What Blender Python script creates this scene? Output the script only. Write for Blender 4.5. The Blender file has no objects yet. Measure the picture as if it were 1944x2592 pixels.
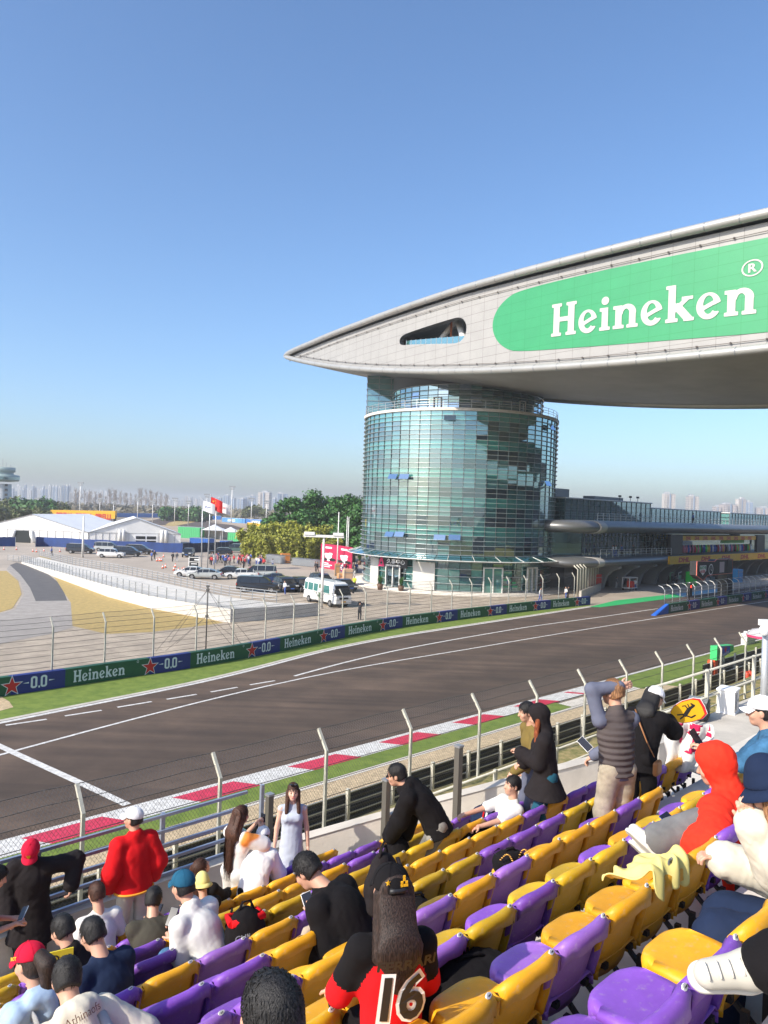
import bpy, bmesh, math, random
import numpy as np
from mathutils import Vector, Matrix, Quaternion
random.seed(7)
SC = bpy.context.scene
COL = SC.collection
# ------------------------------------------------------------------ camera
H = 10.5                      # eye height above the race track
F = 1900.0; ROLL = math.radians(2.0)
cam_d = bpy.data.cameras.new('camera'); cam = bpy.data.objects.new('camera', cam_d); COL.objects.link(cam)
cam_d.sensor_fit = 'HORIZONTAL'; cam_d.sensor_width = 36; cam_d.lens = 36 * F / 1944
cam_d.shift_y = -6 / 1944; cam_d.clip_end = 9000; cam_d.clip_start = 0.05
cam.matrix_world = Matrix.Translation((0, 0, H)) @ Matrix.Rotation(math.radians(90), 4, 'X') @ Matrix.Rotation(ROLL, 4, 'Z')
SC.camera = cam
# ------------------------------------------------------------------ sky and sun
SUN = Vector((-0.80, -0.60, 0.0)).normalized()
ELEV = math.radians(36)
world = bpy.data.worlds.new('World'); SC.world = world; world.use_nodes = True
nt = world.node_tree; nt.nodes.clear()
sky = nt.nodes.new('ShaderNodeTexSky'); sky.sky_type = 'NISHITA'; sky.sun_disc = False
sky.sun_elevation = ELEV; sky.sun_rotation = math.atan2(SUN.x, SUN.y)
sky.air_density = 1.0; sky.dust_density = 1.9; sky.ozone_density = 5.0; sky.altitude = 0
bg = nt.nodes.new('ShaderNodeBackground'); bg.inputs[1].default_value = 0.15
wo = nt.nodes.new('ShaderNodeOutputWorld')
hs_ = nt.nodes.new('ShaderNodeHueSaturation'); hs_.inputs['Saturation'].default_value = 1.04; nt.links.new(sky.outputs[0], hs_.inputs['Color']); nt.links.new(hs_.outputs[0], bg.inputs[0]); nt.links.new(bg.outputs[0], wo.inputs[0])
sl = bpy.data.lights.new('sun', 'SUN'); sl.energy = 3.9; sl.angle = math.radians(0.5); sl.color = (1, 0.92, 0.79)
so = bpy.data.objects.new('sun', sl); COL.objects.link(so)
sd = Vector((SUN.x * math.cos(ELEV), SUN.y * math.cos(ELEV), math.sin(ELEV)))
so.rotation_euler = sd.to_track_quat('Z', 'Y').to_euler()
SC.view_settings.view_transform = 'Standard'; SC.view_settings.look = 'None'
SC.view_settings.exposure = 0.65; SC.view_settings.gamma = 1.0
SC.cycles.max_bounces = 6; SC.cycles.volume_bounces = 0; SC.cycles.caustics_reflective = False; SC.cycles.caustics_refractive = False
SC.cycles.transparent_max_bounces = 12

# ------------------------------------------------------------------ places: survey of the ground
TH = math.radians(45.5)
s2 = (math.sin(TH), math.cos(TH)); t2 = (-s2[1], s2[0])      # along the track / across it
def cc(u, v):
    x = u - 972; y = v - 1296
    return math.cos(ROLL) * x + math.sin(ROLL) * y, -math.sin(ROLL) * x + math.cos(ROLL) * y + 6
def G(u, v, z=0.0):                                           # point of the horizontal plane z
    x, y = cc(u, v); Y = F * (H - z) / y
    return Vector((x / F * Y, Y, z))
def AT(u, v, Y):
    x, y = cc(u, v)
    return Vector((x / F * Y, Y, H - y / F * Y))
def PT(u, v, T):                                              # point of the vertical plane parallel to the track
    x, y = cc(u, v); Y = T / (t2[0] * x / F + t2[1])
    return Vector((x / F * Y, Y, H - y / F * Y))
def ST(S, T, z=0.0):
    return Vector((s2[0] * S + t2[0] * T, s2[1] * S + t2[1] * T, z))
RZ = math.pi / 2 - TH                                         # rotation that turns local x along the track
def zr(ox, oy, sc, pts): return [(ox + a * sc, oy + b * sc) for a, b in pts]

# ------------------------------------------------------------------ materials
MATS = {}
def lin(c):
    if isinstance(c, str):
        c = [int(c[i:i + 2], 16) / 255 for i in (0, 2, 4)]
        return tuple(x / 12.92 if x < .04045 else ((x + .055) / 1.055) ** 2.4 for x in c)
    return tuple(c)
def mat(name, col, rough=.6, metal=0., var=.0, vs=3., bump=0., bs=40., spec=.5, coat=0., detail=4., stretch=None, coords='Object', sheen=0., vcol=None):
    if name in MATS: return MATS[name]
    m = bpy.data.materials.new(name); m.use_nodes = True; MATS[name] = m
    n = m.node_tree; b = n.nodes['Principled BSDF']; c = lin(col)
    b.inputs['Base Color'].default_value = (*c, 1); b.inputs['Roughness'].default_value = rough
    b.inputs['Metallic'].default_value = metal; b.inputs['Specular IOR Level'].default_value = spec
    if coat: b.inputs['Coat Weight'].default_value = coat; b.inputs['Coat Roughness'].default_value = .08
    if sheen: b.inputs['Sheen Weight'].default_value = sheen
    tc = n.nodes.new('ShaderNodeTexCoord'); src = tc.outputs[coords]
    if stretch:
        mp = n.nodes.new('ShaderNodeMapping'); mp.inputs['Scale'].default_value = stretch
        n.links.new(src, mp.inputs[0]); src = mp.outputs[0]
    if var:
        t = n.nodes.new('ShaderNodeTexNoise'); t.inputs['Scale'].default_value = vs; t.inputs['Detail'].default_value = detail; t.inputs['Roughness'].default_value = .65
        r = n.nodes.new('ShaderNodeValToRGB'); c2 = lin(vcol) if vcol else tuple(x * (1 - var) for x in c)
        c1 = c if vcol else tuple(min(1, x * (1 + var * .6)) for x in c)
        r.color_ramp.elements[0].position = .35; r.color_ramp.elements[1].position = .65
        r.color_ramp.elements[0].color = (*c2, 1); r.color_ramp.elements[1].color = (*c1, 1)
        n.links.new(src, t.inputs[0]); n.links.new(t.outputs[0], r.inputs[0]); n.links.new(r.outputs[0], b.inputs['Base Color'])
    if bump:
        t = n.nodes.new('ShaderNodeTexNoise'); t.inputs['Scale'].default_value = bs; t.inputs['Detail'].default_value = 5
        k = n.nodes.new('ShaderNodeBump'); k.inputs['Strength'].default_value = bump; k.inputs['Distance'].default_value = .02
        n.links.new(src, t.inputs[0]); n.links.new(t.outputs[0], k.inputs['Height']); n.links.new(k.outputs[0], b.inputs['Normal'])
    return m
def N(m, kind, **kw):
    n = m.node_tree.nodes.new(kind)
    for k, v in kw.items():
        if k.startswith('i_'): n.inputs[k[2:].replace('_', ' ')].default_value = v
        else: setattr(n, k, v)
    return n
def LK(m, a, b): m.node_tree.links.new(a, b)
def BS(m): return m.node_tree.nodes['Principled BSDF']

# ------------------------------------------------------------------ objects
def tag(o, label=None, cat=None, group=None, kind=None):
    if label: o['label'] = label
    if cat: o['category'] = cat
    if group: o['group'] = group
    if kind: o['kind'] = kind
    return o
def empty(name, loc, label, cat, rz=0., group=None):
    o = bpy.data.objects.new(name, None); COL.objects.link(o); o.location = loc; o.rotation_euler = (0, 0, rz)
    o.empty_display_size = .2
    return tag(o, label, cat, group)
def copy_tree(o, parent=None):
    c = o.copy(); COL.objects.link(c)
    if parent is not None: c.parent = parent
    for ch in list(o.children): copy_tree(ch, c)
    return c
class MB:
    def __init__(s): s.v = []; s.f = []; s.m = []; s.sm = []
    def add(s, vs, fs, mi=0, smooth=False):
        o = len(s.v); s.v += [tuple(p) for p in vs]
        for f in fs: s.f.append(tuple(o + i for i in f)); s.m.append(mi); s.sm.append(smooth)
        return s
    def box(s, c, d, mi=0, rz=0., M=None):
        x, y, z = d[0] / 2, d[1] / 2, d[2] / 2; R = M or Matrix.Rotation(rz, 3, 'Z'); c = Vector(c)
        vs = [c + R @ Vector((a * x, b * y, e * z)) for a in (-1, 1) for b in (-1, 1) for e in (-1, 1)]
        return s.add(vs, [(0, 1, 3, 2), (4, 6, 7, 5), (0, 4, 5, 1), (2, 3, 7, 6), (0, 2, 6, 4), (1, 5, 7, 3)], mi)
    def tube(s, pts, r, n=8, mi=0, cap=True, sq=None, up=None):
        pts = [Vector(p) for p in pts]; k = len(pts); rs = r if isinstance(r, (list, tuple)) else [r] * k
        vs = []; ref = Vector(up) if up else None
        for i, p in enumerate(pts):
            d = (pts[min(i + 1, k - 1)] - pts[max(i - 1, 0)]).normalized()
            if ref is None: ref = Vector((0, 0, 1)) if abs(d.z) < .9 else Vector((1, 0, 0))
            a = d.cross(ref).normalized(); b = a.cross(d).normalized()
            for j in range(n):
                w = 2 * math.pi * (j + .5) / n
                vs.append(p + a * math.cos(w) * rs[i] + b * math.sin(w) * rs[i] * (sq or 1))
        fs = [(i * n + j, i * n + (j + 1) % n, (i + 1) * n + (j + 1) % n, (i + 1) * n + j) for i in range(k - 1) for j in range(n)]
        s.add(vs, fs, mi, n > 4)
        if cap:
            o = len(s.v) - len(vs)
            s.f.append(tuple(o + j for j in range(n))[::-1]); s.f.append(tuple(o + (k - 1) * n + j for j in range(n)))
            s.m += [mi, mi]; s.sm += [False, False]
        return s
    def prism(s, poly, z0, z1, mi=0, top=True, bot=True):       # poly: (x,y[,z]) list; z0,z1 heights (numbers)
        n = len(poly)
        vs = [(p[0], p[1], z0) for p in poly] + [(p[0], p[1], z1 if len(p) < 3 else p[2]) for p in poly]
        fs = [(i, (i + 1) % n, n + (i + 1) % n, n + i) for i in range(n)]
        if top: fs.append(tuple(range(n, 2 * n)))
        if bot: fs.append(tuple(range(n))[::-1])
        return s.add(vs, fs, mi)
    def lathe(s, prof, c=(0, 0, 0), n=24, mi=0, smooth=True, a0=0., a1=2 * math.pi, sx=1., sy=1.):
        full = abs(a1 - a0 - 2 * math.pi) < 1e-6; k = n if full else n + 1; vs = []
        for r, z in prof:
            for j in range(k):
                a = a0 + (a1 - a0) * j / n; vs.append((c[0] + r * sx * math.cos(a), c[1] + r * sy * math.sin(a), c[2] + z))
        fs = [(i * k + j, i * k + (j + 1) % k, (i + 1) * k + (j + 1) % k, (i + 1) * k + j) for i in range(len(prof) - 1) for j in range(n)]
        return s.add(vs, fs, mi, smooth)
    def grid(s, P, mi=0, smooth=True, flip=False):              # P: 2-D list of points
        a, b = len(P), len(P[0]); vs = [p for row in P for p in row]
        fs = [((i * b + j), (i * b + j + 1), ((i + 1) * b + j + 1), ((i + 1) * b + j)) for i in range(a - 1) for j in range(b - 1)]
        if flip: fs = [f[::-1] for f in fs]
        return s.add(vs, fs, mi, smooth)
    def build(s, name, mats, parent=None, loc=None, rz=0.):
        me = bpy.data.meshes.new(name); me.from_pydata(s.v, [], s.f)
        mats = mats if isinstance(mats, (list, tuple)) else [mats]
        for m in mats: me.materials.append(m)
        if len(mats) > 1: me.polygons.foreach_set('material_index', s.m)
        if any(s.sm): me.polygons.foreach_set('use_smooth', s.sm)
        me.update()
        o = bpy.data.objects.new(name, me); COL.objects.link(o)
        if parent is not None: o.parent = parent
        if loc is not None: o.location = loc
        if rz: o.rotation_euler = (0, 0, rz)
        return o
def mirror_ok(me): me.update()
def smooth_by_angle(o, deg=40):
    me = o.data; me.polygons.foreach_set('use_smooth', [True] * len(me.polygons))
    try: me.set_sharp_from_angle(angle=math.radians(deg))
    except Exception: pass
def bevel(o, w=.01, seg=2):
    m = o.modifiers.new('bevel', 'BEVEL'); m.width = w; m.segments = seg; m.limit_method = 'ANGLE'; m.harden_normals = False
    return o
def sheet(name, pts, m, z=None, kind='structure', parent=None, label=None, cat=None):  # flat polygon (may be concave)
    bm = bmesh.new(); vs = [bm.verts.new((p[0], p[1], p[2] if z is None else z)) for p in pts]
    f = bm.faces.new(vs)
    if f.normal.z < 0: f.normal_flip()
    bmesh.ops.triangulate(bm, faces=[f])
    me = bpy.data.meshes.new(name); bm.to_mesh(me); bm.free(); me.materials.append(m)
    o = bpy.data.objects.new(name, me); COL.objects.link(o)
    if parent is not None: o.parent = parent
    if kind: o['kind'] = kind
    return o
def ribbon(name, A, B, m, z, kind='structure', parent=None):      # strip between two polylines with equal counts
    b = MB(); P = [[(p[0], p[1], z), (q[0], q[1], z)] for p, q in zip(A, B)]
    b.grid(P, 0, False)
    o = b.build(name, m, parent)
    if kind: o['kind'] = kind
    return o
def resample(pts, n):
    pts = [Vector(p) for p in pts]; L = [0]
    for a, b in zip(pts, pts[1:]): L.append(L[-1] + (b - a).length)
    out = []
    for i in range(n):
        d = L[-1] * i / (n - 1); j = min(max(k for k in range(len(L)) if L[k] <= d + 1e-9), len(pts) - 2)
        out.append(pts[j].lerp(pts[j + 1], (d - L[j]) / max(1e-9, L[j + 1] - L[j])))
    return out
def smooth_line(pts, n=40, it=30):
    P = resample(pts, n)
    for _ in range(it): P = [P[0]] + [(P[i - 1] + P[i] * 2 + P[i + 1]) / 4 for i in range(1, n - 1)] + [P[-1]]
    return P
def offset_line(P, d):                                          # to the left of travel, in plan
    out = []
    for i, p in enumerate(P):
        q = P[min(i + 1, len(P) - 1)] - P[max(i - 1, 0)]; q.z = 0; q.normalize()
        out.append(p + Vector((-q.y, q.x, 0)) * d)
    return out

# ------------------------------------------------------------------ 2-D field mesher (letters, cut panels)
def field_mesh(fn, x0, x1, y0, y1, nx, ny):
    xs = np.linspace(x0, x1, nx + 1); ys = np.linspace(y0, y1, ny + 1)
    X, Y = np.meshgrid(xs, ys, indexing='ij'); V = fn(X, Y)
    verts = []; faces = []; key = {}
    def vid(k, p):
        if k not in key: key[k] = len(verts); verts.append(p)
        return key[k]
    act = np.argwhere((V[:-1, :-1] < 0) | (V[1:, :-1] < 0) | (V[:-1, 1:] < 0) | (V[1:, 1:] < 0))
    for i, j in act:
        cs = [(i, j), (i + 1, j), (i + 1, j + 1), (i, j + 1)]; poly = []
        for a in range(4):
            p, q = cs[a], cs[(a + 1) % 4]; vp, vq = V[p], V[q]
            if vp < 0: poly.append(vid(p, (xs[p[0]], ys[p[1]])))
            if (vp < 0) != (vq < 0):
                w = vp / (vp - vq); k = (min(p, q), max(p, q))
                poly.append(vid(k, (xs[p[0]] + w * (xs[q[0]] - xs[p[0]]), ys[p[1]] + w * (ys[q[1]] - ys[p[1]]))))
        if len(set(poly)) >= 3: faces.append(tuple(dict.fromkeys(poly)))
    return verts, faces
def seg(X, Y, a, b, r):
    pa = (X - a[0], Y - a[1]); ba = (b[0] - a[0], b[1] - a[1])
    h = np.clip((pa[0] * ba[0] + pa[1] * ba[1]) / (ba[0] ** 2 + ba[1] ** 2 + 1e-12), 0, 1)
    return np.hypot(pa[0] - ba[0] * h, pa[1] - ba[1] * h) - r
def rect(X, Y, x0, x1, y0, y1, r=0.): return np.maximum(np.maximum(x0 - X, X - x1), np.maximum(y0 - Y, Y - y1)) - r
def ell(X, Y, cx, cy, rx, ry): return (np.hypot((X - cx) / rx, (Y - cy) / ry) - 1) * min(rx, ry)
mn = np.minimum; mx = np.maximum
def polyf(X, Y, P):                                             # signed distance to a polygon
    d = np.full(X.shape, 1e9); ins = np.zeros(X.shape, bool)
    for i in range(len(P)):
        a, b = P[i], P[(i + 1) % len(P)]
        d = mn(d, seg(X, Y, a, b, 0)); c = (a[1] > Y) != (b[1] > Y)
        with np.errstate(divide='ignore', invalid='ignore'):
            xx = (b[0] - a[0]) * (Y - a[1]) / ((b[1] - a[1]) if b[1] != a[1] else 1e-9) + a[0]
        ins ^= c & (X < xx)
    return np.where(ins, -d, d)
def g_e(X, Y):
    X = X - 0.; o = mx(ell(X, Y, .31, .33, .31, .35), -ell(X, Y, .31, .36, .135, .24))
    bar = mx(seg(X, Y, (.16, .27), (.52, .44), .055), ell(X, Y, .31, .33, .30, .34))
    cut = polyf(X, Y, [(.33, .29), (.75, .46), (.75, .17), (.46, .17)])
    return mn(mx(o, -cut), bar)
def g_stem(X, Y, x, w, y0, y1, top=True, sw=.07, h=.1):
    d = rect(X, Y, x, x + w, y0, y1); d = mn(d, rect(X, Y, x - sw, x + w + sw, y0, y0 + h))
    if top: d = mn(d, rect(X, Y, x - sw, x + w + (sw if top == 2 else 0), y1 - h, y1))
    return d
GL = {
 'H': (.98, lambda X, Y: mn(mn(g_stem(X, Y, .1, .22, 0, 1, 2), g_stem(X, Y, .62, .22, 0, 1, 2)), rect(X, Y, .2, .7, .44, .58))),
 'e': (.66, g_e),
 'i': (.42, lambda X, Y: mn(g_stem(X, Y, .1, .2, 0, .66), ell(X, Y, .2, .86, .12, .12))),
 'n': (.86, lambda X, Y: mn(mn(g_stem(X, Y, .1, .2, 0, .66), g_stem(X, Y, .52, .2, 0, .44, 0)), mx(mx(ell(X, Y, .46, .42, .27, .26), -ell(X, Y, .43, .36, .11, .19)), .40 - Y))),
 'k': (.84, lambda X, Y: mn(mn(g_stem(X, Y, .1, .2, 0, 1), mn(mx(seg(X, Y, (.26, .3), (.62, .62), .06), rect(X, Y, 0, 1, 0, .66)), mx(seg(X, Y, (.36, .4), (.68, .02), .105), rect(X, Y, 0, 1, 0, .66)))), mn(rect(X, Y, .52, .8, 0, .09), rect(X, Y, .46, .76, .57, .66)))),
}
GCACHE = {}
def glyph(ch):
    if ch not in GCACHE: GCACHE[ch] = field_mesh(GL[ch][1], -.03, .97, -.05, 1.05, 46, 50)
    return GCACHE[ch]
def word(txt='Heineken', narrow=.78):
    V = []; Fs = []; x = 0
    for ch in txt:
        v, f = glyph(ch); o = len(V)
        V += [((a + x) * narrow, b) for a, b in v]; Fs += [tuple(o + i for i in q) for q in f]; x += GL[ch][0] + .01
    return V, Fs, x * narrow
def star_poly(r1=1., r2=.42): return [((r1 if i % 2 == 0 else r2) * math.sin(i * math.pi / 5), (r1 if i % 2 == 0 else r2) * math.cos(i * math.pi / 5)) for i in range(10)]
TXT = {}
def text_geo(t, bold=.02, space=1.):                            # built-in font -> (verts, faces, width), cap height about .7
    k = (t, bold, space)
    if k in TXT: return TXT[k]
    cu = bpy.data.curves.new('t', 'FONT'); cu.body = t; cu.size = 1; cu.offset = bold; cu.resolution_u = 3; cu.space_character = space
    o = bpy.data.objects.new('t', cu); COL.objects.link(o)
    dg = bpy.context.evaluated_depsgraph_get(); me = o.evaluated_get(dg).to_mesh()
    V = [(v.co.x, v.co.y) for v in me.vertices]; Fs = [tuple(p.vertices) for p in me.polygons]
    o.evaluated_get(dg).to_mesh_clear(); bpy.data.objects.remove(o); bpy.data.curves.remove(cu)
    W = max([a for a, b in V] + [0.01]); TXT[k] = (V, Fs, W)
    return TXT[k]
def put(mb, geo, fn, mi=0):                                     # place 2-D geometry with a map (x,y)->3-D
    mb.add([fn(a, b) for a, b in geo[0]], geo[1], mi)
# ================================================================== FIGURES: smooth bodies from blended tapered capsules
class SDF:
    def __init__(s): s.p = []; s.neg = []
    def cap(s, a, b, ra, rb=None, k=.03, sq=None): s.p.append((np.array(a, float), np.array(b, float), ra, ra if rb is None else rb, k, sq)); return s
    def ell(s, c, r, k=.03, R=None): s.p.append(('e', np.array(c, float), np.array(r, float), None if R is None else np.array(R), k)); return s
    def cut(s, fn): s.neg.append(fn); return s
    def mesh(s, h, wr=0., wf=9., seed=0, wdir=None):
        lo = np.full(3, 1e9); hi = -lo
        for p in s.p:
            if isinstance(p[0], str): r = p[2].max(); lo = mn(lo, p[1] - r); hi = mx(hi, p[1] + r)
            else: r = max(p[2], p[3]); lo = mn(lo, mn(p[0], p[1]) - r); hi = mx(hi, mx(p[0], p[1]) + r)
        lo -= 3 * h + wr; hi += 3 * h + wr; n = np.ceil((hi - lo) / h).astype(int) + 1
        D = np.full(n, 0.2); ax = [lo[i] + h * np.arange(n[i]) for i in range(3)]
        for p in s.p:
            e = isinstance(p[0], str); k = p[4]
            if e: r = p[2].max() + k * 2 + .03; a0, b0 = p[1] - r, p[1] + r
            else: r = max(p[2], p[3]) + k * 2 + .03; a0, b0 = mn(p[0], p[1]) - r, mx(p[0], p[1]) + r
            i0 = np.clip(((a0 - lo) / h).astype(int), 0, n); i1 = np.clip(((b0 - lo) / h).astype(int) + 2, 0, n)
            if (i1 <= i0).any(): continue
            X, Y, Z = np.meshgrid(*[ax[i][i0[i]:i1[i]] for i in range(3)], indexing='ij', sparse=True)
            if e:
                q = [X - p[1][0], Y - p[1][1], Z - p[1][2]]
                if p[3] is not None: q = [sum(p[3][j][i] * q[j] for j in range(3)) for i in range(3)]
                w = p[2]; L = np.sqrt(sum((q[i] / w[i]) ** 2 for i in range(3))); L2 = np.sqrt(sum((q[i] / w[i] ** 2) ** 2 for i in range(3))) + 1e-9
                d = L * (L - 1) / L2
            else:
                A, B, ra, rb, k, sq = p; ab = B - A; q = [X - A[0], Y - A[1], Z - A[2]]
                t = np.clip((q[0] * ab[0] + q[1] * ab[1] + q[2] * ab[2]) / (ab @ ab + 1e-9), 0, 1)
                q = [q[i] - ab[i] * t for i in range(3)]
                if sq is not None:
                    u, f = sq; c = (q[0] * u[0] + q[1] * u[1] + q[2] * u[2]) * (f - 1); q = [q[i] + u[i] * c for i in range(3)]
                    d = (np.sqrt(sum(x * x for x in q)) - (ra + (rb - ra) * t)) / (1 + .5 * (f - 1))
                else: d = np.sqrt(sum(x * x for x in q)) - (ra + (rb - ra) * t)
            S = (slice(i0[0], i1[0]), slice(i0[1], i1[1]), slice(i0[2], i1[2])); O = D[S]
            hh = mx(k - np.abs(O - d), 0) / max(k, 1e-6); D[S] = mn(O, d) - hh * hh * k * .25
        if wr or s.neg:
            X, Y, Z = np.meshgrid(*ax, indexing='ij', sparse=True)
            if wr:
                r = np.random.RandomState(seed); W = 0
                for i in range(6):
                    v = r.normal(size=3) * (1, 1, .75); v /= np.linalg.norm(v); f = wf * 1.45 * (1 + .55 * i); w2 = r.normal(size=3); w2 /= np.linalg.norm(w2)
                    ph = v[0] * X + v[1] * Y + v[2] * Z; p2 = w2[0] * X + w2[1] * Y + w2[2] * Z
                    W = W + .30 * (1 - 2 * np.abs(np.sin(ph * f + 1.6 * np.sin(p2 * f * .7 + i) + r.uniform(0, 6)))) / (1 + .45 * i)
                D = D + W * wr * .5
            for fn in s.neg: D = mx(D, fn(X, Y, Z))
        return nets(D, lo, h)
def nets(D, lo, h):
    I = D < 0; c = np.zeros(tuple(x - 1 for x in D.shape), np.uint8)
    sl = lambda a, n: slice(a, n - 1 + a)
    cor = [(a, b, e) for a in (0, 1) for b in (0, 1) for e in (0, 1)]
    for a, b, e in cor: c += I[sl(a, D.shape[0]), sl(b, D.shape[1]), sl(e, D.shape[2])]
    act = np.argwhere((c > 0) & (c < 8)); idx = np.full(c.shape, -1, int); idx[tuple(act.T)] = np.arange(len(act))
    acc = np.zeros((len(act), 3)); cnt = np.zeros(len(act))
    for i, a in enumerate(cor):
        for b in cor[i + 1:]:
            if sum(abs(p - q) for p, q in zip(a, b)) != 1: continue
            va = D[tuple((act + a).T)]; vb = D[tuple((act + b).T)]; m = (va < 0) != (vb < 0)
            t = np.where(m, va / np.where(m, va - vb, 1), 0)
            acc += m[:, None] * (np.array(a) + t[:, None] * (np.array(b) - np.array(a))); cnt += m
    V = lo + h * (act + acc / cnt[:, None]); F = []
    for ax in range(3):
        A = np.take(I, range(0, D.shape[ax] - 1), ax); B = np.take(I, range(1, D.shape[ax]), ax); E = np.argwhere(A != B)
        u, v = [q for q in range(3) if q != ax]
        E = E[(E[:, u] > 0) & (E[:, v] > 0) & (E[:, u] < D.shape[u] - 1) & (E[:, v] < D.shape[v] - 1)]
        s = A[tuple(E.T)]; q = []
        for du, dv in ((-1, -1), (0, -1), (0, 0), (-1, 0)):
            o = E.copy(); o[:, u] += du; o[:, v] += dv; q.append(idx[tuple(o.T)])
        q = np.stack(q, 1); fl = s if ax != 1 else ~s
        q[~fl] = q[~fl][:, ::-1]; F.append(q)
    return V, np.concatenate(F)
def mesh_obj(name, parts, mats, parent=None, smooth=True):      # parts: list of (V, F[, material index])
    vs = []; fs = []; mi = []; o = 0
    for p in parts:
        vs.append(np.asarray(p[0])); fs.append(np.asarray(p[1]) + o); mi += [p[2] if len(p) > 2 else 0] * len(p[1]); o += len(p[0])
    me = bpy.data.meshes.new(name); V = np.concatenate(vs)
    tri = all(f.shape[1] == fs[0].shape[1] for f in fs)
    Fs = np.concatenate(fs) if tri else None
    me.from_pydata(V.tolist(), [], Fs.tolist() if tri else [list(x) for f in fs for x in f])
    mats = mats if isinstance(mats, (list, tuple)) else [mats]
    for m in mats: me.materials.append(m)
    if len(mats) > 1: me.polygons.foreach_set('material_index', mi)
    if smooth: me.polygons.foreach_set('use_smooth', [True] * len(me.polygons))
    me.update(); ob = bpy.data.objects.new(name, me); COL.objects.link(ob)
    if parent is not None: ob.parent = parent
    return ob
V3 = lambda *a: np.array(a, float)
def nrm(v): return v / (np.linalg.norm(v) + 1e-9)
def ik(a, b, l1, l2, hint):
    d = b - a; L = np.linalg.norm(d); L_ = min(L, (l1 + l2) * .995); d = d / (L + 1e-9)
    x = (l1 * l1 - l2 * l2 + L_ * L_) / (2 * L_); y = math.sqrt(max(0, l1 * l1 - x * x)); hp_ = hint - d * (hint @ d)
    return a + d * x + nrm(hp_) * y, a + d * L_
def rotx(a): c, s = math.cos(a), math.sin(a); return np.array([[1, 0, 0], [0, c, -s], [0, s, c]])
def rotz(a): c, s = math.cos(a), math.sin(a); return np.array([[c, -s, 0], [s, c, 0], [0, 0, 1]])
def roty(a): c, s = math.cos(a), math.sin(a); return np.array([[c, 0, s], [0, 1, 0], [-s, 0, c]])
def skeleton(P):
    k = P.get('h', 1.7) / 1.72; J = {}; R = math.radians
    pel = V3(*P.get('pelvis', (0, 0, .93 * k))); J['pel'] = pel
    M = rotz(R(P.get('twist', 0))) @ rotx(-R(P.get('lean', 3))) @ roty(R(P.get('side', 0))); J['M'] = M
    b2 = rotx(-R(P.get('hunch', 0)))                              # upper back bends further
    J['wai'] = pel + M @ V3(0, 0, .12 * k); J['che'] = pel + M @ V3(0, .01, .30 * k); M2 = M @ b2; J['M2'] = M2
    J['nb'] = J['che'] + M2 @ V3(0, -.01, .20 * k)
    Mh = rotz(R(P.get('hyaw', 0))) @ rotx(-R(P.get('hpitch', 0))) @ roty(R(P.get('hroll', 0))); J['Mh'] = Mh
    J['hc'] = J['nb'] + M2 @ V3(0, .02, .07 * k) + Mh @ V3(0, .02, .115 * k)
    for s, n in ((-1, 'L'), (1, 'R')):
        sh = J['che'] + M2 @ V3(s * (.160 if P.get('female') else .178) * k, 0, .132 * k); J['sh' + n] = sh
        hand = P.get('hand' + n); hand = V3(*hand) if hand is not None else sh + V3(s * .06, .06, -.53 * k)
        el, wr = ik(sh, hand, .285 * k, .255 * k, V3(*P.get('elb' + n, (s * .5, -.8, -.4)))); J['el' + n] = el; J['wr' + n] = wr
        hi = pel + M @ V3(s * .085 * k, 0, -.02 * k) if P.get('sit') else pel + V3(s * .085 * k, 0, -.02 * k); J['hi' + n] = hi
        ft = V3(*P.get('foot' + n, (s * .1, 0, 0))); an = ft + V3(0, -.05, .085 * k)
        kn, an = ik(hi, an, .42 * k, .42 * k, V3(*P.get('kne' + n, (s * .15, 1, .1)))); J['kn' + n] = kn; J['an' + n] = an
    J['k'] = k
    return J
def hand_prims(J, n, s, P):
    k = J['k'] * (.9 if P.get('female') else 1.); w = J['wr' + n]; f = nrm(w - J['el' + n])
    up = V3(*P.get('palm' + n, (0, 0, -1) if abs(f[2]) < .8 else (-s, 0, 0)))     # palm normal
    f = nrm(f + V3(*P.get('bend' + n, (0, 0, 0)))); up = nrm(up - f * (up @ f)); r = np.cross(f, up) * 1.
    thumbdir = r * P.get('thumb' + n, -s)
    S = SDF(); S.cap(w - f * .03, w + f * .02, .026 * k, .026 * k, .01)
    S.cap(w + f * .03 + r * .018, w + f * .075 + r * .022, .021 * k, .018 * k, .012); S.cap(w + f * .03 - r * .018, w + f * .075 - r * .022, .021 * k, .018 * k, .012)
    cu = P.get('curl' + n, .55)
    for i, L in enumerate((.066, .075, .07, .055)):
        o = (i - 1.5) * .0195; b = w + f * .082 + r * o * (-1 if (thumbdir @ r) > 0 else 1) * -1
        d = f; 
        for q, l in enumerate((.42, .33, .25)):
            a = cu * (.6 + .55 * q); d2 = nrm(d * math.cos(a) + up * math.sin(a)); e = b + d2 * L * l * 1.05 * k; S.cap(b, e, .0092 * k, .0084 * k, .004); b = e
            up_ = nrm(up * math.cos(a) - d * math.sin(a)); d = d2; up = up_ if q < 2 else up
        up = nrm(np.cross(r, f)) * (1 if np.cross(r, f) @ V3(*P.get('palm' + n, tuple(up))) >= 0 else -1)
    t0 = w + f * .03 + thumbdir * .028; t1 = t0 + nrm(f * .6 + thumbdir * .75 + up * .25) * .035 * k; t2 = t1 + nrm(f * .85 + thumbdir * .3 + up * .35) * .03 * k
    S.cap(t0, t1, .0135 * k, .011 * k, .008); S.cap(t1, t2, .011 * k, .009 * k, .004)
    return S
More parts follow.
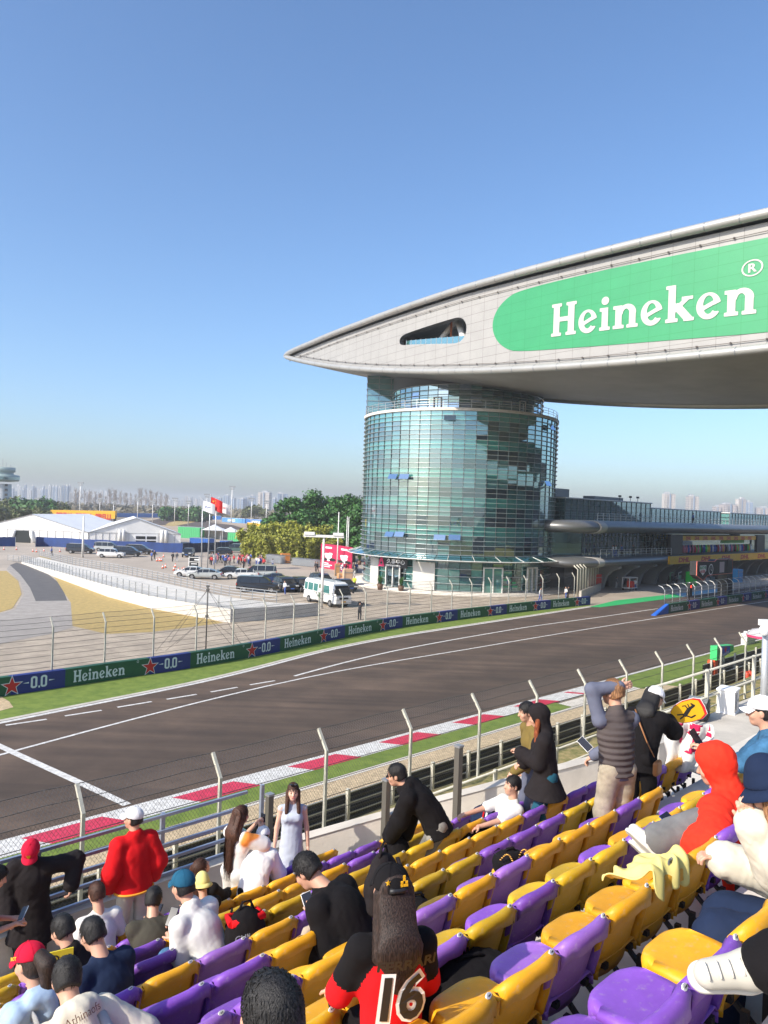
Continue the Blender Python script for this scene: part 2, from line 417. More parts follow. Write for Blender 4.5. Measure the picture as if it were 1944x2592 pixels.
def head_sdf(J, P, hs):
    k = J['k']; Mh = J['Mh']; c = J['hc']; S = SDF(); L = lambda x, y, z: c + Mh @ (V3(x, y, z) * k)
    S.ell(L(0, -.012, .025), V3(.076, .096, .092) * k, .02, Mh.T * 1. if False else Mh); S.ell(L(0, .03, -.03), V3(.060, .066, .085) * k, .035, Mh)
    S.ell(L(0, .062, -.085), V3(.030, .026, .024) * k, .03, Mh)    # chin
    S.cap(L(0, .085, .015), L(0, .108, -.022), .009 * k, .014 * k, .014)        # nose
    S.cap(L(-.018, .085, -.058), L(.018, .085, -.058), .010 * k, .010 * k, .012)
    for s in (-1, 1):
        S.ell(L(s * .075, -.008, -.008), V3(.011, .020, .032) * k, .008, Mh); S.ell(L(s * .04, .066, -.025), V3(.024, .020, .024) * k, .02, Mh)
    S.cap(c + Mh @ V3(0, -.02, -.05) * k, J['nb'] + J['M2'] @ V3(0, -.005, -.03), .052 * k * (.9 if P.get('female') else 1), .062 * k * (.88 if P.get('female') else 1), .03)
    return S
M_skin = mat('skin', (.56, .31, .21), .5, var=.06, vs=12)
M_skin2 = mat('skin_pale', (.68, .41, .30), .5, var=.06, vs=12)
def hair_mat(name, col):
    m = mat(name, col, .55, spec=.35); tc = N(m, 'ShaderNodeTexCoord'); mp = N(m, 'ShaderNodeMapping'); mp.inputs['Scale'].default_value = (1, 1, .09); t = N(m, 'ShaderNodeTexNoise'); t.inputs['Scale'].default_value = 240; t.inputs['Detail'].default_value = 4
    LK(m, tc.outputs['Object'], mp.inputs[0]); LK(m, mp.outputs[0], t.inputs[0]); k = N(m, 'ShaderNodeBump'); k.inputs['Strength'].default_value = .5; k.inputs['Distance'].default_value = .008; LK(m, t.outputs[0], k.inputs['Height']); LK(m, k.outputs[0], BS(m).inputs['Normal'])
    r = N(m, 'ShaderNodeValToRGB'); e = r.color_ramp.elements; e[0].position = .38; e[0].color = (*[x * .45 for x in col], 1); e[1].position = .68; e[1].color = (*[min(1, x * 2.6 + .006) for x in col], 1); LK(m, t.outputs[0], r.inputs[0]); LK(m, r.outputs[0], BS(m).inputs['Base Color']); return m
M_hblack = hair_mat('hair_black', (.008, .007, .007)); M_hbrown = hair_mat('hair_brown', (.045, .018, .010)); M_hdark = hair_mat('hair_dark', (.02, .011, .008)); M_hred = hair_mat('hair_auburn', (.16, .04, .012)); M_hblond = hair_mat('hair_light_brown', (.20, .10, .045))
def strands(J, P, kind, nst, seed=0, length=.09, wdt=.0030):
    r = random.Random(seed); k = J['k']; c = J['hc']; Mh = J['Mh']; V = []; Fs = []
    down = V3(0, 0, -1)
    for i in range(nst):
        th = r.uniform(0, 2 * math.pi); z = r.uniform(-.25 if kind != 'short' else -.35, 1)
        q = math.sqrt(max(0, 1 - z * z)); d = V3(q * math.sin(th), q * math.cos(th), z)
        if d[1] > .45 and z < .50: continue
        if abs(d[0]) > .6 and z < -.1 and d[1] > -.1: continue
        b = c + Mh @ (V3(0, -.014, .028) * k + d * V3(.083, .105, .100) * k); n_ = Mh @ nrm(d)
        crown = c + Mh @ (V3(0, -.06, .12) * k); fl = b - crown; fl = nrm(fl - n_ * (fl @ n_) + V3(*[r.gauss(0, .07) for _ in range(3)]))
        L = length * r.uniform(.6, 1.25); sd = nrm(np.cross(fl, n_)) * wdt * r.uniform(.6, 1.3); fl_l = Mh.T @ fl; lift = r.uniform(.0, .07)
        def at(t, o_): q_ = nrm(d + fl_l * (L * t / .1)); return c + Mh @ (V3(0, -.014, .028) * k + q_ * V3(.084, .106, .101) * k * (1 + o_)) + down * L * .12 * t * t
        p0 = b - n_ * .006; p1 = at(.4, lift); p2 = at(.75, lift * .9); p3 = at(1, r.uniform(.0, .09))
        o = len(V); V += [p0 - sd, p0 + sd, p1 - sd, p1 + sd, p2 - sd * .7, p2 + sd * .7, p3 - sd * .1, p3 + sd * .1]
        Fs += [(o, o + 1, o + 3, o + 2), (o + 2, o + 3, o + 5, o + 4), (o + 4, o + 5, o + 7, o + 6)]
    return np.array(V), np.array(Fs)
def long_strands(J, P, nst, seed, L, back=True, spread=.085, x0=0.):
    r = random.Random(seed); k = J['k']; c = J['hc']; Mh = J['Mh']; M2 = J['M2']; V = []; Fs = []
    for i in range(nst):
        a = r.uniform(-1.9, 1.9); d = V3(math.sin(a), -math.cos(a), 0)
        p = c + Mh @ (V3(0, -.014, .005 + r.uniform(-.05, .03)) * k + d * V3(.086, .104, 0) * k)
        ln = L * r.uniform(.75, 1.08); pts = [p]; side = Mh @ d; m = 7
        for q in range(1, m):
            t = q / (m - 1); tgt = J['nb'] + M2 @ V3(x0 + math.sin(a) * spread * (1 - .25 * t), -(.122 + .022 * math.cos(a)) - P.get('hairout', .0), 0)
            z = p[2] - ln * t; xy = p[:2] * (1 - min(1, t * 2.2)) + (tgt[:2] + (M2 @ V3(0, .0, 1))[:2] * (z - tgt[2])) * min(1, t * 2.2)
            pts.append(np.array([xy[0] + math.sin(z * 30 + a * 3) * .010 + r.gauss(0, .007), xy[1] + r.gauss(0, .005), z]))
        sd = nrm(np.cross(V3(0, 0, 1), side)) * .0032 * r.uniform(.5, 1.4); o = len(V)
        for q, p_ in enumerate(pts): w = 1 - .7 * (q / (m - 1)) ** 2; V += [p_ - sd * w, p_ + sd * w]
        Fs += [(o + 2 * q, o + 2 * q + 1, o + 2 * q + 3, o + 2 * q + 2) for q in range(m - 1)]
    return np.array(V), np.array(Fs)
def person(label, loc, face, P, top, bot, hair=None, cap=None, shoes=(.6, .6, .58), h=.016, skin=None, group=None, seed=0, arms_skin=True, extra=None):
    """loc: point under the figure (x,y,z), face: heading of its local +y in degrees clockwise from the view axis"""
    skin = skin or M_skin; J = skeleton(P); k = J['k']; M = J['M']; M2 = J['M2']; fem = P.get('female')
    root = empty('person', loc, label, 'person', -math.radians(face), group)
    fw = M @ V3(0, 1, 0); SQ = (fw, 1.45); SQ2 = (M2 @ V3(0, 1, 0), 1.5); parts = []
    B = SDF(); B.cap(J['pel'], J['wai'], .125 * k, .105 * k, .04, (fw, 1.3)).cap(J['wai'], J['che'], .105 * k, .13 * k, .05, (fw, 1.4)).cap(J['che'], J['nb'] - V3(0, 0, .05), .13 * k, .08 * k, .04, SQ2)
    for n in 'LR':
        B.cap(J['sh' + n], J['el' + n], .046 * k, .036 * k, .02).cap(J['el' + n], J['wr' + n], .037 * k, .026 * k, .015)
        B.cap(J['hi' + n], J['kn' + n], .075 * k, .048 * k, .03).cap(J['kn' + n], J['an' + n], .048 * k, .034 * k, .02); B.cap(J['nb'] - V3(0, 0, .05), J['sh' + n], .05, .045, .03)
    parts.append(B.mesh(max(h, .014) * (1 if arms_skin else 1.3)))
    hs = min(h, .009) if h < .022 else h * .75
    parts.append(head_sdf(J, P, hs).mesh(hs))
    if h < .022:
        for n, s in (('L', -1), ('R', 1)):
            if P.get('nohand') and n in P['nohand']: continue
            parts.append(hand_prims(J, n, s, P).mesh(.0052))
    else:
        for n in 'LR':
            f = nrm(J['wr' + n] - J['el' + n]); parts.append(SDF().cap(J['wr' + n], J['wr' + n] + f * .13, .04, .03).mesh(h * .7))
    body = mesh_obj('body', parts, skin, root)
    if h < .016 and P.get('face'):
        Mh = J['Mh']; c = J['hc']; L = lambda x, y, z: c + Mh @ (V3(x, y, z) * k)
        e = SDF(); [e.ell(L(s * .031, .0915, .006), V3(.013, .006, .006), .002, Mh) for s in (-1, 1)]; mesh_obj('eye', [e.mesh(.003)], M_hblack, body)
        e = SDF(); [e.cap(L(s * .018, .093, .028), L(s * .044, .082, .026), .0035) for s in (-1, 1)]; mesh_obj('eyebrow', [e.mesh(.003)], M_hdark, body)
        e = SDF(); e.cap(L(-.02, .096, -.055), L(.02, .096, -.055), .0055); mesh_obj('mouth', [e.mesh(.003)], mat('lips', (.55, .12, .10), .4), body)
    # ---- top
    if top:
        T = SDF(); pf = top.get('puff', .012); tm = top['mat']; sl = top.get('sleeve', 1.); hem = top.get('hem', .06)
        dn = M @ V3(0, 0, -1) if not top.get('hang') else V3(0, 0, -1)
        if not P.get('sit'): dn = nrm(dn * .4 + V3(0, 0, -1))
        hm = J['pel'] + dn * hem * k
        T.cap(hm, J['wai'], (.135 + top.get('flare', 0)) * k + pf, .118 * k + pf, .05, (fw, 1.3)).cap(J['wai'], J['che'], .118 * k + pf, .145 * k + pf, .05, (fw, 1.38)).cap(J['che'], J['nb'] - V3(0, 0, .045), .145 * k + pf, .085 * k + pf * .5, .04, SQ2)
        if fem: T.cap(J['che'] + M2 @ V3(-.07, .085, .03), J['che'] + M2 @ V3(.07, .085, .03), .062, .062, .05)
        for n in 'LR':
            T.cap(J['nb'] + M2 @ V3(0, 0, -.045), J['sh' + n], .052 * k + pf * .5, .048 * k + pf * .7, .03)
            if sl > 0:
                e = J['sh' + n] + (J['el' + n] - J['sh' + n]) * min(1, sl / .5); fl = top.get('sflare', .0)
                T.cap(J['sh' + n], e, .052 * k + pf * .8, .048 * k + pf * 1.1 + (fl if sl <= .5 else 0), .04)
                if sl > .5: e2 = J['el' + n] + (J['wr' + n] - J['el' + n]) * min(1, (sl - .5) * 2); T.cap(J['el' + n], e2, .050 * k + pf * 1.1, .040 * k + pf * 1.0 + fl, .03)
        if top.get('hood') == 'down':
            T.cap(J['nb'] + M2 @ V3(-.07, -.06, .0), J['nb'] + M2 @ V3(.07, -.06, .0), .055, .055, .03).cap(J['nb'] + M2 @ V3(0, -.08, -.02), J['nb'] + M2 @ V3(0, -.10, -.10), .07, .05, .04)
        if top.get('hood') == 'up':
            Mh = J['Mh']; c = J['hc']; Lh = lambda x, y, z: c + Mh @ (V3(x, y, z) * k)
            T.ell(Lh(0, -.025, .035), V3(.112, .130, .132) * k, .03, Mh).cap(Lh(0, -.03, -.05), J['nb'] + M2 @ V3(0, -.02, -.01), .088 * k, .085 * k, .03).cap(J['nb'] + M2 @ V3(-.10, -.03, -.03), J['nb'] + M2 @ V3(.10, -.03, -.03), .06, .06, .03)
            fc = Lh(0, .15, -.02); T.cut(lambda X, Y, Z, fc=fc, q=.105 * k: q - np.sqrt((X - fc[0]) ** 2 + (Y - fc[1]) ** 2 + (Z - fc[2]) ** 2))
        if top.get('collar'): T.cap(J['nb'] + M2 @ V3(-.02, -.01, .0), J['nb'] + M2 @ V3(.02, -.01, .025), .072 * k, .066 * k, .02)
        if top.get('backpack'): pass
        hz = top.get('zcut')
        hn = nrm(J['wai'] - hm)
        T.cut(lambda X, Y, Z, a=hm, n=hn: (a[0] - X) * n[0] + (a[1] - Y) * n[1] + (a[2] - Z) * n[2])
        if 'skirt' in top:                                            # dress or long coat below the waist
            zb_, rb_, sqy = top['skirt']; T.neg.pop(); a = J['wai'] if top.get('dress') else J['pel']
            T.cap(a, V3(a[0] + top.get('sx', 0), a[1] + top.get('sy', 0), zb_), .12 * k + pf, rb_, .05, (V3(0, 1, 0), sqy)); T.cut(lambda X, Y, Z, z=zb_: z - Z)
        o = mesh_obj(top.get('name', 'jacket'), [T.mesh(h * top.get('res', 1), top.get('wr', .009), top.get('wf', 15), seed)], tm, root)
        if top.get('trim'):
            b = MB(); q = []; ring = lambda c, n, r, sx: None
            a = hm + hn * .012; u = nrm(np.cross(hn, fw)); w_ = np.cross(u, hn)
            pts = [a + u * math.cos(t) * ((.135 + top.get('flare', 0)) * k + pf + .006) + w_ * math.sin(t) * ((.135 + top.get('flare', 0)) * k + pf + .006) / 1.3 for t in np.linspace(0, 2 * math.pi, 33)]
            b.tube(pts, .014, 6); b.build('waistband', top['trim'], o)
        if top.get('deco'): top['deco'](o, J)
    if bot:
        T = SDF(); pf = bot.get('puff', .014); ln = bot.get('len', 1.); w = bot.get('wide', 0.)
        T.cap(J['pel'] + M @ V3(0, 0, .05), J['pel'] + M @ V3(0, 0, -.03), .122 * k + pf * .5, .128 * k + pf * .5, .04, (fw, 1.25))
        for n in 'LR':
            T.cap(J['hi' + n] + (V3(0, -.02, 0) if not P.get('sit') else V3(0, 0, .0)), J['kn' + n], .082 * k + pf, .056 * k + pf + w * .6, .03)
            e = J['kn' + n] + (J['an' + n] - J['kn' + n]) * (ln if ln < 1 else 1); T.cap(J['kn' + n], e, .056 * k + pf + w * .6, .044 * k + pf + w, .02)
            if fem and not P.get('sit'): T.ell(J['hi' + n] + V3(0, -.05, -.01), V3(.085, .08, .09), .04)
        mesh_obj(bot.get('name', 'trousers'), [T.mesh(h, bot.get('wr', .009), bot.get('wf', 10), seed + 5)], bot['mat'], root)
    if shoes is not None:
        sm = mat('shoe_%02x%02x%02x' % tuple(int(x * 99) for x in shoes), shoes, .6); ss = mat('shoe_sole', (.65, .62, .55), .7)
        for n in 'LR':
            kk = k * P.get('shoe', 1.); a = J['an' + n]; fd = V3(*P.get('toe' + n, (0, 1, 0))); fd = nrm(fd); up = nrm(J['kn' + n] - a); up = nrm(up - fd * (up @ fd))
            o_ = a - up * .045 * kk; S = SDF(); S.cap(o_ - fd * .035, o_ + fd * .04 * kk, .040 * kk, .042 * kk, .02).cap(o_ + fd * .04 * kk - up * .008, o_ + fd * .145 * kk - up * .015, .043 * kk, .034 * kk, .03).cap(a + up * .02, o_, .043 * k, .04 * k, .02)
            pl = o_ - up * .042 * kk; S.cut(lambda X, Y, Z, p=pl, u=up: (p[0] - X) * u[0] + (p[1] - Y) * u[1] + (p[2] - Z) * u[2])
            sh = mesh_obj('shoe', [S.mesh(max(.008, h * .6))], sm, root)
            if P.get('shoe'):
                b = MB(); sd_ = np.cross(fd, up); [b.tube([o_ + fd * (.045 + .028 * i) * kk + sd_ * x + up * (.040 * kk - abs(x) * .25 - .004 * i) for x in (-.026, -.01, .01, .026)], .0045, 5) for i in range(5)]; b.build('laces', ss, sh)
            q = o_ - up * .046 * kk; S = SDF(); S.cap(q - fd * .035, q + fd * .04 * kk, .042 * kk, .045 * kk, .01).cap(q + fd * .04 * kk, q + fd * .148 * kk, .046 * kk, .037 * kk, .02)
            S.cut(lambda X, Y, Z, p=q, u=up: np.abs((X - p[0]) * u[0] + (Y - p[1]) * u[1] + (Z - p[2]) * u[2]) - .013); mesh_obj('sole', [S.mesh(max(.007, h * .55))], ss, sh)
    Mh = J['Mh']; c = J['hc']; L = lambda x, y, z: c + Mh @ (V3(x, y, z) * k)
    if hair:
        hsc = .94 if cap else .965; S = SDF(); S.ell(L(0, -.018, .030), V3(.085, .106, .100) * k * hsc, .01, Mh); S.ell(L(0, -.05, -.03), V3(.074, .068, .07) * k, .03, Mh)
        st = hair.get('style', 'short')
        fc = L(0, .135, -.045); S.cut(lambda X, Y, Z, f_=fc, q=.118 * k: q - np.sqrt((X - f_[0]) ** 2 + (Y - f_[1]) ** 2 + (Z - f_[2]) ** 2))
        if st == 'short':
            a, u = L(0, -.03, -.062), Mh @ V3(0, .35, 1); u = nrm(u); S.cut(lambda X, Y, Z, p=a, n=u: (p[0] - X) * n[0] + (p[1] - Y) * n[1] + (p[2] - Z) * n[2])
        ps = [S.mesh(min(h, .010), .004, 90, seed)]; tail = 0
        if st in ('long', 'pony'):
            ln = hair.get('len', .45); r_ = .050 if st == 'long' else .028
            S = SDF(); a = L(0, -.085, .02 if st == 'long' else .05); b_ = J['nb'] + M2 @ V3(hair.get('x', 0), -.115, -.02); e = V3(b_[0], b_[1], b_[2]) + nrm(M2 @ V3(0, -.0, -1) * .5 + V3(0, 0, -.6)) * (ln - .12)
            if st == 'pony': a = L(0, -.115, .03); b_ = a + V3(*(Mh @ V3(0, -.05, -.05))); e = b_ + V3(0, 0, -ln) + M2 @ V3(0, -.03, 0)
            sqp = (M2 @ V3(0, 1, 0), 3.4) if st == 'long' else None
            S.cap(a, b_, r_ * 1.7, r_ * 1.8, .03, sqp).cap(b_, e, r_ * 1.8, r_ * .8, .03, sqp)
            if st == 'long': [S.cap(L(s * .06, -.03, .0), J['nb'] + M2 @ V3(s * .085, -.07, -.06), .035, .03, .03) for s in (-1, 1)]
            ps.append(S.mesh(min(h, .012), .004, 80, seed)); tail = 1
        if st == 'front':
            S = SDF(); [S.cap(L(s * .07, .0, .0), J['nb'] + M2 @ V3(s * .085, .10, -.10), .035, .025, .03) for s in (-1, 1)]; ps.append(S.mesh(min(h, .012), .006, 50, seed))
        ns = hair.get('n', 420)
        if h < .02 and ns and not cap: ps.append(strands(J, P, st, ns, seed, hair.get('sl', .08), hair.get('sw', .0032)))
        if h < .02 and ns and st == 'long': ps.append(long_strands(J, P, hair.get('nl', 350), seed, hair.get('len', .45) + .1))
        mesh_obj('hair', ps, hair['mat'], root)
    if cap:
        cm = cap['mat']; kind = cap.get('kind', 'cap'); S = SDF(); sg = -1 if cap.get('back') else 1
        Ellc = (L(0, -.012, .045), V3(.094, .113, .094) * k)
        S.ell(Ellc[0], Ellc[1], .01, Mh); a = L(0, 0, .035); u = Mh @ V3(0, -.12, 1); u = nrm(u)
        S.cut(lambda X, Y, Z, p=a, n=u: (p[0] - X) * n[0] + (p[1] - Y) * n[1] + (p[2] - Z) * n[2])
        if kind == 'bucket': S.cap(L(0, -.01, .06), L(0, -.01, .10), .095 * k, .085 * k, .03)
        co = mesh_obj('cap', [S.mesh(.008 if h < .02 else h * .6)], cm, root)
        V = []; nn = 14
        if kind == 'cap':
            rows = []
            for j in range(7):
                rr = j / 6; row = []
                for i in range(nn + 1):
                    t = math.radians(-62 + 124 * i / nn); w = .088 + .075 * rr * math.cos(t) ** .6; row.append(L(math.sin(t) * (.088 + .004 * rr), sg * (.098 * math.cos(t) + .078 * rr * max(0, math.cos(t)) ** .5) - .012, .042 - .018 * rr - .03 * math.sin(t) ** 2 * (.4 + .6 * rr) + .012 * (1 - abs(math.sin(t)))))
                rows.append(row)
            b = MB(); b.grid(rows, 0, True); bo = b.build('brim', cap.get('brim', cm), co); md = bo.modifiers.new('s', 'SOLIDIFY'); md.thickness = .004
            b = MB(); b.tube([L(0, -.012, .139), L(0, -.012, .146)], [.010, .005], 8); b.build('button', cm, co)
            for q in range(3):
                b = MB(); t = math.pi * q / 3; b.tube([L(math.sin(p_) * math.cos(t) * .095, math.sin(p_) * math.sin(t) * .114 - .012, .045 + math.cos(p_) * .095) for p_ in np.linspace(-1.5, 1.5, 17)], .0016, 4); b.build('seam', cm, co)
        else:
            rows = [[L(math.sin(t) * (.092 + .05 * r_), math.cos(t) * (.110 + .055 * r_) - .012, .045 - .045 * r_) for t in np.linspace(0, 2 * math.pi, 29)] for r_ in (0, .5, 1)]
            b = MB(); b.grid(rows, 0, True); bo = b.build('brim', cm, co); md = bo.modifiers.new('s', 'SOLIDIFY'); md.thickness = .004
        if cap.get('deco'): cap['deco'](co, L, Mh)
    return root, J
# ================================================================== GROUND
M_asph = mat('asphalt', (.097, .067, .048), .85, var=.22, vs=.35, bump=.25, bs=30, stretch=None)
# streaks along the racing line
n_ = N(M_asph, 'ShaderNodeTexNoise'); n_.inputs['Scale'].default_value = 1.0; n_.inputs['Detail'].default_value = 6
mp_ = N(M_asph, 'ShaderNodeMapping'); mp_.inputs['Rotation'].default_value = (0, 0, -RZ); mp_.inputs['Scale'].default_value = (.02, .9, 1); mp_.vector_type = 'TEXTURE'
mp_.vector_type = 'POINT'
tc_ = N(M_asph, 'ShaderNodeTexCoord'); LK(M_asph, tc_.outputs['Object'], mp_.inputs[0]); LK(M_asph, mp_.outputs[0], n_.inputs[0])
mx_ = N(M_asph, 'ShaderNodeMix', data_type='RGBA', blend_type='MULTIPLY'); mx_.inputs[0].default_value = .8
rp_ = N(M_asph, 'ShaderNodeValToRGB'); rp_.color_ramp.elements[0].position = .3; rp_.color_ramp.elements[0].color = (.62, .60, .60, 1)
rp_.color_ramp.elements[1].position = .62; rp_.color_ramp.elements[1].color = (1.15, 1.12, 1.08, 1)
sp_ = N(M_asph, 'ShaderNodeSeparateXYZ'); mq_ = N(M_asph, 'ShaderNodeMapping'); mq_.inputs['Rotation'].default_value = (0, 0, -RZ); LK(M_asph, tc_.outputs['Object'], mq_.inputs[0]); LK(M_asph, mq_.outputs[0], sp_.inputs[0])
wn_ = N(M_asph, 'ShaderNodeMath', operation='MULTIPLY_ADD'); LK(M_asph, n_.outputs[0], wn_.inputs[0]); wn_.inputs[1].default_value = 3.0; LK(M_asph, sp_.outputs[1], wn_.inputs[2])
mr_ = N(M_asph, 'ShaderNodeMapRange'); mr_.inputs[1].default_value = 24; mr_.inputs[2].default_value = 44; LK(M_asph, wn_.outputs[0], mr_.inputs[0])
rb_ = N(M_asph, 'ShaderNodeValToRGB'); el_ = rb_.color_ramp.elements; el_[0].position = .0; el_[0].color = (.95, .95, .95, 1); el_[1].position = 1; el_[1].color = (.92, .92, .94, 1)
for p_, c_ in ((.14, .98), (.26, .70), (.36, .74), (.48, 1.05), (.60, .86), (.70, 1.08)): z_ = el_.new(p_); z_.color = (c_, c_ * .99, c_ * .98, 1)
LK(M_asph, mr_.outputs[0], rb_.inputs[0])
l0 = BS(M_asph).inputs['Base Color'].links[0].from_socket
LK(M_asph, n_.outputs[0], rp_.inputs[0]); LK(M_asph, l0, mx_.inputs[6]); LK(M_asph, rp_.outputs[0], mx_.inputs[7]); mz_ = N(M_asph, 'ShaderNodeMix', data_type='RGBA', blend_type='MULTIPLY'); mz_.inputs[0].default_value = 1; LK(M_asph, mx_.outputs[2], mz_.inputs[6]); LK(M_asph, rb_.outputs[0], mz_.inputs[7]); LK(M_asph, mz_.outputs[2], BS(M_asph).inputs['Base Color'])
M_paver = mat('paver', (.47, .39, .30), .85, var=.22, vs=.5, bump=.3, bs=15)
def add_bricks(m, sc, bw, rh, dark=.75, rot=-RZ, mortar=.02):
    tc = N(m, 'ShaderNodeTexCoord'); mp = N(m, 'ShaderNodeMapping'); mp.inputs['Rotation'].default_value = (0, 0, rot)
    br = N(m, 'ShaderNodeTexBrick'); br.inputs['Scale'].default_value = sc; br.inputs['Brick Width'].default_value = bw; br.inputs['Row Height'].default_value = rh
    br.inputs['Mortar Size'].default_value = mortar; br.inputs['Color1'].default_value = (1, 1, 1, 1); br.inputs['Color2'].default_value = (.86, .86, .86, 1); br.inputs['Mortar'].default_value = (dark, dark, dark, 1)
    LK(m, tc.outputs['Object'], mp.inputs[0]); LK(m, mp.outputs[0], br.inputs[0])
    x = N(m, 'ShaderNodeMix', data_type='RGBA', blend_type='MULTIPLY'); x.inputs[0].default_value = 1
    b = BS(m)
    if b.inputs['Base Color'].links: LK(m, b.inputs['Base Color'].links[0].from_socket, x.inputs[6])
    else: x.inputs[6].default_value = b.inputs['Base Color'].default_value
    LK(m, br.outputs[0], x.inputs[7]); LK(m, x.outputs[2], b.inputs['Base Color'])
add_bricks(M_paver, 1, 1.2, .6, .72)
M_field = mat('field', (.26, .215, .15), .95, var=.45, vs=.012, detail=9)
M_park = mat('parking_paving', (.39, .33, .265), .85, var=.18, vs=.08, bump=.2, bs=10)
M_dry = mat('dry_grass', (.47, .33, .12), .95, var=.4, vs=2.2, bump=.5, bs=30, vcol=(.33, .25, .09))
M_green = mat('turf', (.17, .23, .035), .95, var=.5, vs=1.6, bump=.6, bs=45, vcol=(.10, .16, .02))
M_gravel = mat('gravel', (.52, .40, .25), .95, var=.3, vs=6, bump=.8, bs=70)
M_bank = mat('bank_soil', (.36, .27, .12), .95, var=.5, vs=3, bump=.9, bs=25, vcol=(.12, .13, .03))
M_white = mat('white_paint', (.74, .73, .70), .6, var=.5, vs=5, detail=9, vcol=(.45, .43, .40))
M_redp = mat('red_paint', (.66, .03, .08), .5, var=.5, vs=4, detail=9, vcol=(.42, .025, .05))
M_conc = mat('concrete', (.50, .46, .40), .85, var=.15, vs=1.2, bump=.25, bs=30)
M_concl = mat('pale_concrete', (.62, .57, .50), .85, var=.12, vs=1.5, bump=.2, bs=25)
M_greenp = mat('green_paint', (.03, .42, .13), .6, var=.1)
M_bluep = mat('blue_paint', (.15, .38, .55), .6, var=.1)

g = MB(); g.grid([[(-7000, -300, 0), (7000, -300, 0)], [(-7000, 7000, 0), (7000, 7000, 0)]]); tag(g.build('ground', M_field), kind='structure')

Z7 = lambda pts: zr(0, 1500, .4219, pts)
# outlines read on the ground: grass/track edge (far side), board foot, kerb
far_edge = [(-260, 1878)] + [(0, 1830), (190, 1789), (371, 1755), (523, 1724), (700, 1679), (805, 1649), (1000, 1611), (1344, 1559), (1500, 1535)]
FE = smooth_line([G(*p) for p in far_edge], 60, 10)
board_foot = [(-160, 1790), (0, 1764), (169, 1740), (295, 1719), (422, 1702), (560, 1679), (720, 1648), (860, 1617), (1000, 1591), (1170, 1568), (1344, 1547), (1494, 1531)]
BF = smooth_line([G(*p) for p in board_foot], 80, 8)
kd = ST(-40, 24.0), ST(37, 24.0)
KA = ST(-60, 24.05)
# track sheet: from the near edge (T=24) to the far edge, and on to the pit wall
near = [ST(x, 24.0) for x in range(-40, 201, 10)]
pts = [ST(-40, 24.0)] + [ST(220, 24.0), ST(220, 45.2), ST(79.5, 45.2)] + [p for p in reversed(FE)] + [ST(-40, 36.5)]
sheet('race_track', pts, M_asph, .012)
# paved zones beyond the boards
sheet('paving', [p for p in BF] + [ST(83, 46.5), ST(83, 60), ST(56, 72), ST(30, 78), ST(5, 95), ST(-60, 100), ST(-60, 40)], M_paver, .004)
sheet('car_park', [ST(5, 95), ST(30, 78), ST(56, 72), ST(83, 60), ST(100, 56), ST(130, 130), ST(130, 200), ST(60, 260), ST(40, 235), ST(0, 190), ST(-40, 150), ST(-20, 110)], M_park, .008)
sheet('pit_apron', [ST(79.5, 45.2), ST(260, 45.2), ST(260, 57), ST(98, 57), ST(83, 60)], M_park, .010)
GP = lambda pts, z: [(*G(u, v)[:2], z) for u, v in pts]
dry = zr(0, 1150, .4219, [(345, 765), (385, 830), (425, 890), (432, 1030), (640, 1078), (900, 1068), (1200, 1030), (1340, 1012), (1180, 965), (900, 905), (650, 845), (480, 785), (360, 700), (300, 620), (230, 606)])
sheet('dry_lawn', GP(dry, 0), M_dry, .016)
road_d = zr(0, 1150, .4219, [(60, 665), (120, 720), (180, 800), (215, 882), (404, 878), (385, 830), (345, 765), (280, 712), (180, 672), (100, 650)])
sheet('service_road', GP(road_d, 0), mat('old_asphalt', (.105, .10, .10), .9, var=.15, vs=1), .020)
road_l = zr(0, 1150, .4219, [(60, 665), (40, 690), (120, 760), (145, 840), (90, 930), (-60, 970), (-60, 1150), (300, 1080), (436, 1040), (425, 890), (404, 878), (215, 882), (180, 800), (120, 720)])
sheet('service_path', GP(road_l, 0), mat('pale_asphalt', (.33, .30, .27), .9, var=.15, vs=1), .018)
side_l = zr(0, 1150, .4219, [(40, 700), (110, 762), (130, 840), (75, 925), (-80, 975), (-80, 700)])
sheet('dry_verge', GP(side_l, 0), M_dry, .024)
sheet('sand_rim', GP(zr(0, 1500, .4219, [(-60, 640), (0, 622), (55, 655), (80, 690), (0, 712), (-60, 730)]), 0), M_gravel, .022)
# far verge: green grass between boards and track with a concrete gutter edge
n = 60; BF2 = resample(BF, n)
ribbon('grass_verge', offset_line(FE, .35), BF2, M_green, .016)
ribbon('gutter', offset_line(FE, .05), offset_line(FE, .36), M_conc, .020)
ribbon('edge_line', offset_line(FE, -.30), offset_line(FE, -.02), M_white, .020)
def gline(name, pts, w, z=.020, m=M_white, dash=None):
    P = [G(*p) for p in pts]; P = smooth_line(P, 50, 6) if len(P) > 2 else resample(P, 50)
    b = MB(); A = offset_line(P, -w / 2); B = offset_line(P, w / 2)
    b.grid([[(p.x, p.y, z), (q.x, q.y, z)] for p, q in zip(A, B)], 0, False)
    tag(b.build(name, m), kind='structure')
dl = Z7([(35, 798), (280, 762), (390, 742), (610, 708), (705, 690), (910, 656), (1000, 642), (1180, 612), (1265, 598), (1425, 570), (1500, 555), (1650, 530)])
b = MB()
for i in range(0, 12, 2):
    p, q = G(*dl[i]), G(*dl[i + 1]); o = (q - p).normalized(); o = Vector((-o.y, o.x, 0)) * .09
    b.grid([[(p - o).to_tuple()[:2] + (.020,), (p + o).to_tuple()[:2] + (.020,)], [(q - o).to_tuple()[:2] + (.020,), (q + o).to_tuple()[:2] + (.020,)]], 0, False)
tag(b.build('dashed_line', M_white), kind='structure')
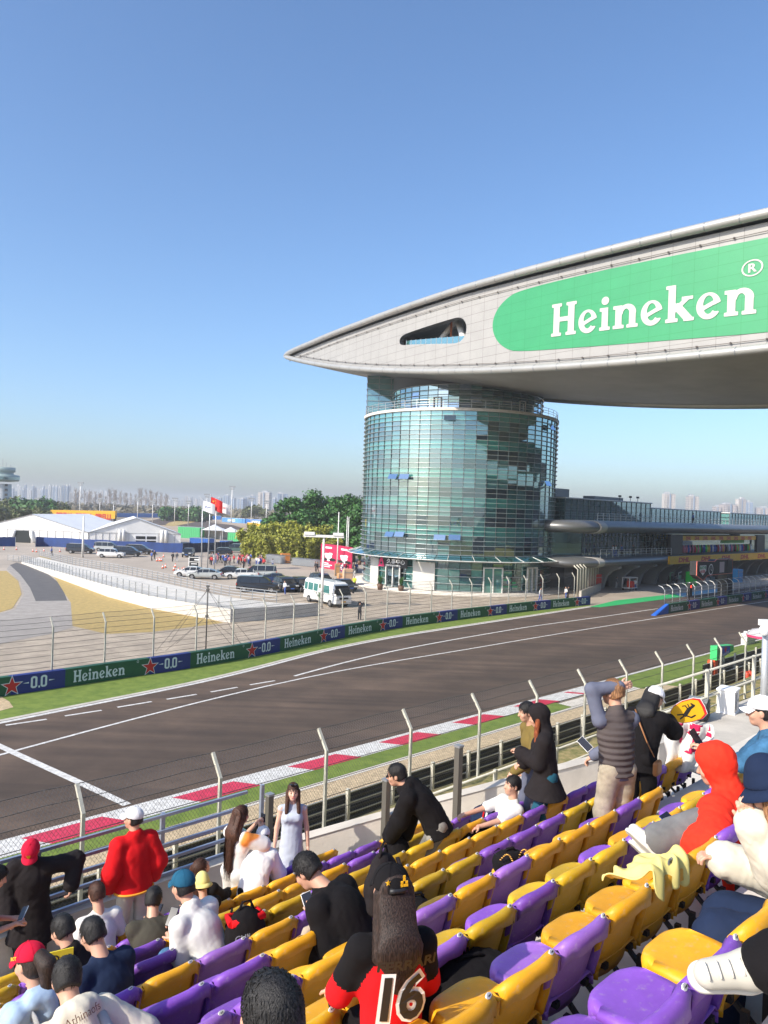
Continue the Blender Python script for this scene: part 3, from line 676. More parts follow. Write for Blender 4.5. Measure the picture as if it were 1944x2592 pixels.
gline('long_line', [(-120, 1945)] + Z7([(0, 972), (400, 862), (800, 760), (1250, 640), (1659, 545)]) + [(800, 1708), (900, 1688), (1040, 1668), (1200, 1642), (1344, 1616), (1560, 1581), (1760, 1550), (1944, 1522), (2200, 1484)], .17, .024)
gline('pit_line', [(745, 1712), (860, 1680), (1000, 1647), (1150, 1619), (1344, 1586), (1500, 1565), (1665, 1541)], .20, .020)
gline('start_line', [(-60, 1862), (0, 1890), (60, 1918), (150, 1959), (240, 2000), (322, 2039)], .32, .028)
# white patches of rubbed tarmac are left to the asphalt's own noise
sheet('pit_entry_green', [ST(78.5, 45.3), ST(79.5, 44.4), ST(101, 44.2), ST(104, 46.6), ST(88, 47.0)], M_greenp, .028)
sheet('pit_entry_blue', [ST(101, 44.2), ST(120, 44.2), ST(122, 46.6), ST(104, 46.6)], M_bluep, .028)
# near side of the track: line, kerb, turf, gravel, rising bank
def strip(name, S0, S1, T0, T1, z0, z1, m, step=4):
    k = max(2, int((S1 - S0) / step)); b = MB()
    b.grid([[ST(S0 + (S1 - S0) * i / k, T1, z1), ST(S0 + (S1 - S0) * i / k, T0, z0)] for i in range(k + 1)], 0, False)
    return tag(b.build(name, m), kind='structure')
strip('near_edge_line', -40, 200, 24.02, 24.25, .020, .020, M_white)
S_END = 39.5
kb = MB(); kr = MB()
x = -40.0; i = 0; L = 2.55
while x < S_END - .1:
    e = min(x + L, S_END - .0)
    sl_ = .55                                                   # slanted block edges
    w0, w1 = 24.0, 22.98
    q = [ST(x, w0, .03), ST(x + sl_, w1, .055), ST(min(e + sl_, S_END + .5), w1, .055), ST(e, w0, .03)]
    (kr if i % 2 else kb).add([*q, *[(p.x, p.y, .0) for p in q]], [(0, 1, 2, 3), (1, 5, 6, 2), (0, 3, 7, 4)])
    x = e; i += 1
kb.add([ST(S_END, 24, .03), ST(S_END, 22.98, .055), ST(S_END + 4.6, 24, .02)], [(0, 1, 2)])
tag(kb.build('kerb_white_blocks', M_white), kind='structure'); tag(kr.build('kerb_red_blocks', M_redp), kind='structure')
strip('near_turf', -40, 36.5, 21.9, 22.97, .03, .05, M_green)
strip('near_gutter', -40, 200, 21.62, 21.88, .034, .034, M_concl)
strip('near_gravel_bed', -40, 46, 21.60, 18.4 - .3, .032, .38, M_gravel)
strip('near_side_turf', 44, 200, 23.95, 20.4, .03, .05, M_green)
strip('near_side_sand', 44, 200, 20.38, 19.6, .05, .12, M_gravel)
strip('near_service_lane', 46, 200, 19.6, 18.05, .12, .35, MATS['old_asphalt'])
sheet('turf_wedge', [ST(36.5, 22.74), ST(39.9, 22.7), ST(44, 23.9), ST(44, 21.9), ST(36.5, 21.9)], M_concl, .045)
# the bank from the barrier up to the stand
k = 60; P = []
rnd = random.Random(3)
prof = [(18.1, .36), (17.0, .5), (16.2, 1.1), (15.3, 1.9), (14.3, 2.35), (12.5, 2.5), (10.0, 2.9), (6.5, 3.3)]
for i in range(k + 1):
    S = -40 + i * 3
    P.append([ST(S, T, z + rnd.uniform(-.05, .05)) for T, z in prof])
b = MB(); b.grid(P, 0, True, True); tag(b.build('grass_bank', M_bank), kind='structure')
# ================================================================== GLASS TOWER AND WING ROOF
def glass_mat(name, tint, refl=.55, deep=.06, gloss=(.62, .82, .86), patt=None):
    m = bpy.data.materials.new(name); m.use_nodes = True; n = m.node_tree; b = BS(m)
    b.inputs['Base Color'].default_value = (*tint, 1); b.inputs['Roughness'].default_value = .25
    g = N(m, 'ShaderNodeBsdfGlossy'); g.inputs['Color'].default_value = (*gloss, 1); g.inputs['Roughness'].default_value = .02
    x = N(m, 'ShaderNodeMixShader'); x.inputs[0].default_value = refl
    f = N(m, 'ShaderNodeLayerWeight'); f.inputs[0].default_value = .35
    r = N(m, 'ShaderNodeMapRange'); r.inputs[3].default_value = refl; r.inputs[4].default_value = min(1, refl + .55)
    LK(m, f.outputs['Facing'], r.inputs[0]); LK(m, r.outputs[0], x.inputs[0])
    LK(m, b.outputs[0], x.inputs[1]); LK(m, g.outputs[0], x.inputs[2]); LK(m, x.outputs[0], n.nodes['Material Output'].inputs[0])
    return m
M_spandrel = glass_mat('glass_spandrel', (.055, .26, .22), .28)
M_vision = glass_mat('glass_vision', (.008, .022, .027), .33)
M_blind = glass_mat('glass_blind', (.07, .20, .19), .32)
M_teal = glass_mat('glass_teal', (.02, .12, .11), .30)
M_open = glass_mat('glass_open', (.04, .09, .16), .45, gloss=(.65, .8, .95))
M_alu = mat('aluminium', (.62, .63, .62), .35, .6)
M_alud = mat('grey_metal', (.32, .33, .34), .4, .5)
M_steelw = mat('white_steel', (.72, .71, .68), .45)
M_black = mat('black_paint', (.015, .015, .017), .5)
TWX, TWY = 10.75, 110.0
tower = empty('glass_tower', (TWX, TWY, 0), 'round green glass tower ringed with thin metal fins under the wing roof', 'tower')
def drum(R, z0, z1, npan, rowh, parent, rnd, kinds, tilt=.007, prefix='facade', cx=0, cy=0, a0=0., a1=2 * math.pi):
    rows = max(1, round((z1 - z0) / rowh)); mats = [M_spandrel, M_vision, M_blind, M_teal, M_open]
    b = MB()
    for r in range(rows):
        za, zb = z0 + (z1 - z0) * r / rows, z0 + (z1 - z0) * (r + 1) / rows
        for i in range(npan):
            p, q = a0 + (a1 - a0) * i / npan, a0 + (a1 - a0) * (i + 1) / npan
            t1, t2_ = rnd.gauss(0, tilt), rnd.gauss(0, tilt)
            A = Vector((cx + R * math.cos(p), cy + R * math.sin(p), 0)); B = Vector((cx + R * math.cos(q), cy + R * math.sin(q), 0))
            o = (A + B - 2 * Vector((cx, cy, 0))).normalized(); w = (B - A).normalized() * .03
            e1 = o * t1 * .5; e2 = o * t2_ * .5
            vs = [A + w + Vector((0, 0, za + .02)) - e1 - e2, B - w + Vector((0, 0, za + .02)) - e1 + e2, B - w + Vector((0, 0, zb - .02)) + e1 + e2, A + w + Vector((0, 0, zb - .02)) + e1 - e2]
            b.add(vs, [(0, 1, 2, 3)], kinds(r, i))
    return b.build(prefix, mats, parent)
rnd = random.Random(11)
RT = 13.8; ZT = 23.55; NP = 58; FL = 3.68; Z0 = 5.0             # five floors above the canopy
blindcol = {}
def kinds_main(r, i):
    fr = r % 3; fl = r // 3
    if fr == 2: return 0                                         # spandrel band under each slab
    key = (fl, i); v = blindcol.setdefault(key, rnd.random())
    if fr == 0: return 1 if v < .72 else (2 if v < .85 else 3)
    return 3 if v < .35 else (2 if v < .55 else 1)
drum(RT, Z0, ZT, NP, (ZT - Z0) / 15, tower, rnd, kinds_main)
core = MB(); core.lathe([(RT - .25, 4.6), (RT - .25, ZT - .1), (0, ZT - .1)], n=58); core.build('core', mat('core_dark', (.01, .015, .016), .8), tower)
fin = None
for k in range(31):
    z = Z0 + (ZT - Z0) * k / 30
    b = MB(); b.lathe([(RT + .10, -.022), (RT + .30, -.016), (RT + .30, .016), (RT + .10, .022), (RT + .10, -.022)], n=116)
    if fin is None: fin = b.build('sunshade_fin', M_alu, tower, (0, 0, z))
    else:
        o = fin.copy(); COL.objects.link(o); o.parent = tower; o.location = (0, 0, z)
b = MB()
for i in range(NP):
    a = 2 * math.pi * i / NP; b.box(((RT + .04) * math.cos(a), (RT + .04) * math.sin(a), (Z0 + ZT) / 2), (.10, .06, ZT - Z0), 0, a)
b.build('mullion', mat('mullion_grey', (.16, .20, .20), .5, .3), tower)
# parapet and upper balcony rail
b = MB(); b.lathe([(RT + .3, ZT), (RT + .3, ZT + .35), (RT - .1, ZT + .35), (RT - .1, ZT + .02), (0, ZT + .02)], n=116); b.build('roof_terrace', M_concl, tower)
b = MB()
for z in (.75, 1.05, 1.4): b.tube([((RT + .1) * math.cos(a), (RT + .1) * math.sin(a), ZT + z) for a in [2 * math.pi * i / 96 for i in range(97)]], .03, 5)
for i in range(48):
    a = 2 * math.pi * i / 48; b.box(((RT + .1) * math.cos(a), (RT + .1) * math.sin(a), ZT + .85), (.05, .05, 1.1), 0, a)
b.build('railing', M_alu, tower)
# neck drum under the wing
NX, NY, RN = 1.1, 1.8, 11.0
def kinds_neck(r, i): return [2, 4, 3, 1][int(rnd.random() * 4)] if r < 5 else 1
drum(RN, ZT + .05, ZT + 4.2, 46, .85, tower, rnd, kinds_neck, .02, 'neck_facade', NX, NY)
b = MB(); b.lathe([(RN - .2, ZT), (RN - .2, ZT + 4.2), (RN + .1, ZT + 4.2), (RN + .1, ZT + 8)], (NX, NY, 0), 60); b.build('neck_core', mat('soffit_band', (.10, .105, .11), .55), tower)
for k in range(7):
    b = MB(); z = ZT + .1 + 4.1 * k / 6; b.lathe([(RN + .05, -.03), (RN + .2, -.02), (RN + .2, .02), (RN + .05, .03)], (NX, NY, z), 92); b.build('neck_fin', M_alu, tower)
b = MB()
for i in range(46):
    a = 2 * math.pi * i / 46; b.box((NX + (RN + .02) * math.cos(a), NY + (RN + .02) * math.sin(a), ZT + 2.1), (.1, .06, 4.2), 0, a)
b.build('neck_mullion', MATS['mullion_grey'], tower)
# white framed terrace doors on the neck
for a in (-2.05, -.93):
    b = MB(); c = Vector((NX + (RN + .12) * math.cos(a), NY + (RN + .12) * math.sin(a), ZT + 1.25))
    R = Matrix.Rotation(a + math.pi / 2, 3, 'Z')
    for dx in (-.55, .55): b.box(c + R @ Vector((dx, 0, 0)), (.1, .12, 2.4), 0, M=R)
    b.box(c + R @ Vector((0, 0, 1.2)), (1.2, .12, .1), 0, M=R)
    b.build('terrace_door', M_steelw, tower)
# stair shaft at the left of the neck
sx, sy = -11.2, 4.6
b = MB(); b.box((sx, sy, ZT + 3.4), (5.2, 6, 6.8)); b.build('stair_shaft', M_blind, tower, rz=0)
b = MB()
for k in range(8): b.box((sx, sy, ZT + .5 + k * .85), (5.5, 6.3, .06))
for dx in (-2.62, -.9, .9, 2.62): b.box((sx + dx, sy - 3.03, ZT + 3.4), (.07, .07, 6.8))
b.build('shaft_frame', M_alud, tower)
# ground floor
def kinds_g(r, i):
    return 3 if r in (0, 1, 3) and rnd.random() < .8 else (1 if rnd.random() < .5 else 0)
drum(RT - .35, .35, 4.1, 58, .94, tower, rnd, kinds_g, .012, 'ground_floor_glazing')
b = MB(); b.lathe([(RT - .7, 0), (RT - .7, 4.6)], n=58); b.build('lobby_core', MATS['core_dark'], tower)
b = MB()
for k in range(5): z = .35 + 3.75 * k / 4; b.lathe([(RT - .3, z - .03), (RT - .12, z - .02), (RT - .12, z + .02), (RT - .3, z + .03)], n=90)
b.build('lobby_rail', M_alu, tower)
b = MB(); b.lathe([(RT + 2.2, 0), (RT + 2.2, .12), (RT + 1.3, .12), (RT + 1.3, .26), (RT - .8, .26)], n=90); b.build('plinth', M_concl, tower)
M_slat = mat('white_slat', (.66, .64, .60), .6)
def wallpatch(a, w, z0, z1, m, name, R=RT - .12, thick=.12, slats=True):
    b = MB(); n = 6; P = []
    for i in range(n + 1):
        q = a - w / 2 / R + w / R * i / n
        P.append(q)
    for i in range(n):
        m_ = (P[i] + P[i + 1]) / 2
        b.box((R * math.cos(m_), R * math.sin(m_), (z0 + z1) / 2), (thick, w / n + .004, z1 - z0), 0, m_)
    if slats:
        for k in range(int((z1 - z0) / .16)):
            for i in range(n):
                m_ = (P[i] + P[i + 1]) / 2
                b.box(((R + .09) * math.cos(m_), (R + .09) * math.sin(m_), z0 + .08 + k * .16), (.06, w / n + .004, .05), 0, m_)
    return b.build(name, m, tower)
A = lambda u: math.asin(max(-1, min(1, (cc(u, 1480)[0] / F * 100 - TWX) / RT))) - math.pi / 2     # bearing on the drum seen at column u
wallpatch(A(944), 2.1, .3, 3.9, M_slat, 'wall_panel'); wallpatch(A(1068), 3.0, .3, 3.9, M_slat, 'wall_panel')
def doorframe(a, w, h, name='door', dark=True):
    R = Matrix.Rotation(a + math.pi / 2, 3, 'Z'); c = Vector(((RT - .02) * math.cos(a), (RT - .02) * math.sin(a), .26))
    b = MB()
    for dx in (-w / 2, 0, w / 2): b.box(c + R @ Vector((dx, -.05, h / 2)), (.12, .22, h), 0, M=R)
    b.box(c + R @ Vector((0, -.05, h)), (w + .12, .22, .14), 0, M=R)
    o = b.build(name, M_steelw, tower)
    b = MB(); b.box(c + R @ Vector((0, .06, h / 2)), (w, .06, h - .02), 0, M=R); b.build('door_leaf', M_vision if dark else M_spandrel, o)
doorframe(A(994), 2.4, 2.9); doorframe(A(1238), 2.6, 3.2, dark=False); doorframe(A(1345), 2.0, 3.2)
# canopy ring: glass and struts
b = MB(); NC = 58
for i in range(NC):
    p, q = 2 * math.pi * i / NC + .004, 2 * math.pi * (i + 1) / NC - .004
    b.add([((RT + .1) * math.cos(p), (RT + .1) * math.sin(p), 4.95), ((RT + .1) * math.cos(q), (RT + .1) * math.sin(q), 4.95), ((RT + 2.1) * math.cos(q), (RT + 2.1) * math.sin(q), 4.35), ((RT + 2.1) * math.cos(p), (RT + 2.1) * math.sin(p), 4.35)], [(0, 3, 2, 1)])
can = b.build('canopy', M_teal, tower)
b = MB()
for i in range(0, NC, 2):
    a = 2 * math.pi * i / NC; c_, s_ = math.cos(a), math.sin(a)
    b.tube([((RT) * c_, (RT) * s_, 4.35), ((RT + 2.1) * c_, (RT + 2.1) * s_, 4.4)], .035, 4)
    b.tube([((RT) * c_, (RT) * s_, 5.0), ((RT + 2.1) * c_, (RT + 2.1) * s_, 4.4)], .035, 4)
b.tube([((RT + 2.12) * math.cos(a), (RT + 2.12) * math.sin(a), 4.36) for a in [2 * math.pi * i / 90 for i in range(91)]], .05, 5)
b.build('canopy_frame', M_steelw, can)
# open window flaps
def flap(u, v, w=1.5, h=.62, lab=None):
    a = A(u); p = None
    x, y = cc(u, v); Yd = TWY + (RT + .1) * math.sin(a); z = H - y / F * Yd
    R = Matrix.Rotation(a + math.pi / 2, 3, 'Z') @ Matrix.Rotation(math.radians(-28), 3, 'X')
    b = MB(); b.box(Vector(((RT + .55) * math.cos(a), (RT + .55) * math.sin(a), z)), (w, .05, h * 1.2), 0, M=R)
    b.build('open_window', M_open, tower)
for u, v in zr(880, 920, .3376, [(330, 848), (410, 848), (710, 408), (320, 1280), (390, 1280), (668, 1302), (770, 1302), (1486, 480), (1466, 900)]): flap(u, v)
# sign above the entrance: pink emblem and white lettering
M_pink = mat('pink_sign', (.80, .03, .16), .5); M_signw = mat('sign_white', (.85, .85, .85), .5)
a = A(990); R = Matrix.Rotation(a + math.pi / 2, 3, 'Z'); c = Vector(((RT + .25) * math.cos(a), (RT + .25) * math.sin(a), 0))
b = MB(); b.box(c + R @ Vector((.5, .2, 3.45)), (4.6, .12, 1.15), 0, M=R); sg = b.build('entrance_sign', M_black, tower)
b = MB(); put(b, text_geo('久事中心', .02), lambda x, y: c + R @ Vector((-.8 + x * .82, .10, 3.42 + y * .72))); put(b, text_geo('JUSS SPORTS CENTER', .02), lambda x, y: c + R @ Vector((-.8 + x * .265, .10, 3.0 + y * .26))); b.build('lettering', M_signw, sg)
b = MB(); put(b, field_mesh(lambda X, Y: mx(mn(polyf(X, Y, [(.0, 0), (.42, 1.3), (.68, 1.3), (1.1, 0)]), ell(X, Y, .55, 1.25, .22, .18)), -ell(X, Y, .55, .45, .16, .22)), -.1, 1.2, -.1, 1.5, 40, 46), lambda x, y: c + R @ Vector((-2.35 + x * 1.05, .09, 2.9 + y * 1.0))); b.build('emblem', M_pink, sg)

# ------------------------------------------------------------------ the wing
AX = Vector((-19.0, 136.3, 0)); DX = Vector((-t2[0], -t2[1], 0)); NS = Vector((s2[0], s2[1], 0)); LW = 95.0
def ww(ta):
    q = 1 - (1 - ta / LW) ** 2
    return 17.2 * max(0., q) ** .9
TAB = [(0, 27.3), (14, 26.7), (31, 26.4), (53, 26.3), (63, 26.05), (78, 25.65), (95, 25.2)]
def itab(tb, x):
    for (a, p), (b_, q) in zip(tb, tb[1:]):
        if x <= b_: return p + (q - p) * (x - a) / (b_ - a)
    return tb[-1][1]
def fold(ta): return ta if ta <= LW else 2 * LW - ta
def zt(ta): return H + itab(TAB, fold(ta))
def zb(ta): ta = fold(ta); return H + 14.2 + 13.0 * (1 - ta / LW) ** 2.05
def wp(ta, z, inset=0., side=-1): f = fold(ta); return AX + DX * ta + NS * (side * max(0, ww(f) - inset)) + Vector((0, 0, z))
wing = empty('wing_roof', (0, 0, 0), 'long white boat shaped wing roof with green panel above the glass tower', 'roof')
M_tube = mat('wing_tube', (.42, .415, .395), .40, .35, var=.06, vs=.3)
def tile_mat(name, col, seam, var=.06, dash=False):
    m = mat(name, col, .45, var=var, vs=.4)
    tc = N(m, 'ShaderNodeUVMap'); br = N(m, 'ShaderNodeTexBrick'); br.offset = 0
    br.inputs['Scale'].default_value = 1; br.inputs['Brick Width'].default_value = 2.1; br.inputs['Row Height'].default_value = 1.05; br.inputs['Mortar Size'].default_value = .022
    br.inputs['Color1'].default_value = (1, 1, 1, 1); br.inputs['Color2'].default_value = (.965, .965, .965, 1); br.inputs['Mortar'].default_value = (*seam, 1); br.inputs['Mortar Smooth'].default_value = .3
    LK(m, tc.outputs[0], br.inputs[0]); x = N(m, 'ShaderNodeMix', data_type='RGBA', blend_type='MULTIPLY'); x.inputs[0].default_value = 1
    LK(m, BS(m).inputs['Base Color'].links[0].from_socket, x.inputs[6]); LK(m, br.outputs[0], x.inputs[7]); LK(m, x.outputs[2], BS(m).inputs['Base Color'])
    return m
M_tile = tile_mat('wing_tile', (.35, .34, .325), (.45, .42, .40)); M_gtile = tile_mat('wing_green', (.036, .29, .12), (.45, .8, .6), .04)
def field_obj(name, fn, box, nx, ny, mp, m, parent, flip=False, uv=True):
    v, f = field_mesh(fn, *box, nx, ny); b = MB(); b.add([mp(a, c_) for a, c_ in v], f, 0, True)
    o = b.build(name, m, parent)
    if uv:
        l = o.data.uv_layers.new(name='UVMap'); vi = np.zeros(len(o.data.loops), int); o.data.loops.foreach_get('vertex_index', vi)
        vv = np.array(v); l.data.foreach_set('uv', vv[vi].ravel())
    return o
LIM = 150
hole = [(41.0, 21.4), (40.0, 22.2), (41.0, 23.0), (44.0, 23.35), (50.5, 23.9), (52.6, 23.9), (53.8, 23.0), (54.0, 21.7), (53.6, 20.4), (52.4, 19.7), (50, 19.9), (44, 20.9)]
hole = [(40.9, 21.7), (40.5, 22.35), (41.0, 23.0), (43.2, 23.15), (51.2, 23.3), (52.8, 23.2), (53.7, 22.4), (53.9, 21.5), (53.5, 20.6), (52.5, 20.1), (50, 20.45), (43.5, 21.45)]
def rounded(P, n=3):
    for _ in range(n):
        Q = []
        for i in range(len(P)):
            a, b_ = P[i], P[(i + 1) % len(P)]; Q += [(a[0] * .75 + b_[0] * .25, a[1] * .75 + b_[1] * .25), (a[0] * .25 + b_[0] * .75, a[1] * .25 + b_[1] * .75)]
        P = Q
    return P
hole = rounded(hole, 2)
vzt = np.vectorize(zt); vzb = np.vectorize(zb)
green = [(61.9, 24.35), (60.1, 23.85), (58.6, 22.8), (58.0, 21.2), (58.7, 19.5), (60.2, 18.3), (62.0, 17.65), (72.6, 16.75), (81.6, 16.1), (88.4, 15.65), (100, 15.3), (115, 15.9), (130, 17.3), (132, 19), (130, 21.5), (120, 22.9), (100, 23.3), (88.2, 23.5), (77.9, 23.95), (70.7, 24.2)]
green = rounded(green, 2)
INS = .55
def face_fn(X, Y): return mx(mx(vzb(X) + .25 - (Y + H), (Y + H) - vzt(X) + .55), -polyf(X, Y, hole))
wf = field_obj('side_cladding', face_fn, (3, LIM, 13.5, 27.2), 588, 92, lambda a, z: wp(a, z + H, INS), M_tile, wing)
field_obj('green_panel', lambda X, Y: polyf(X, Y, green), (57, 135, 15, 25), 300, 70, lambda a, z: wp(a, z + H, INS - .05), M_gtile, wf)
GW = word('Heineken'); k_ = (87.6 - 66.5) / GW[2]
def txmap(x, y):
    ta = 66.5 + x * k_; z = 18.55 + (17.35 - 18.55) * (ta - 66.5) / 21.3 + y * 3.35
    return wp(ta, z + H, INS - .10)
b = MB(); put(b, GW, txmap); b.build('lettering', mat('letter_white', (.50, .48, .45), .5), wf)
b = MB(); put(b, field_mesh(lambda X, Y: mx(ell(X, Y, .5, .5, .5, .5), -ell(X, Y, .5, .5, .42, .42)), 0, 1, 0, 1, 30, 30), lambda x, y: wp(86.0 + x * 1.75, H + 20.55 + y * 1.4, INS - .10))
put(b, text_geo('R', .03), lambda x, y: wp(86.5 + x * 1.15, H + 20.92 + y * 1.0, INS - .10)); b.build('registered_mark', MATS['letter_white'], wf)
# rolled rims
def rim(zf, r, off, name, side=-1, n=150, rings=True):
    P = [wp(LIM * (i / n), zf(LIM * i / n) + off, 0, side) for i in range(n + 1)]
    b = MB(); b.tube(P, [min(r, .25 + r * i / 6) for i in range(n + 1)], 12)
    o = b.build(name, M_tube, wing)
    if rings:
        b = MB(); d = 0
        for i in range(2, n, 3):
            p = P[i]; q = (P[i + 1] - P[i]).normalized(); b.tube([p - q * .05, p + q * .05], r * 1.03 if i > 5 else r * .9, 12)
        b.build('rim_joint', M_alud, o)
    return o
rim(zt, .42, 0, 'upper_rim'); rim(zb, .40, 0, 'lower_rim'); rim(zt, .52, 0, 'upper_rim', 1, rings=False); rim(zb, .50, 0, 'lower_rim', 1, rings=False)
# thin service rail under the upper rim
b = MB()
for zf, o_ in ((zt, -1.35), (zb, .85)):
    P = [wp(3 + (LIM - 3) * i / 200, zf(3 + (LIM - 3) * i / 200) + o_, INS - .16) for i in range(201)]
    b.tube(P, .035, 4)
    for i in range(0, 201, 4): b.box(P[i], (.14, .16, .13))
b.build('service_rail', mat('rail_brown', (.12, .10, .09), .6), wing)
# soffit and roof
def slab(zf, bulge, name, m, flip):
    n = 75; k = 12; P = []
    for i in range(n + 1):
        ta = LIM * i / n + .01; a = wp(ta, zf(ta), .2, -1); b_ = wp(ta, zf(ta), .2, 1)
        P.append([a.lerp(b_, j / k) + Vector((0, 0, bulge * (ww(fold(ta)) / 17.2) * math.sin(math.pi * j / k))) for j in range(k + 1)])
    b = MB(); b.grid(P, 0, True, flip); return b.build(name, m, wing)
M_soff = mat('soffit', (.34, .335, .325), .55, .1, var=.12, vs=.25, stretch=(1, 1, 1), bump=.12, bs=3)
slab(zb, -.5, 'soffit', M_soff, False); slab(zt, 1.2, 'roof_skin', M_tube, True)
fb = MB(); fb.grid([[wp(ta, zb(ta) , .3, 1), wp(ta, zt(ta), .3, 1)] for ta in np.linspace(1, LIM, 100)]); fb.build('rear_cladding', M_tile, wing)
# the room behind the opening
def hp(i, dn): a, z = hole[i % len(hole)]; p = wp(a, z + H, INS); return p + NS * dn
b = MB(); n = len(hole); b.grid([[hp(i, 0), hp(i, .9)] for i in range(n + 1)]); b.build('opening_rim', mat('rim_dark', (.10, .105, .11), .5), wf)
b = MB()
def wq(ta, z, dn): return wp(ta, z + H, INS) + NS * dn
b.grid([[wq(ta, 19.4, 6.0), wq(ta, 24.6, 6.0)] for ta in np.linspace(38, 57, 12)]); b.grid([[wq(ta, 19.75 + (54 - ta) * .1, .3), wq(ta, 19.75 + (54 - ta) * .1, 6.0)] for ta in np.linspace(38, 57, 12)], 1)
b.grid([[wq(ta, 24.2, .3), wq(ta, 24.2, 6.0)] for ta in np.linspace(38, 57, 12)])
b.build('recess', [mat('recess_dark', (.26, .31, .34), .6), mat('deck_grey', (.3, .3, .3), .7)], wf)
b = MB()
b.tube([wq(44.5, 20.6, 2.5), wq(49, 24.3, 3.2)], .35, 10); b.tube([wq(52.4, 20.0, 1.6), wq(49.7, 23.6, 2.8)], .42, 10)
b.build('brace', M_steelw, wf)
b = MB(); b.box(wq(48.9, 22.6, 2.2), (.25, .25, 3.5)); b.build('lamp_post', mat('orange_brown', (.35, .09, .02), .5), wf)
b = MB()
for a in np.linspace(41.2, 52.8, 12): b.box(wq(a, 21.9 - (a - 41) * .115, .8), (.06, .06, 1.25))
b.build('balustrade_post', M_alu, wf)
b = MB()
for a in np.linspace(41.2, 51.7, 11): b.grid([[wq(a + .04, 21.3 - (a - 41) * .115, .82), wq(a + .04, 22.45 - (a - 41) * .115, .82)], [wq(a + 1.0, 21.2 - (a - 41) * .115, .82), wq(a + 1.0, 22.35 - (a - 41) * .115, .82)]])
b.build('balustrade_glass', M_blind, wf)
# ================================================================== BOARDS, PIT WALL, FENCES
M_bgreen = mat('board_green', (.012, .10, .045), .45, var=.1); M_bblue = mat('board_blue', (.012, .025, .20), .45, var=.1)
M_lett = mat('board_white', (.72, .78, .80), .5); M_star = mat('board_red', (.60, .02, .02), .5)
M_post = mat('fence_post', (.52, .50, .42), .6, var=.15, vs=6); M_wire = mat('wire_dark', (.09, .085, .08), .6)
M_rail = mat('rail_steel', (.50, .52, .54), .4, .5)
ST0 = (star_poly(.50, .20), [tuple(range(10))]); ST1 = (star_poly(.60, .245), [tuple(range(10))])
def curve_map(P):
    L = [0]
    for a, b_ in zip(P, P[1:]): L.append(L[-1] + (b_ - a).length)
    def f(d, z, off=0.):
        j = min(max(int(np.searchsorted(L, d)) - 1, 0), len(P) - 2); a, b_ = P[j], P[j + 1]; q = (b_ - a).normalized()
        return a + q * (d - L[j]) + Vector((q.y, -q.x, 0)) * off + Vector((0, 0, z))
    return f, L[-1]
def ad_panel(f, d0, d1, period0, T_, root, z0=.02, h=.98, blue0=None):
    """one hoarding element from d0 to d1 along f"""
    n = max(2, int((d1 - d0) / 1.2)); root_o = root
    b = MB(); P = [[f(d0 + (d1 - d0) * i / n, z0 + z, o) for z, o in ((0, 0), (h, 0), (h, -.35), (0, -.35))] for i in range(n + 1)]
    b.grid(P, 0, False, True); return b
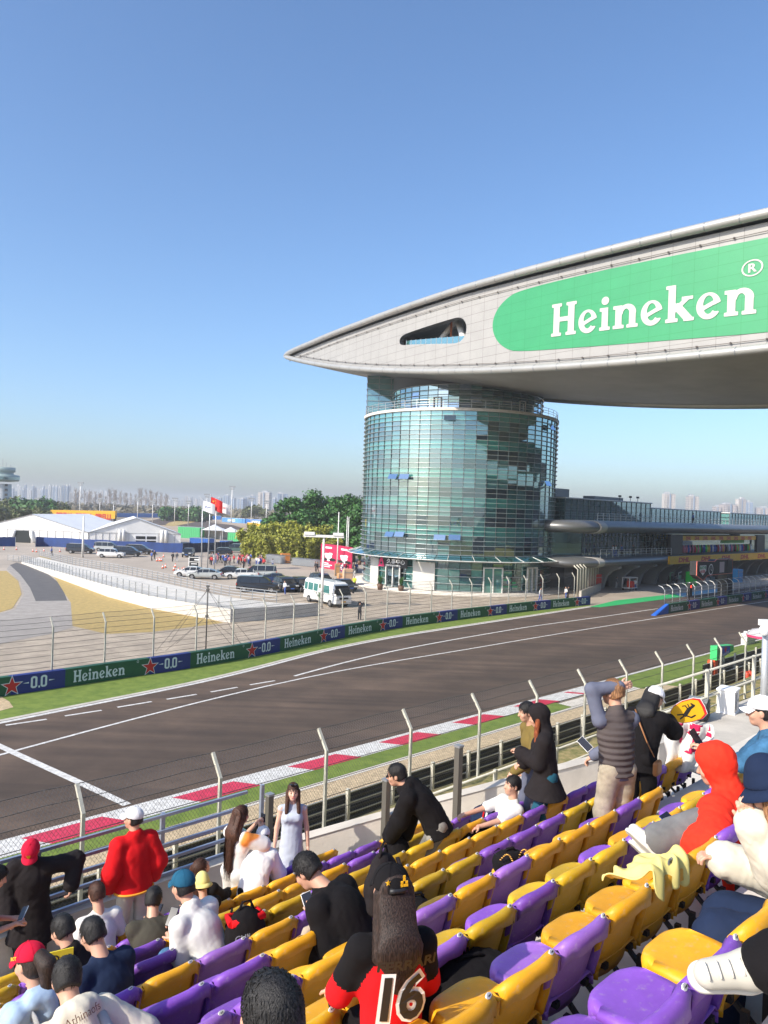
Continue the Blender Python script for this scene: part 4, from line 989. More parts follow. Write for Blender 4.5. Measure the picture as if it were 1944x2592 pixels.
def boards(path, start, count, label, z0=.02, hh=.98, first=0., per=8.03, name='advertising_board', cat='advertising board', group=None, end_d=None):
    f, L = curve_map(path)
    for i in range(count):
        d = start + i * per
        dd1 = d + per if end_d is None else min(d + per, end_d)
        if d > L - .5: break
        r = empty(name, f(d, 0), label(i), cat, 0, group); inv = r.location.copy()
        def part(mb, nm, m):
            mb.v = [tuple(Vector(v) - inv) for v in mb.v]; return mb.build(nm, m, r)
        split = d + 5.15
        def wall(a, b_, m, nm, o=0.):
            n = 6; q = MB(); Q = [[f(a + (b_ - a) * k / n, z0 + z, oo) for z, oo in ((0, 0), (hh, 0), (hh, -.4), (0, -.4), (0, 0))] for k in range(n + 1)]
            q.grid(Q, 0, False, True); q.add([Q[0][j] for j in range(4)], [(0, 1, 2, 3)]); q.add([Q[-1][j] for j in range(4)], [(3, 2, 1, 0)]); return part(q, nm, m)
        g_ = wall(d, min(split, dd1), M_bgreen, 'green_panel')
        q = MB(); put(q, word('Heineken', .79), lambda x, y: f(d + .45 + x * .93 * .72, z0 + .19 + y * .66, .012))
        put(q, field_mesh(lambda X, Y: mx(ell(X, Y, .5, .5, .5, .5), -ell(X, Y, .5, .5, .36, .36)), 0, 1, 0, 1, 12, 12), lambda x, y: f(d + 4.33 + x * .14, z0 + .80 + y * .14, .012))
        q.v = [v for v in q.v]; part(q, 'lettering', M_lett)
        if split < dd1:
            wall(split + .002, dd1, M_bblue, 'blue_panel')
            def S5(P_, m, off):
                q = MB(); c = (0, 0); pts = P_[0]; v = [f(split + .05, z0 + hh / 2 - .01, off)] + [f(split + .05 + x, z0 + hh / 2 - .03 + y, off) for x, y in pts]
                q.add(v, [(0, k + 1, (k + 1) % 10 + 1) for k in range(10)]); part(q, 'star' if off > .02 else 'star_outline', m)
            S5(ST1, M_lett, .016); S5(ST0, M_star, .024)
            q = MB(); x0 = split + 1.02
            for k, dx in enumerate((0, .52)):
                put(q, field_mesh(lambda X, Y: mx(polyf(X, Y, [(.12, 0), (.32, 0), (.44, .12), (.44, .88), (.32, 1), (.12, 1), (0, .88), (0, .12)]), -polyf(X, Y, [(.17, .16), (.27, .16), (.3, .2), (.3, .8), (.27, .84), (.17, .84), (.14, .8), (.14, .2)])), -.05, .5, -.05, 1.05, 18, 34), lambda x, y, dx=dx: f(x0 + dx + x * .78, z0 + .2 + y * .64, .012))
            q.grid([[f(x0 + .405, z0 + .19, .012), f(x0 + .405, z0 + .30, .012)], [f(x0 + .49, z0 + .19, .012), f(x0 + .49, z0 + .30, .012)]], 0, False, True)
            for a, b_, y0, y1 in ((-.42, -.10, .50, .56), (.97, 1.30, .50, .56)):
                sgn = -1 if a < 0 else 1
                q.add([f(x0 + (a if sgn < 0 else b_), z0 + .53, .012), f(x0 + (b_ if sgn < 0 else a), z0 + .49, .012), f(x0 + (b_ if sgn < 0 else a), z0 + .57, .012)], [(0, 1, 2)])
            part(q, 'numerals', M_lett)
BFc = smooth_line([G(*p) for p in board_foot], 160, 12)
fB, LB = curve_map(BFc)
# the first full word in the photo starts at column 187
dH = min(range(800), key=lambda i: (fB(i * .05, 0) - G(187, 1738)).length) * .05 - .45
s0 = dH - 16.06
boards(BFc, s0 if s0 > 0 else s0 + 8.03, 13, lambda i: 'green and blue trackside board number %d counting from the left end, in front of the wire fence' % i if False else
       ['green and blue board nearest the left frame edge', 'trackside board with large lettering, second from the left edge', 'trackside board below the guyed fence post', 'trackside board below the grey ramp end wall', 'trackside board in front of the minibus', 'trackside board just right of the watching guard', 'trackside board in front of the tower entrance', 'trackside board before the white tower panels', 'trackside board before the tower glass doors', 'trackside board left of the pit fence corner', 'trackside board ending at the pit entry', 'spare', 'spare'][i] + ' by the far grass', group='green and blue boards along the far grass verge', end_d=None)
# pit wall with blue wedge end
PW = [ST(79.2 + i * 2, 37.3 - .02 * i) for i in range(70)]
fP, LP = curve_map(PW)
def pitlab(i): return ['dark green pit wall board beside the blue wedge', 'second pit wall board from the blue wedge', 'third pit wall board, below the traffic light', 'pit wall board at the right frame edge'][min(i, 3)] + ' on the pit wall'
boards(PW, 2.6, 4, pitlab, hh=1.05, per=8.1, name='pit_wall_board', cat='advertising board', group='boards on the pit wall')
e = empty('wedge_barrier', ST(79.2, 37.3), 'bright blue sloping wedge at the nose of the pit wall', 'barrier', RZ)
b = MB(); b.add([(-.9, -.15, 0), (2.6, 0, 0), (2.6, .4, 0), (-.9, .4, 0), (-.7, .0, .15), (2.6, 0, 1.06), (2.6, .4, 1.06), (-.7, .3, .15)], [(0, 1, 5, 4), (4, 5, 6, 7), (2, 3, 7, 6), (0, 4, 7, 3)]); b.build('nose', mat('wedge_blue', (.02, .12, .55), .5), e)
e = empty('pit_wall_fence', ST(82, 37.9), 'curved metal debris fence standing on the pit wall', 'fence', RZ)
for i in range(34):
    b = MB(); x = i * 2.0; b.tube([(x, 0, 1.0), (x, 0, 2.5), (x + .0, .3, 2.85), (x, .75, 3.0)], .045, 5); b.build('post', M_steelw if i % 3 else M_rail, e)
b = MB()
for z, y in ((1.15, 0), (1.6, 0), (2.1, 0), (2.5, 0), (3.0, .75)): b.tube([(0, y, z), (66, y, z)], .03, 4)
b.build('rail', M_rail, e)

def chain_mat(name, pitch, wire, col=(.16, .155, .15), strength=1.):
    m = bpy.data.materials.new(name); m.use_nodes = True; n = m.node_tree; b = BS(m); b.inputs['Base Color'].default_value = (*col, 1); b.inputs['Roughness'].default_value = .5
    uv = N(m, 'ShaderNodeUVMap'); sp = N(m, 'ShaderNodeSeparateXYZ'); LK(m, uv.outputs[0], sp.inputs[0]); outs = []
    for sg in (1, -1):
        a = N(m, 'ShaderNodeMath', operation='MULTIPLY'); a.inputs[1].default_value = sg * .72; LK(m, sp.outputs[1], a.inputs[0])
        c = N(m, 'ShaderNodeMath', operation='ADD'); LK(m, sp.outputs[0], c.inputs[0]); LK(m, a.outputs[0], c.inputs[1])
        d = N(m, 'ShaderNodeMath', operation='DIVIDE'); d.inputs[1].default_value = pitch; LK(m, c.outputs[0], d.inputs[0])
        f = N(m, 'ShaderNodeMath', operation='FRACT'); LK(m, d.outputs[0], f.inputs[0])
        l = N(m, 'ShaderNodeMath', operation='LESS_THAN'); l.inputs[1].default_value = wire / pitch; LK(m, f.outputs[0], l.inputs[0]); outs.append(l)
    x = N(m, 'ShaderNodeMath', operation='MAXIMUM'); LK(m, outs[0].outputs[0], x.inputs[0]); LK(m, outs[1].outputs[0], x.inputs[1])
    if strength < 1: y = N(m, 'ShaderNodeMath', operation='MULTIPLY'); y.inputs[1].default_value = strength; LK(m, x.outputs[0], y.inputs[0]); x = y
    LK(m, x.outputs[0], b.inputs['Alpha']); return m
M_chain = chain_mat('chain_link', .085, .0062); M_chainf = chain_mat('chain_link_far', .085, .006)
def wire_fence(name, label, pts, z0, H0, wires, armlen, loc_m=M_chain, pr=.05, post_idx=None, lean=None, group=None, side=1, sink=0., ties=True, arm=True, chain=True):
    root = empty(name, pts[0], label, 'fence', 0, group); o = Vector(pts[0]); P = [Vector(p) - o for p in pts]
    nrmv = []
    for i in range(len(P)):
        q = P[min(i + 1, len(P) - 1)] - P[max(i - 1, 0)]; q.z = 0; q.normalize(); nrmv.append(Vector((-q.y, q.x, 0)) * side)
    for i, p in enumerate(P):
        b = MB(); top = p + Vector((0, 0, H0)); path = [p + Vector((0, 0, -sink)), top]
        if arm: path.append(top + nrmv[i] * armlen * .62 + Vector((0, 0, armlen * .85)))
        R = Matrix.Rotation(math.atan2(nrmv[i].y, nrmv[i].x), 3, 'Z')
        b.tube(path, pr, 4, up=nrmv[i] if not arm else (nrmv[i].y, -nrmv[i].x, 0)); b.build('post', M_post, root)
    for k in range(wires):
        z = .12 + (H0 - .12) * k / (wires - 1); b = MB(); b.tube([p + nrmv[i] * pr + Vector((0, 0, z)) for i, p in enumerate(P)], .009 if loc_m is M_chain else .013, 4); b.build('wire', M_wire, root)
    if arm:
        for fr in (.5, 1.):
            b = MB(); L_ = [p + Vector((0, 0, H0)) + nrmv[i] * armlen * .62 * fr + Vector((0, 0, armlen * .85 * fr + .02)) for i, p in enumerate(P)]
            L_ = resample(L_, len(P) * 6); L_ = [q + Vector((0, 0, -.03 * math.sin(math.pi * ((j % 6) / 6)))) for j, q in enumerate(L_)]
            b.tube(L_, .008 if loc_m is M_chain else .012, 4)
            if ties:
                rr = random.Random(5)
                for q in resample(L_, len(L_) * 4): d = Vector((rr.gauss(0, 1), rr.gauss(0, 1), rr.gauss(0, 1))).normalized() * .035; b.tube([q - d, q + d], .0035, 3)
            b.build('barbed_wire', M_wire, root)
    if chain:
        b = MB(); rows = []; L = [0]
        for a, c in zip(P, P[1:]): L.append(L[-1] + (c - a).length)
        for i, p in enumerate(P): rows.append([p + nrmv[i] * (pr + .012) + Vector((0, 0, .05)), p + nrmv[i] * (pr + .012) + Vector((0, 0, H0))])
        if arm: [r.append(r[-1] + nrmv[i] * armlen * .6 + Vector((0, 0, armlen * .83))) for i, r in enumerate(rows)]
        b.grid(rows, 0, False); ob = b.build('mesh_screen', loc_m, root); uvl = ob.data.uv_layers.new(name='UVMap'); w = len(rows[0]); hs = [0.05, H0, H0 + armlen][:w]
        uv = [(L[i], hs[j]) for i in range(len(P)) for j in range(w)]
        for lp in ob.data.loops: uvl.data[lp.index].uv = uv[lp.vertex_index]
    return root
off = offset_line(BFc, .75); fo, Lo = curve_map(off)
c0 = min(range(2000), key=lambda i: (fo(i * .05, 0) - G(113, 1730)).length) * .05
pts = [fo(c0 + 3.12 * i, 0) for i in range(-1, 26) if 0 < c0 + 3.12 * i < Lo - 1.2]
wire_fence('far_wire_fence'.replace('far_', ''), 'tall wire fence with bent concrete posts behind the far boards', pts, 0, 3.3, 11, .62, M_chainf, .055)
pts = [ST(6.2 + 3.07 * i, 14.35 - .018 * i, 2.28) for i in range(-6, 17)]
wire_fence('wire_fence', 'near chain link fence with bent pale posts between the stand and the track', pts, 0, 2.12, 6, .56, M_chain, .05, sink=.3)
# guyed mast by the far fence
p = G(517, 1650); p = Vector((p.x, p.y, 0)) + Vector((-.1, .9, 0)); e = empty('guyed_post', p, 'dark thin post held by crossed guy wires behind the far boards', 'post')
b = MB(); b.tube([(0, 0, 0), (0, 0, 4.6)], .05, 6); b.build('pole', M_wire, e)
b = MB()
for z, w in ((4.3, 3.2), (2.4, 2.6)):
    for sx in (-1, 1):
        for sy in (-.4, .6): b.tube([(0, 0, z), (sx * w, sy * w, 0)], .014, 4)
b.build('guy_wires', M_wire, e); b = MB(); [b.box((0, 0, z), (.2, .2, .14)) for z in (4.3, 2.4, 4.55)]; b.build('clamp', M_wire, e)
# near guard rail (armco) along the gravel bed
M_armd = mat('guardrail_steel', (.07, .07, .072), .45, .55, var=.3, vs=2); M_arml = mat('guardrail_edge', (.55, .56, .55), .4, .4)  # beam steel coloured near-black: shade of its back side put into the colour
e = empty('guard_rail', ST(-40, 17.55, .42), 'long dark triple beam guard rail with pale posts beside the gravel bed', 'guard rail', RZ)
b = MB(); LL = 110
for k in range(3):
    z0 = .10 + .33 * k; prof = [(0, 0), (.07, .04), (.07, .10), (.0, .15), (.07, .20), (.07, .26), (0, .30)]
    b.grid([[(x, y, z0 + z) for y, z in prof] for x in (0, LL)], 0, False); b.grid([[(x, y + .008, z0 + z) for y, z in prof] for x in (0, LL)], 0, False, True)
b.build('beam', M_armd, e)
b = MB(); [b.box((LL / 2, -.02, z), (LL, .03, .035)) for z in (.10, .42, .75, 1.08)]; b.build('beam_edge', M_arml, e)
for i in range(56): b = MB(); b.box((i * 2.0, -.10, .62), (.10, .12, 1.25)); b.build('post', M_post, e)
e = empty('guard_rail', ST(49.0, 19.9, .12), 'farther dark guard rail with pale posts by the orange marker', 'guard rail', RZ)
b = MB()
for k in range(3):
    z0 = .10 + .33 * k; b.grid([[(x, y, z0 + z) for y, z in prof] for x in (0, 60)], 0, False); b.grid([[(x, y + .008, z0 + z) for y, z in prof] for x in (0, 60)], 0, False, True)
b.build('beam', M_armd, e)
b = MB(); [b.box((30, -.02, z), (60, .03, .035)) for z in (.10, .42, .75, 1.08)]; b.build('beam_edge', M_arml, e)
for i in range(30): b = MB(); b.box((1 + i * 2.0, -.10, .65), (.12, .12, 1.3)); b.build('post', M_post, e)
# orange marker block with wedge board
p = G(1807, 1718, .1); e = empty('marker_block', p, 'orange block under a green and blue wedge board at the guard rail end', 'marker', RZ)
b = MB(); b.box((0, .1, .62), (.55, .5, 1.25)); bevel(b.build('orange_block', mat('marker_orange', (.80, .10, .02), .5), e), .03)
b = MB(); b.add([(-.25, -.25, 1.28), (2.6, -.25, 1.62), (2.6, .2, 1.62), (-.25, .2, 1.28), (-.25, -.25, 2.2), (2.6, -.25, 2.0), (2.6, .2, 2.0), (-.25, .2, 2.2)], [(0, 1, 5, 4), (1, 2, 6, 5), (2, 3, 7, 6), (3, 0, 4, 7), (4, 5, 6, 7), (3, 2, 1, 0)]); w = b.build('wedge_board', mat('wedge_green', (.05, .55, .16), .5), e)
b = MB(); b.add([(.3, -.262, 1.36), (1.9, -.262, 1.56), (1.9, -.262, 2.02), (.3, -.262, 2.14)], [(0, 1, 2, 3)]); b.build('blue_field', mat('flag_blue', (.02, .09, .55), .5), w)
b = MB(); put(b, ([(x * .28, y * .28) for x, y in [(0, 0)] + star_poly(1, .42)], [(0, k + 1, (k + 1) % 10 + 1) for k in range(10)]), lambda x, y: (1.1 + x, -.275, 1.86 + y)); b.build('star', M_star, w)
b = MB(); put(b, word('Heineken', .79), lambda x, y: (.45 + x * .27, -.275, 1.42 + x * .035 + y * .2)); b.build('lettering', M_lett, w)

# ================================================================== PIT BUILDING (drawn in track coordinates)
pb = empty('pit_building', ST(84, 57), 'long dark pit building with two rounded grey decks beside the glass tower', 'building', RZ)
def pbm(mb, name, m, par=None):
    par = par or pb; mb.v = [(x - 84, y - 57, z) for x, y, z in mb.v]; return mb.build(name, m, par)
M_deck = mat('deck_grey_metal', (.20, .205, .21), .42, .5, var=.1, vs=.3); M_cap = mat('deck_cap', (.42, .40, .37), .5)
M_pitg = glass_mat('pit_glass', (.01, .016, .02), .22); M_teald = glass_mat('pit_teal', (.02, .10, .11), .3)
M_pgl = glass_mat('pavilion_glass', (.16, .36, .33), .3)
def deck(x0, x1, yc, zc, rz_, ry, name, m=M_deck):
    b = MB(); P = []
    for x in (x0, x1):
        P.append([(x, yc + 5, zc + rz_)] + [(x, yc - ry * math.cos(a), zc + rz_ * math.sin(a)) for a in np.linspace(math.pi / 2, -math.pi / 2, 13)] + [(x, yc + 5, zc - rz_)])
    b.grid(P, 0, True, True)
    for p in (P[0], P[1][::-1]): b.add(p, [tuple(range(len(p)))])
    return pbm(b, name, m)
deck(94.3, 262, 53.6, 4.22, .70, 1.4, 'lower_deck'); deck(94.3, 262, 53.6, 9.12, .86, 1.6, 'upper_deck')
deck(92.7, 94.28, 53.6, 4.2, .74, 1.45, 'deck_cap', M_cap); deck(92.7, 94.28, 53.6, 9.1, .92, 1.65, 'deck_cap', M_cap)
for zc_, rz0, ry0, nm_ in ((4.2, .68, 1.4, 'lower_deck_return'), (9.1, .84, 1.6, 'upper_deck_return')):
    b = MB(); O_ = [(92.69, 52.2, 0, -1), (91.0, 52.35, -.12, -1), (89.2, 53.0, -.4, -.9), (87.7, 54.3, -.75, -.66), (86.9, 56.2, -.98, -.2), (86.8, 59.5, -1, 0)]; rows_ = []
    for x_, y_, nx_, ny_ in O_:
        q_ = [(x_ - nx_ * ry0 + nx_ * ry0 * math.cos(a_), y_ - ny_ * ry0 + ny_ * ry0 * math.cos(a_), zc_ + rz0 * math.sin(a_)) for a_ in np.linspace(math.pi / 2, -math.pi / 2, 13)]
        rows_.append([(92.69, 59.5, zc_ + rz0)] + q_ + [(92.69, 59.5, zc_ - rz0)])
    b.grid(rows_, 0, True); pbm(b, nm_, M_deck)
b = MB(); b.box((172, 62.6, 1.75), (154, 10, 3.5)); pbm(b, 'ground_storey', mat('pit_wall_grey', (.16, .165, .17), .7)); b = MB(); b.box((92, 61, 1.7), (8, 4, 3.4)); pbm(b, 'ground_storey', mat('lobby_dark', (.05, .055, .06), .6))  # block next to the tower coloured near-black to stand for the shadow there
b = MB(); b.box((171, 60, 6.6), (154.5, 9, 3.3)); pbm(b, 'middle_storey', M_pitg)
b = MB(); b.box((91.8, 62, 6.6), (4, 8, 3.3)); pbm(b, 'middle_storey', M_teald)
b = MB()
for i in range(24): b.box((94.2 + i * 1.1, 55.45, 6.6), (.06, .1, 3.3))
for z in (5.3, 6.1, 6.9, 7.7): b.box((107, 55.45, z), (26, .12, .07))
pbm(b, 'window_frame', MATS['mullion_grey'])
rr = random.Random(4)
for i in range(20):
    x = 100 + 5.6 * i
    b = MB(); pr = [(57.5, 0), (55.6, 0), (55.35, 1.0), (55.0, 1.9), (54.2, 2.7), (52.9, 3.25), (52.9, 3.5), (57.5, 3.5)]
    n = len(pr); b.add([(x - .35, y, z) for y, z in pr] + [(x + .35, y, z) for y, z in pr], [tuple(range(n))[::-1], tuple(range(n, 2 * n))] + [(k, (k + 1) % n, n + (k + 1) % n, n + k) for k in range(n)])
    pbm(b, 'buttress', mat('buttress_grey', (.30, .30, .30), .6, var=.08))
    if i < 19:
        b = MB(); b.box((x + 2.8, 57.55, 1.55), (4.2, .08, 3.0)); d_ = pbm(b, 'garage_door', [M_black, MATS['pit_wall_grey'], mat('garage_dark', (.03, .035, .045), .6)][rr.randrange(3)])
        b = MB(); b.box((x + 2.8, 57.45, 3.15), (4.4, .1, .35)); pbm(b, 'garage_sign', mat('sign_red_dark', (.35, .03, .03), .5) if rr.random() < .5 else M_black, pb)
# screens and sponsor bands
M_yel = mat('banner_yellow', (.80, .42, .01), .5); M_dred = mat('banner_red', (.55, .02, .02), .5)
b = MB(); b.box((118, 53.1, 6.45), (4.4, .5, 3.3)); s1 = pbm(b, 'black_screen', M_black); b = MB(); b.box((155.5, 53.1, 6.45), (4.2, .5, 3.3)); pbm(b, 'black_screen', M_black)
b = MB(); b.box((136.5, 53.1, 7.55), (32.8, .3, .75)); t_ = pbm(b, 'yellow_banner', M_yel)
b = MB(); b.box((152, 52.0, 4.15), (77, .3, 1.25)); t2_ = pbm(b, 'yellow_banner', M_yel)
b = MB(); [put(b, text_geo('DHL', .05), lambda x, y, k=k: (121.5 + k * 3.4 + x * 1.0 + y * .12, 52.93, 7.28 + y * .76)) for k in range(9)]; pbm(b, 'lettering', M_dred)
b = MB(); [put(b, text_geo('DHL', .05), lambda x, y, k=k: (116.5 + k * 8.6 + x * 2.1 + y * .3, 51.83, 3.82 + y * 1.0)) for k in range(8)]; pbm(b, 'lettering', M_dred)
b = MB(); b.box((136.5, 53.6, 6.1), (32, .1, 2.1)); pbm(b, 'lounge_glass', M_teald)
M_crowdc = [mat('cloth_' + n_, c_, .8) for n_, c_ in dict(red=(.5, .03, .04), white=(.6, .6, .6), black=(.02, .02, .025), blue=(.05, .1, .35), pink=(.6, .2, .25), yellow=(.6, .4, .05), grey=(.2, .2, .2), green=(.05, .5, .1)).items()]
b = MB()
for i in range(46):
    x = 121.5 + i * .66 + rr.uniform(-.2, .2); c = rr.randrange(8); b.lathe([(.05, 0), (.2, .1), (.22, .9), (.1, 1.0), (.11, 1.25), (0, 1.32)], (x, 53.35, 5.05), 6, c)
pbm(b, 'lounge_figures', M_crowdc)
b = MB(); b.box((143, 53.5, 6.9), (11, .06, .6)); pbm(b, 'green_blind', mat('lime', (.12, .42, .08), .6))
def railing(x0, x1, y, z, h=1.05, step=1.6):
    b = MB(); n = int((x1 - x0) / step)
    for i in range(n + 1): b.box((x0 + i * (x1 - x0) / n, y, z + h / 2), (.06, .06, h))
    for q in (.35, .7, 1.0): b.tube([(x0, y, z + h * q), (x1, y, z + h * q)], .03, 4)
    return pbm(b, 'railing', M_rail)
railing(94, 116, 52.8, 4.9, 1.1); railing(94, 250, 53.4, 9.95, 1.1)
def pavilion(x0, x1, y0, y1, z1, m, lab):
    b = MB(); b.box(((x0 + x1) / 2, (y0 + y1) / 2, (9.9 + z1) / 2), (x1 - x0, y1 - y0, z1 - 9.9)); o = pbm(b, 'roof_pavilion', m)
    b = MB(); n = int((x1 - x0) / 1.6)
    for i in range(n + 1): b.box((x0 + (x1 - x0) * i / n, y0 - .04, (9.9 + z1) / 2), (.05, .1, z1 - 9.9))
    n2 = max(2, int((y1 - y0) / 1.6))
    for i in range(n2 + 1): b.box((x0 - .04, y0 + (y1 - y0) * i / n2, (9.9 + z1) / 2), (.1, .08, z1 - 9.9))
    k = int((z1 - 9.9) / .62)
    for j in range(k + 1): z = 9.9 + (z1 - 9.9) * j / k; b.box(((x0 + x1) / 2, y0 - .08, z), (x1 - x0 + .3, .14, .04)); b.box((x0 - .08, (y0 + y1) / 2, z), (.14, y1 - y0, .06))
    b.v = [(x - 84, y - 57, z) for x, y, z in b.v]; b.build('facade_frame', MATS['mullion_grey'], o)
    b = MB(); b.box(((x0 + x1) / 2, (y0 + y1) / 2, z1 + .1), (x1 - x0 + .5, y1 - y0 + .5, .16)); b.v = [(x - 84, y - 57, z) for x, y, z in b.v]; b.build('roof_edge', M_steelw, o)
    return o
pavilion(93, 119, 58, 66, 13.0, M_teald, ''); pavilion(122, 153.5, 60, 70, 12.3, M_pgl, ''); pavilion(158, 200, 60, 70, 12.2, M_pgl, ''); pavilion(88, 92.5, 62, 68, 12.6, M_pgl, '')
b = MB(); b.box((96, 62, 13.9), (4, 3, 1.2)); pbm(b, 'roof_plant', M_deck); b = MB(); b.box((109, 61, 13.5), (9, 2, .5)); pbm(b, 'roof_hatch', M_deck)
b = MB()
for x in (110.5, 114, 116.5): b.tube([(x, 59, 13.1), (x, 59, 13.9)], .04, 4); b.box((x, 59, 13.95), (.35, .35, .3))
pbm(b, 'roof_lamp', M_black)
# far pit gantry sign
e = empty('timing_gantry', ST(93, 39.6), 'black gantry above the pit wall with outlined sign panels', 'gantry', RZ)
b = MB(); b.box((10.6, 0, 2.9), (1.9, 1.2, 5.2)); b.build('post', M_black, e)
b = MB(); P = [(0, 3.7), (.0, 5.45), (5.4, 5.3), (6.0, 5.55), (11.4, 5.4), (11.4, 3.6), (3.4, 3.6), (2.0, 3.0)]
n = len(P); b.add([(x, -.55, z) for x, z in P] + [(x, .3, z) for x, z in P], [tuple(range(n)), tuple(range(n, 2 * n))[::-1]] + [(k, n + k, n + (k + 1) % n, (k + 1) % n) for k in range(n)]); sg = b.build('sign_box', M_black, e)
b = MB(); b.tube([(x, -.58, z) for x, z in P[:7] + [P[7], P[0]]], .06, 4); b.build('outline', mat('coral', (.75, .2, .15), .4), sg)
b = MB(); b.add([(.9, -.575, 4.9), (.9, -.575, 4.2), (1.9, -.575, 3.6), (2.9, -.575, 4.2), (2.9, -.575, 4.9)], [(0, 1, 2, 3, 4)]); b.build('shield', M_signw, sg)
b = MB(); b.add([(1.05, -.585, 4.78), (1.05, -.585, 4.42), (2.75, -.585, 4.42), (2.75, -.585, 4.78)], [(0, 1, 2, 3)]); put(b, text_geo('HEUER', .03), lambda x, y: (1.1 + x * .47, -.59, 3.98 + y * .42), 1); put(b, text_geo('TAG', .04), lambda x, y: (1.25 + x * .62, -.60, 4.45 + y * .42), 2); b.build('shield_mark', [mat('shield_green', (.02, .35, .15), .4), M_dred, M_signw], sg)
b = MB(); put(b, field_mesh(lambda X, Y: mn(mx(ell(X, Y, 0, 0, 1, 1), -ell(X, Y, 0, 0, .78, .78)), mn(seg(X, Y, (0, 0), (0, .55), .07), seg(X, Y, (0, 0), (.4, -.2), .07))), -1.1, 1.1, -1.1, 1.1, 36, 36), lambda x, y: (4.35 + x * .72, -.58, 4.3 + y * .72)); b.build('clock', M_signw, sg)
b = MB(); b.add([(7.1, -.575, 3.8), (8.7, -.575, 3.8), (8.7, -.575, 5.2), (7.1, -.575, 5.2)], [(0, 1, 2, 3)]); b.build('poster', mat('poster_pale', (.62, .5, .5), .5), sg)
# traffic light on the pit wall
p = ST(88.5, 37.9, 1.0); e = empty('traffic_light', p, 'small black traffic light showing red on the pit wall', 'traffic light', RZ)
b = MB(); b.tube([(0, 0, 0), (0, 0, .6)], .06, 6); b.box((0, 0, 1.3), (.75, .35, 1.5)); b.build('housing', M_black, e)
mr = mat('lamp_red', (.8, .03, .02), .4); BS(mr).inputs['Emission Color'].default_value = (1, .05, .03, 1); BS(mr).inputs['Emission Strength'].default_value = 3
b = MB(); b.lathe([(.0, .19), (.16, .19)], (0, 0, 0), 12); b.v = [(x, -z, 1.65 + y) for x, y, z in b.v]; b.build('lamp', mr, e)
# ================================================================== MIDDLE DISTANCE
def far(u, v, z=0.): return G(u, v, z)
# grandstand on our side further along the straight (its dark bulk is mirrored in the glass)
e = empty('main_grandstand', ST(42, -4), 'tall covered grandstand with dark roof further along the near side of the straight', 'grandstand', RZ)
b = MB()
for k in range(22): b.box((110, -1.2 - k * 1.2, (3.2 + k * .75) / 2), (220, 1.2, 3.2 + k * .75))
b.build('seating_tiers', mat('tier_dark', (.12, .11, .13), .8, var=.4, vs=.8), e)
b = MB(); b.grid([[(x, 6, 27), (x, -14, 25), (x, -30, 24)] for x in (0, 220)], 0, False); b.grid([[(x, 6, 26), (x, -14, 24.2), (x, -30, 23)] for x in (0, 220)], 0, False, True); b.build('roof', mat('stand_roof', (.10, .11, .12), .5), e)
for k in range(10): b = MB(); b.tube([(8 + 22 * k, -26, 0), (8 + 22 * k, -26, 24)], .6, 8); b.tube([(8 + 22 * k, -26, 14), (8 + 22 * k, 2, 26)], .35, 6); b.build('column', M_alud, e)
# ---- ramp with railings
rt = [(55, 1407), (148, 1441), (274, 1483), (380, 1509), (502, 1530), (584, 1542), (700, 1535), (806, 1527), (700, 1526), (575, 1511), (400, 1472), (300, 1449), (186, 1425), (100, 1398)]
RP = [G(u, v, 1.2) for u, v in rt]
e = empty('ramp', (RP[5].x, RP[5].y, 0), 'pale concrete ramp block with grey end wall beyond the dry lawn', 'ramp')
o = Vector((RP[5].x, RP[5].y, 0)); lift = [.25, .9, 1.2, 1.2, 1.2, 1.2, 1.2, 1.2, 1.2, 1.2, 1.2, 1.1, .9, .4]
bm = bmesh.new(); top = [bm.verts.new((p.x - o.x, p.y - o.y, l)) for p, l in zip(RP, lift)]; low = [bm.verts.new((p.x - o.x, p.y - o.y, 0)) for p in RP]
n = len(top); f = bm.faces.new(top); [bm.faces.new((low[i], low[(i + 1) % n], top[(i + 1) % n], top[i])) for i in range(n)]
bmesh.ops.triangulate(bm, faces=[f]); me = bpy.data.meshes.new('ramp_block'); bm.to_mesh(me); bm.free(); me.materials.append(mat('ramp_concrete', (.58, .555, .51), .8, var=.12, vs=.6)); x = bpy.data.objects.new('ramp_block', me); COL.objects.link(x); x.parent = e
def rails(name, pts, label, h=1.1, n=4, step=1.5, base=None, r=.03, pm=None):
    P = [Vector(p) for p in pts]; L = sum((b_ - a).length for a, b_ in zip(P, P[1:])); P = resample(P, int(L / step) + 1)
    r0 = empty(name, P[0], label, 'railing'); b = MB()
    for k in range(n): b.tube([p - P[0] + Vector((0, 0, h * (k + 1) / n)) for p in P], r, 4)
    b.build('rail', M_rail, r0); b = MB()
    b.box((0, 0, h / 2), (.07, .07, h)); o_ = b.build('post', pm or M_alud, r0)
    for p in P[1:]: c_ = o_.copy(); COL.objects.link(c_); c_.parent = r0; c_.location = p - P[0]
    return r0
NR = [Vector((p.x, p.y, l)) for p, l in zip(RP[:6], lift[:6])]; FR = [Vector((p.x, p.y, l)) for p, l in zip(RP[8:14], lift[8:14])]
rails('railing', NR, 'four bar white railing along the lawn side of the ramp'); rails('railing', FR, 'four bar grey railing along the car park side of the ramp')
rails('railing', [G(20, 1420) , G(60, 1425), G(110, 1437), G(180, 1462)], 'pale railing beside the curved service road', 1.0)
b = MB(); P = [G(u, v) for u, v in [(584, 1574), (700, 1566), (806, 1552), (800, 1549), (600, 1560)]]
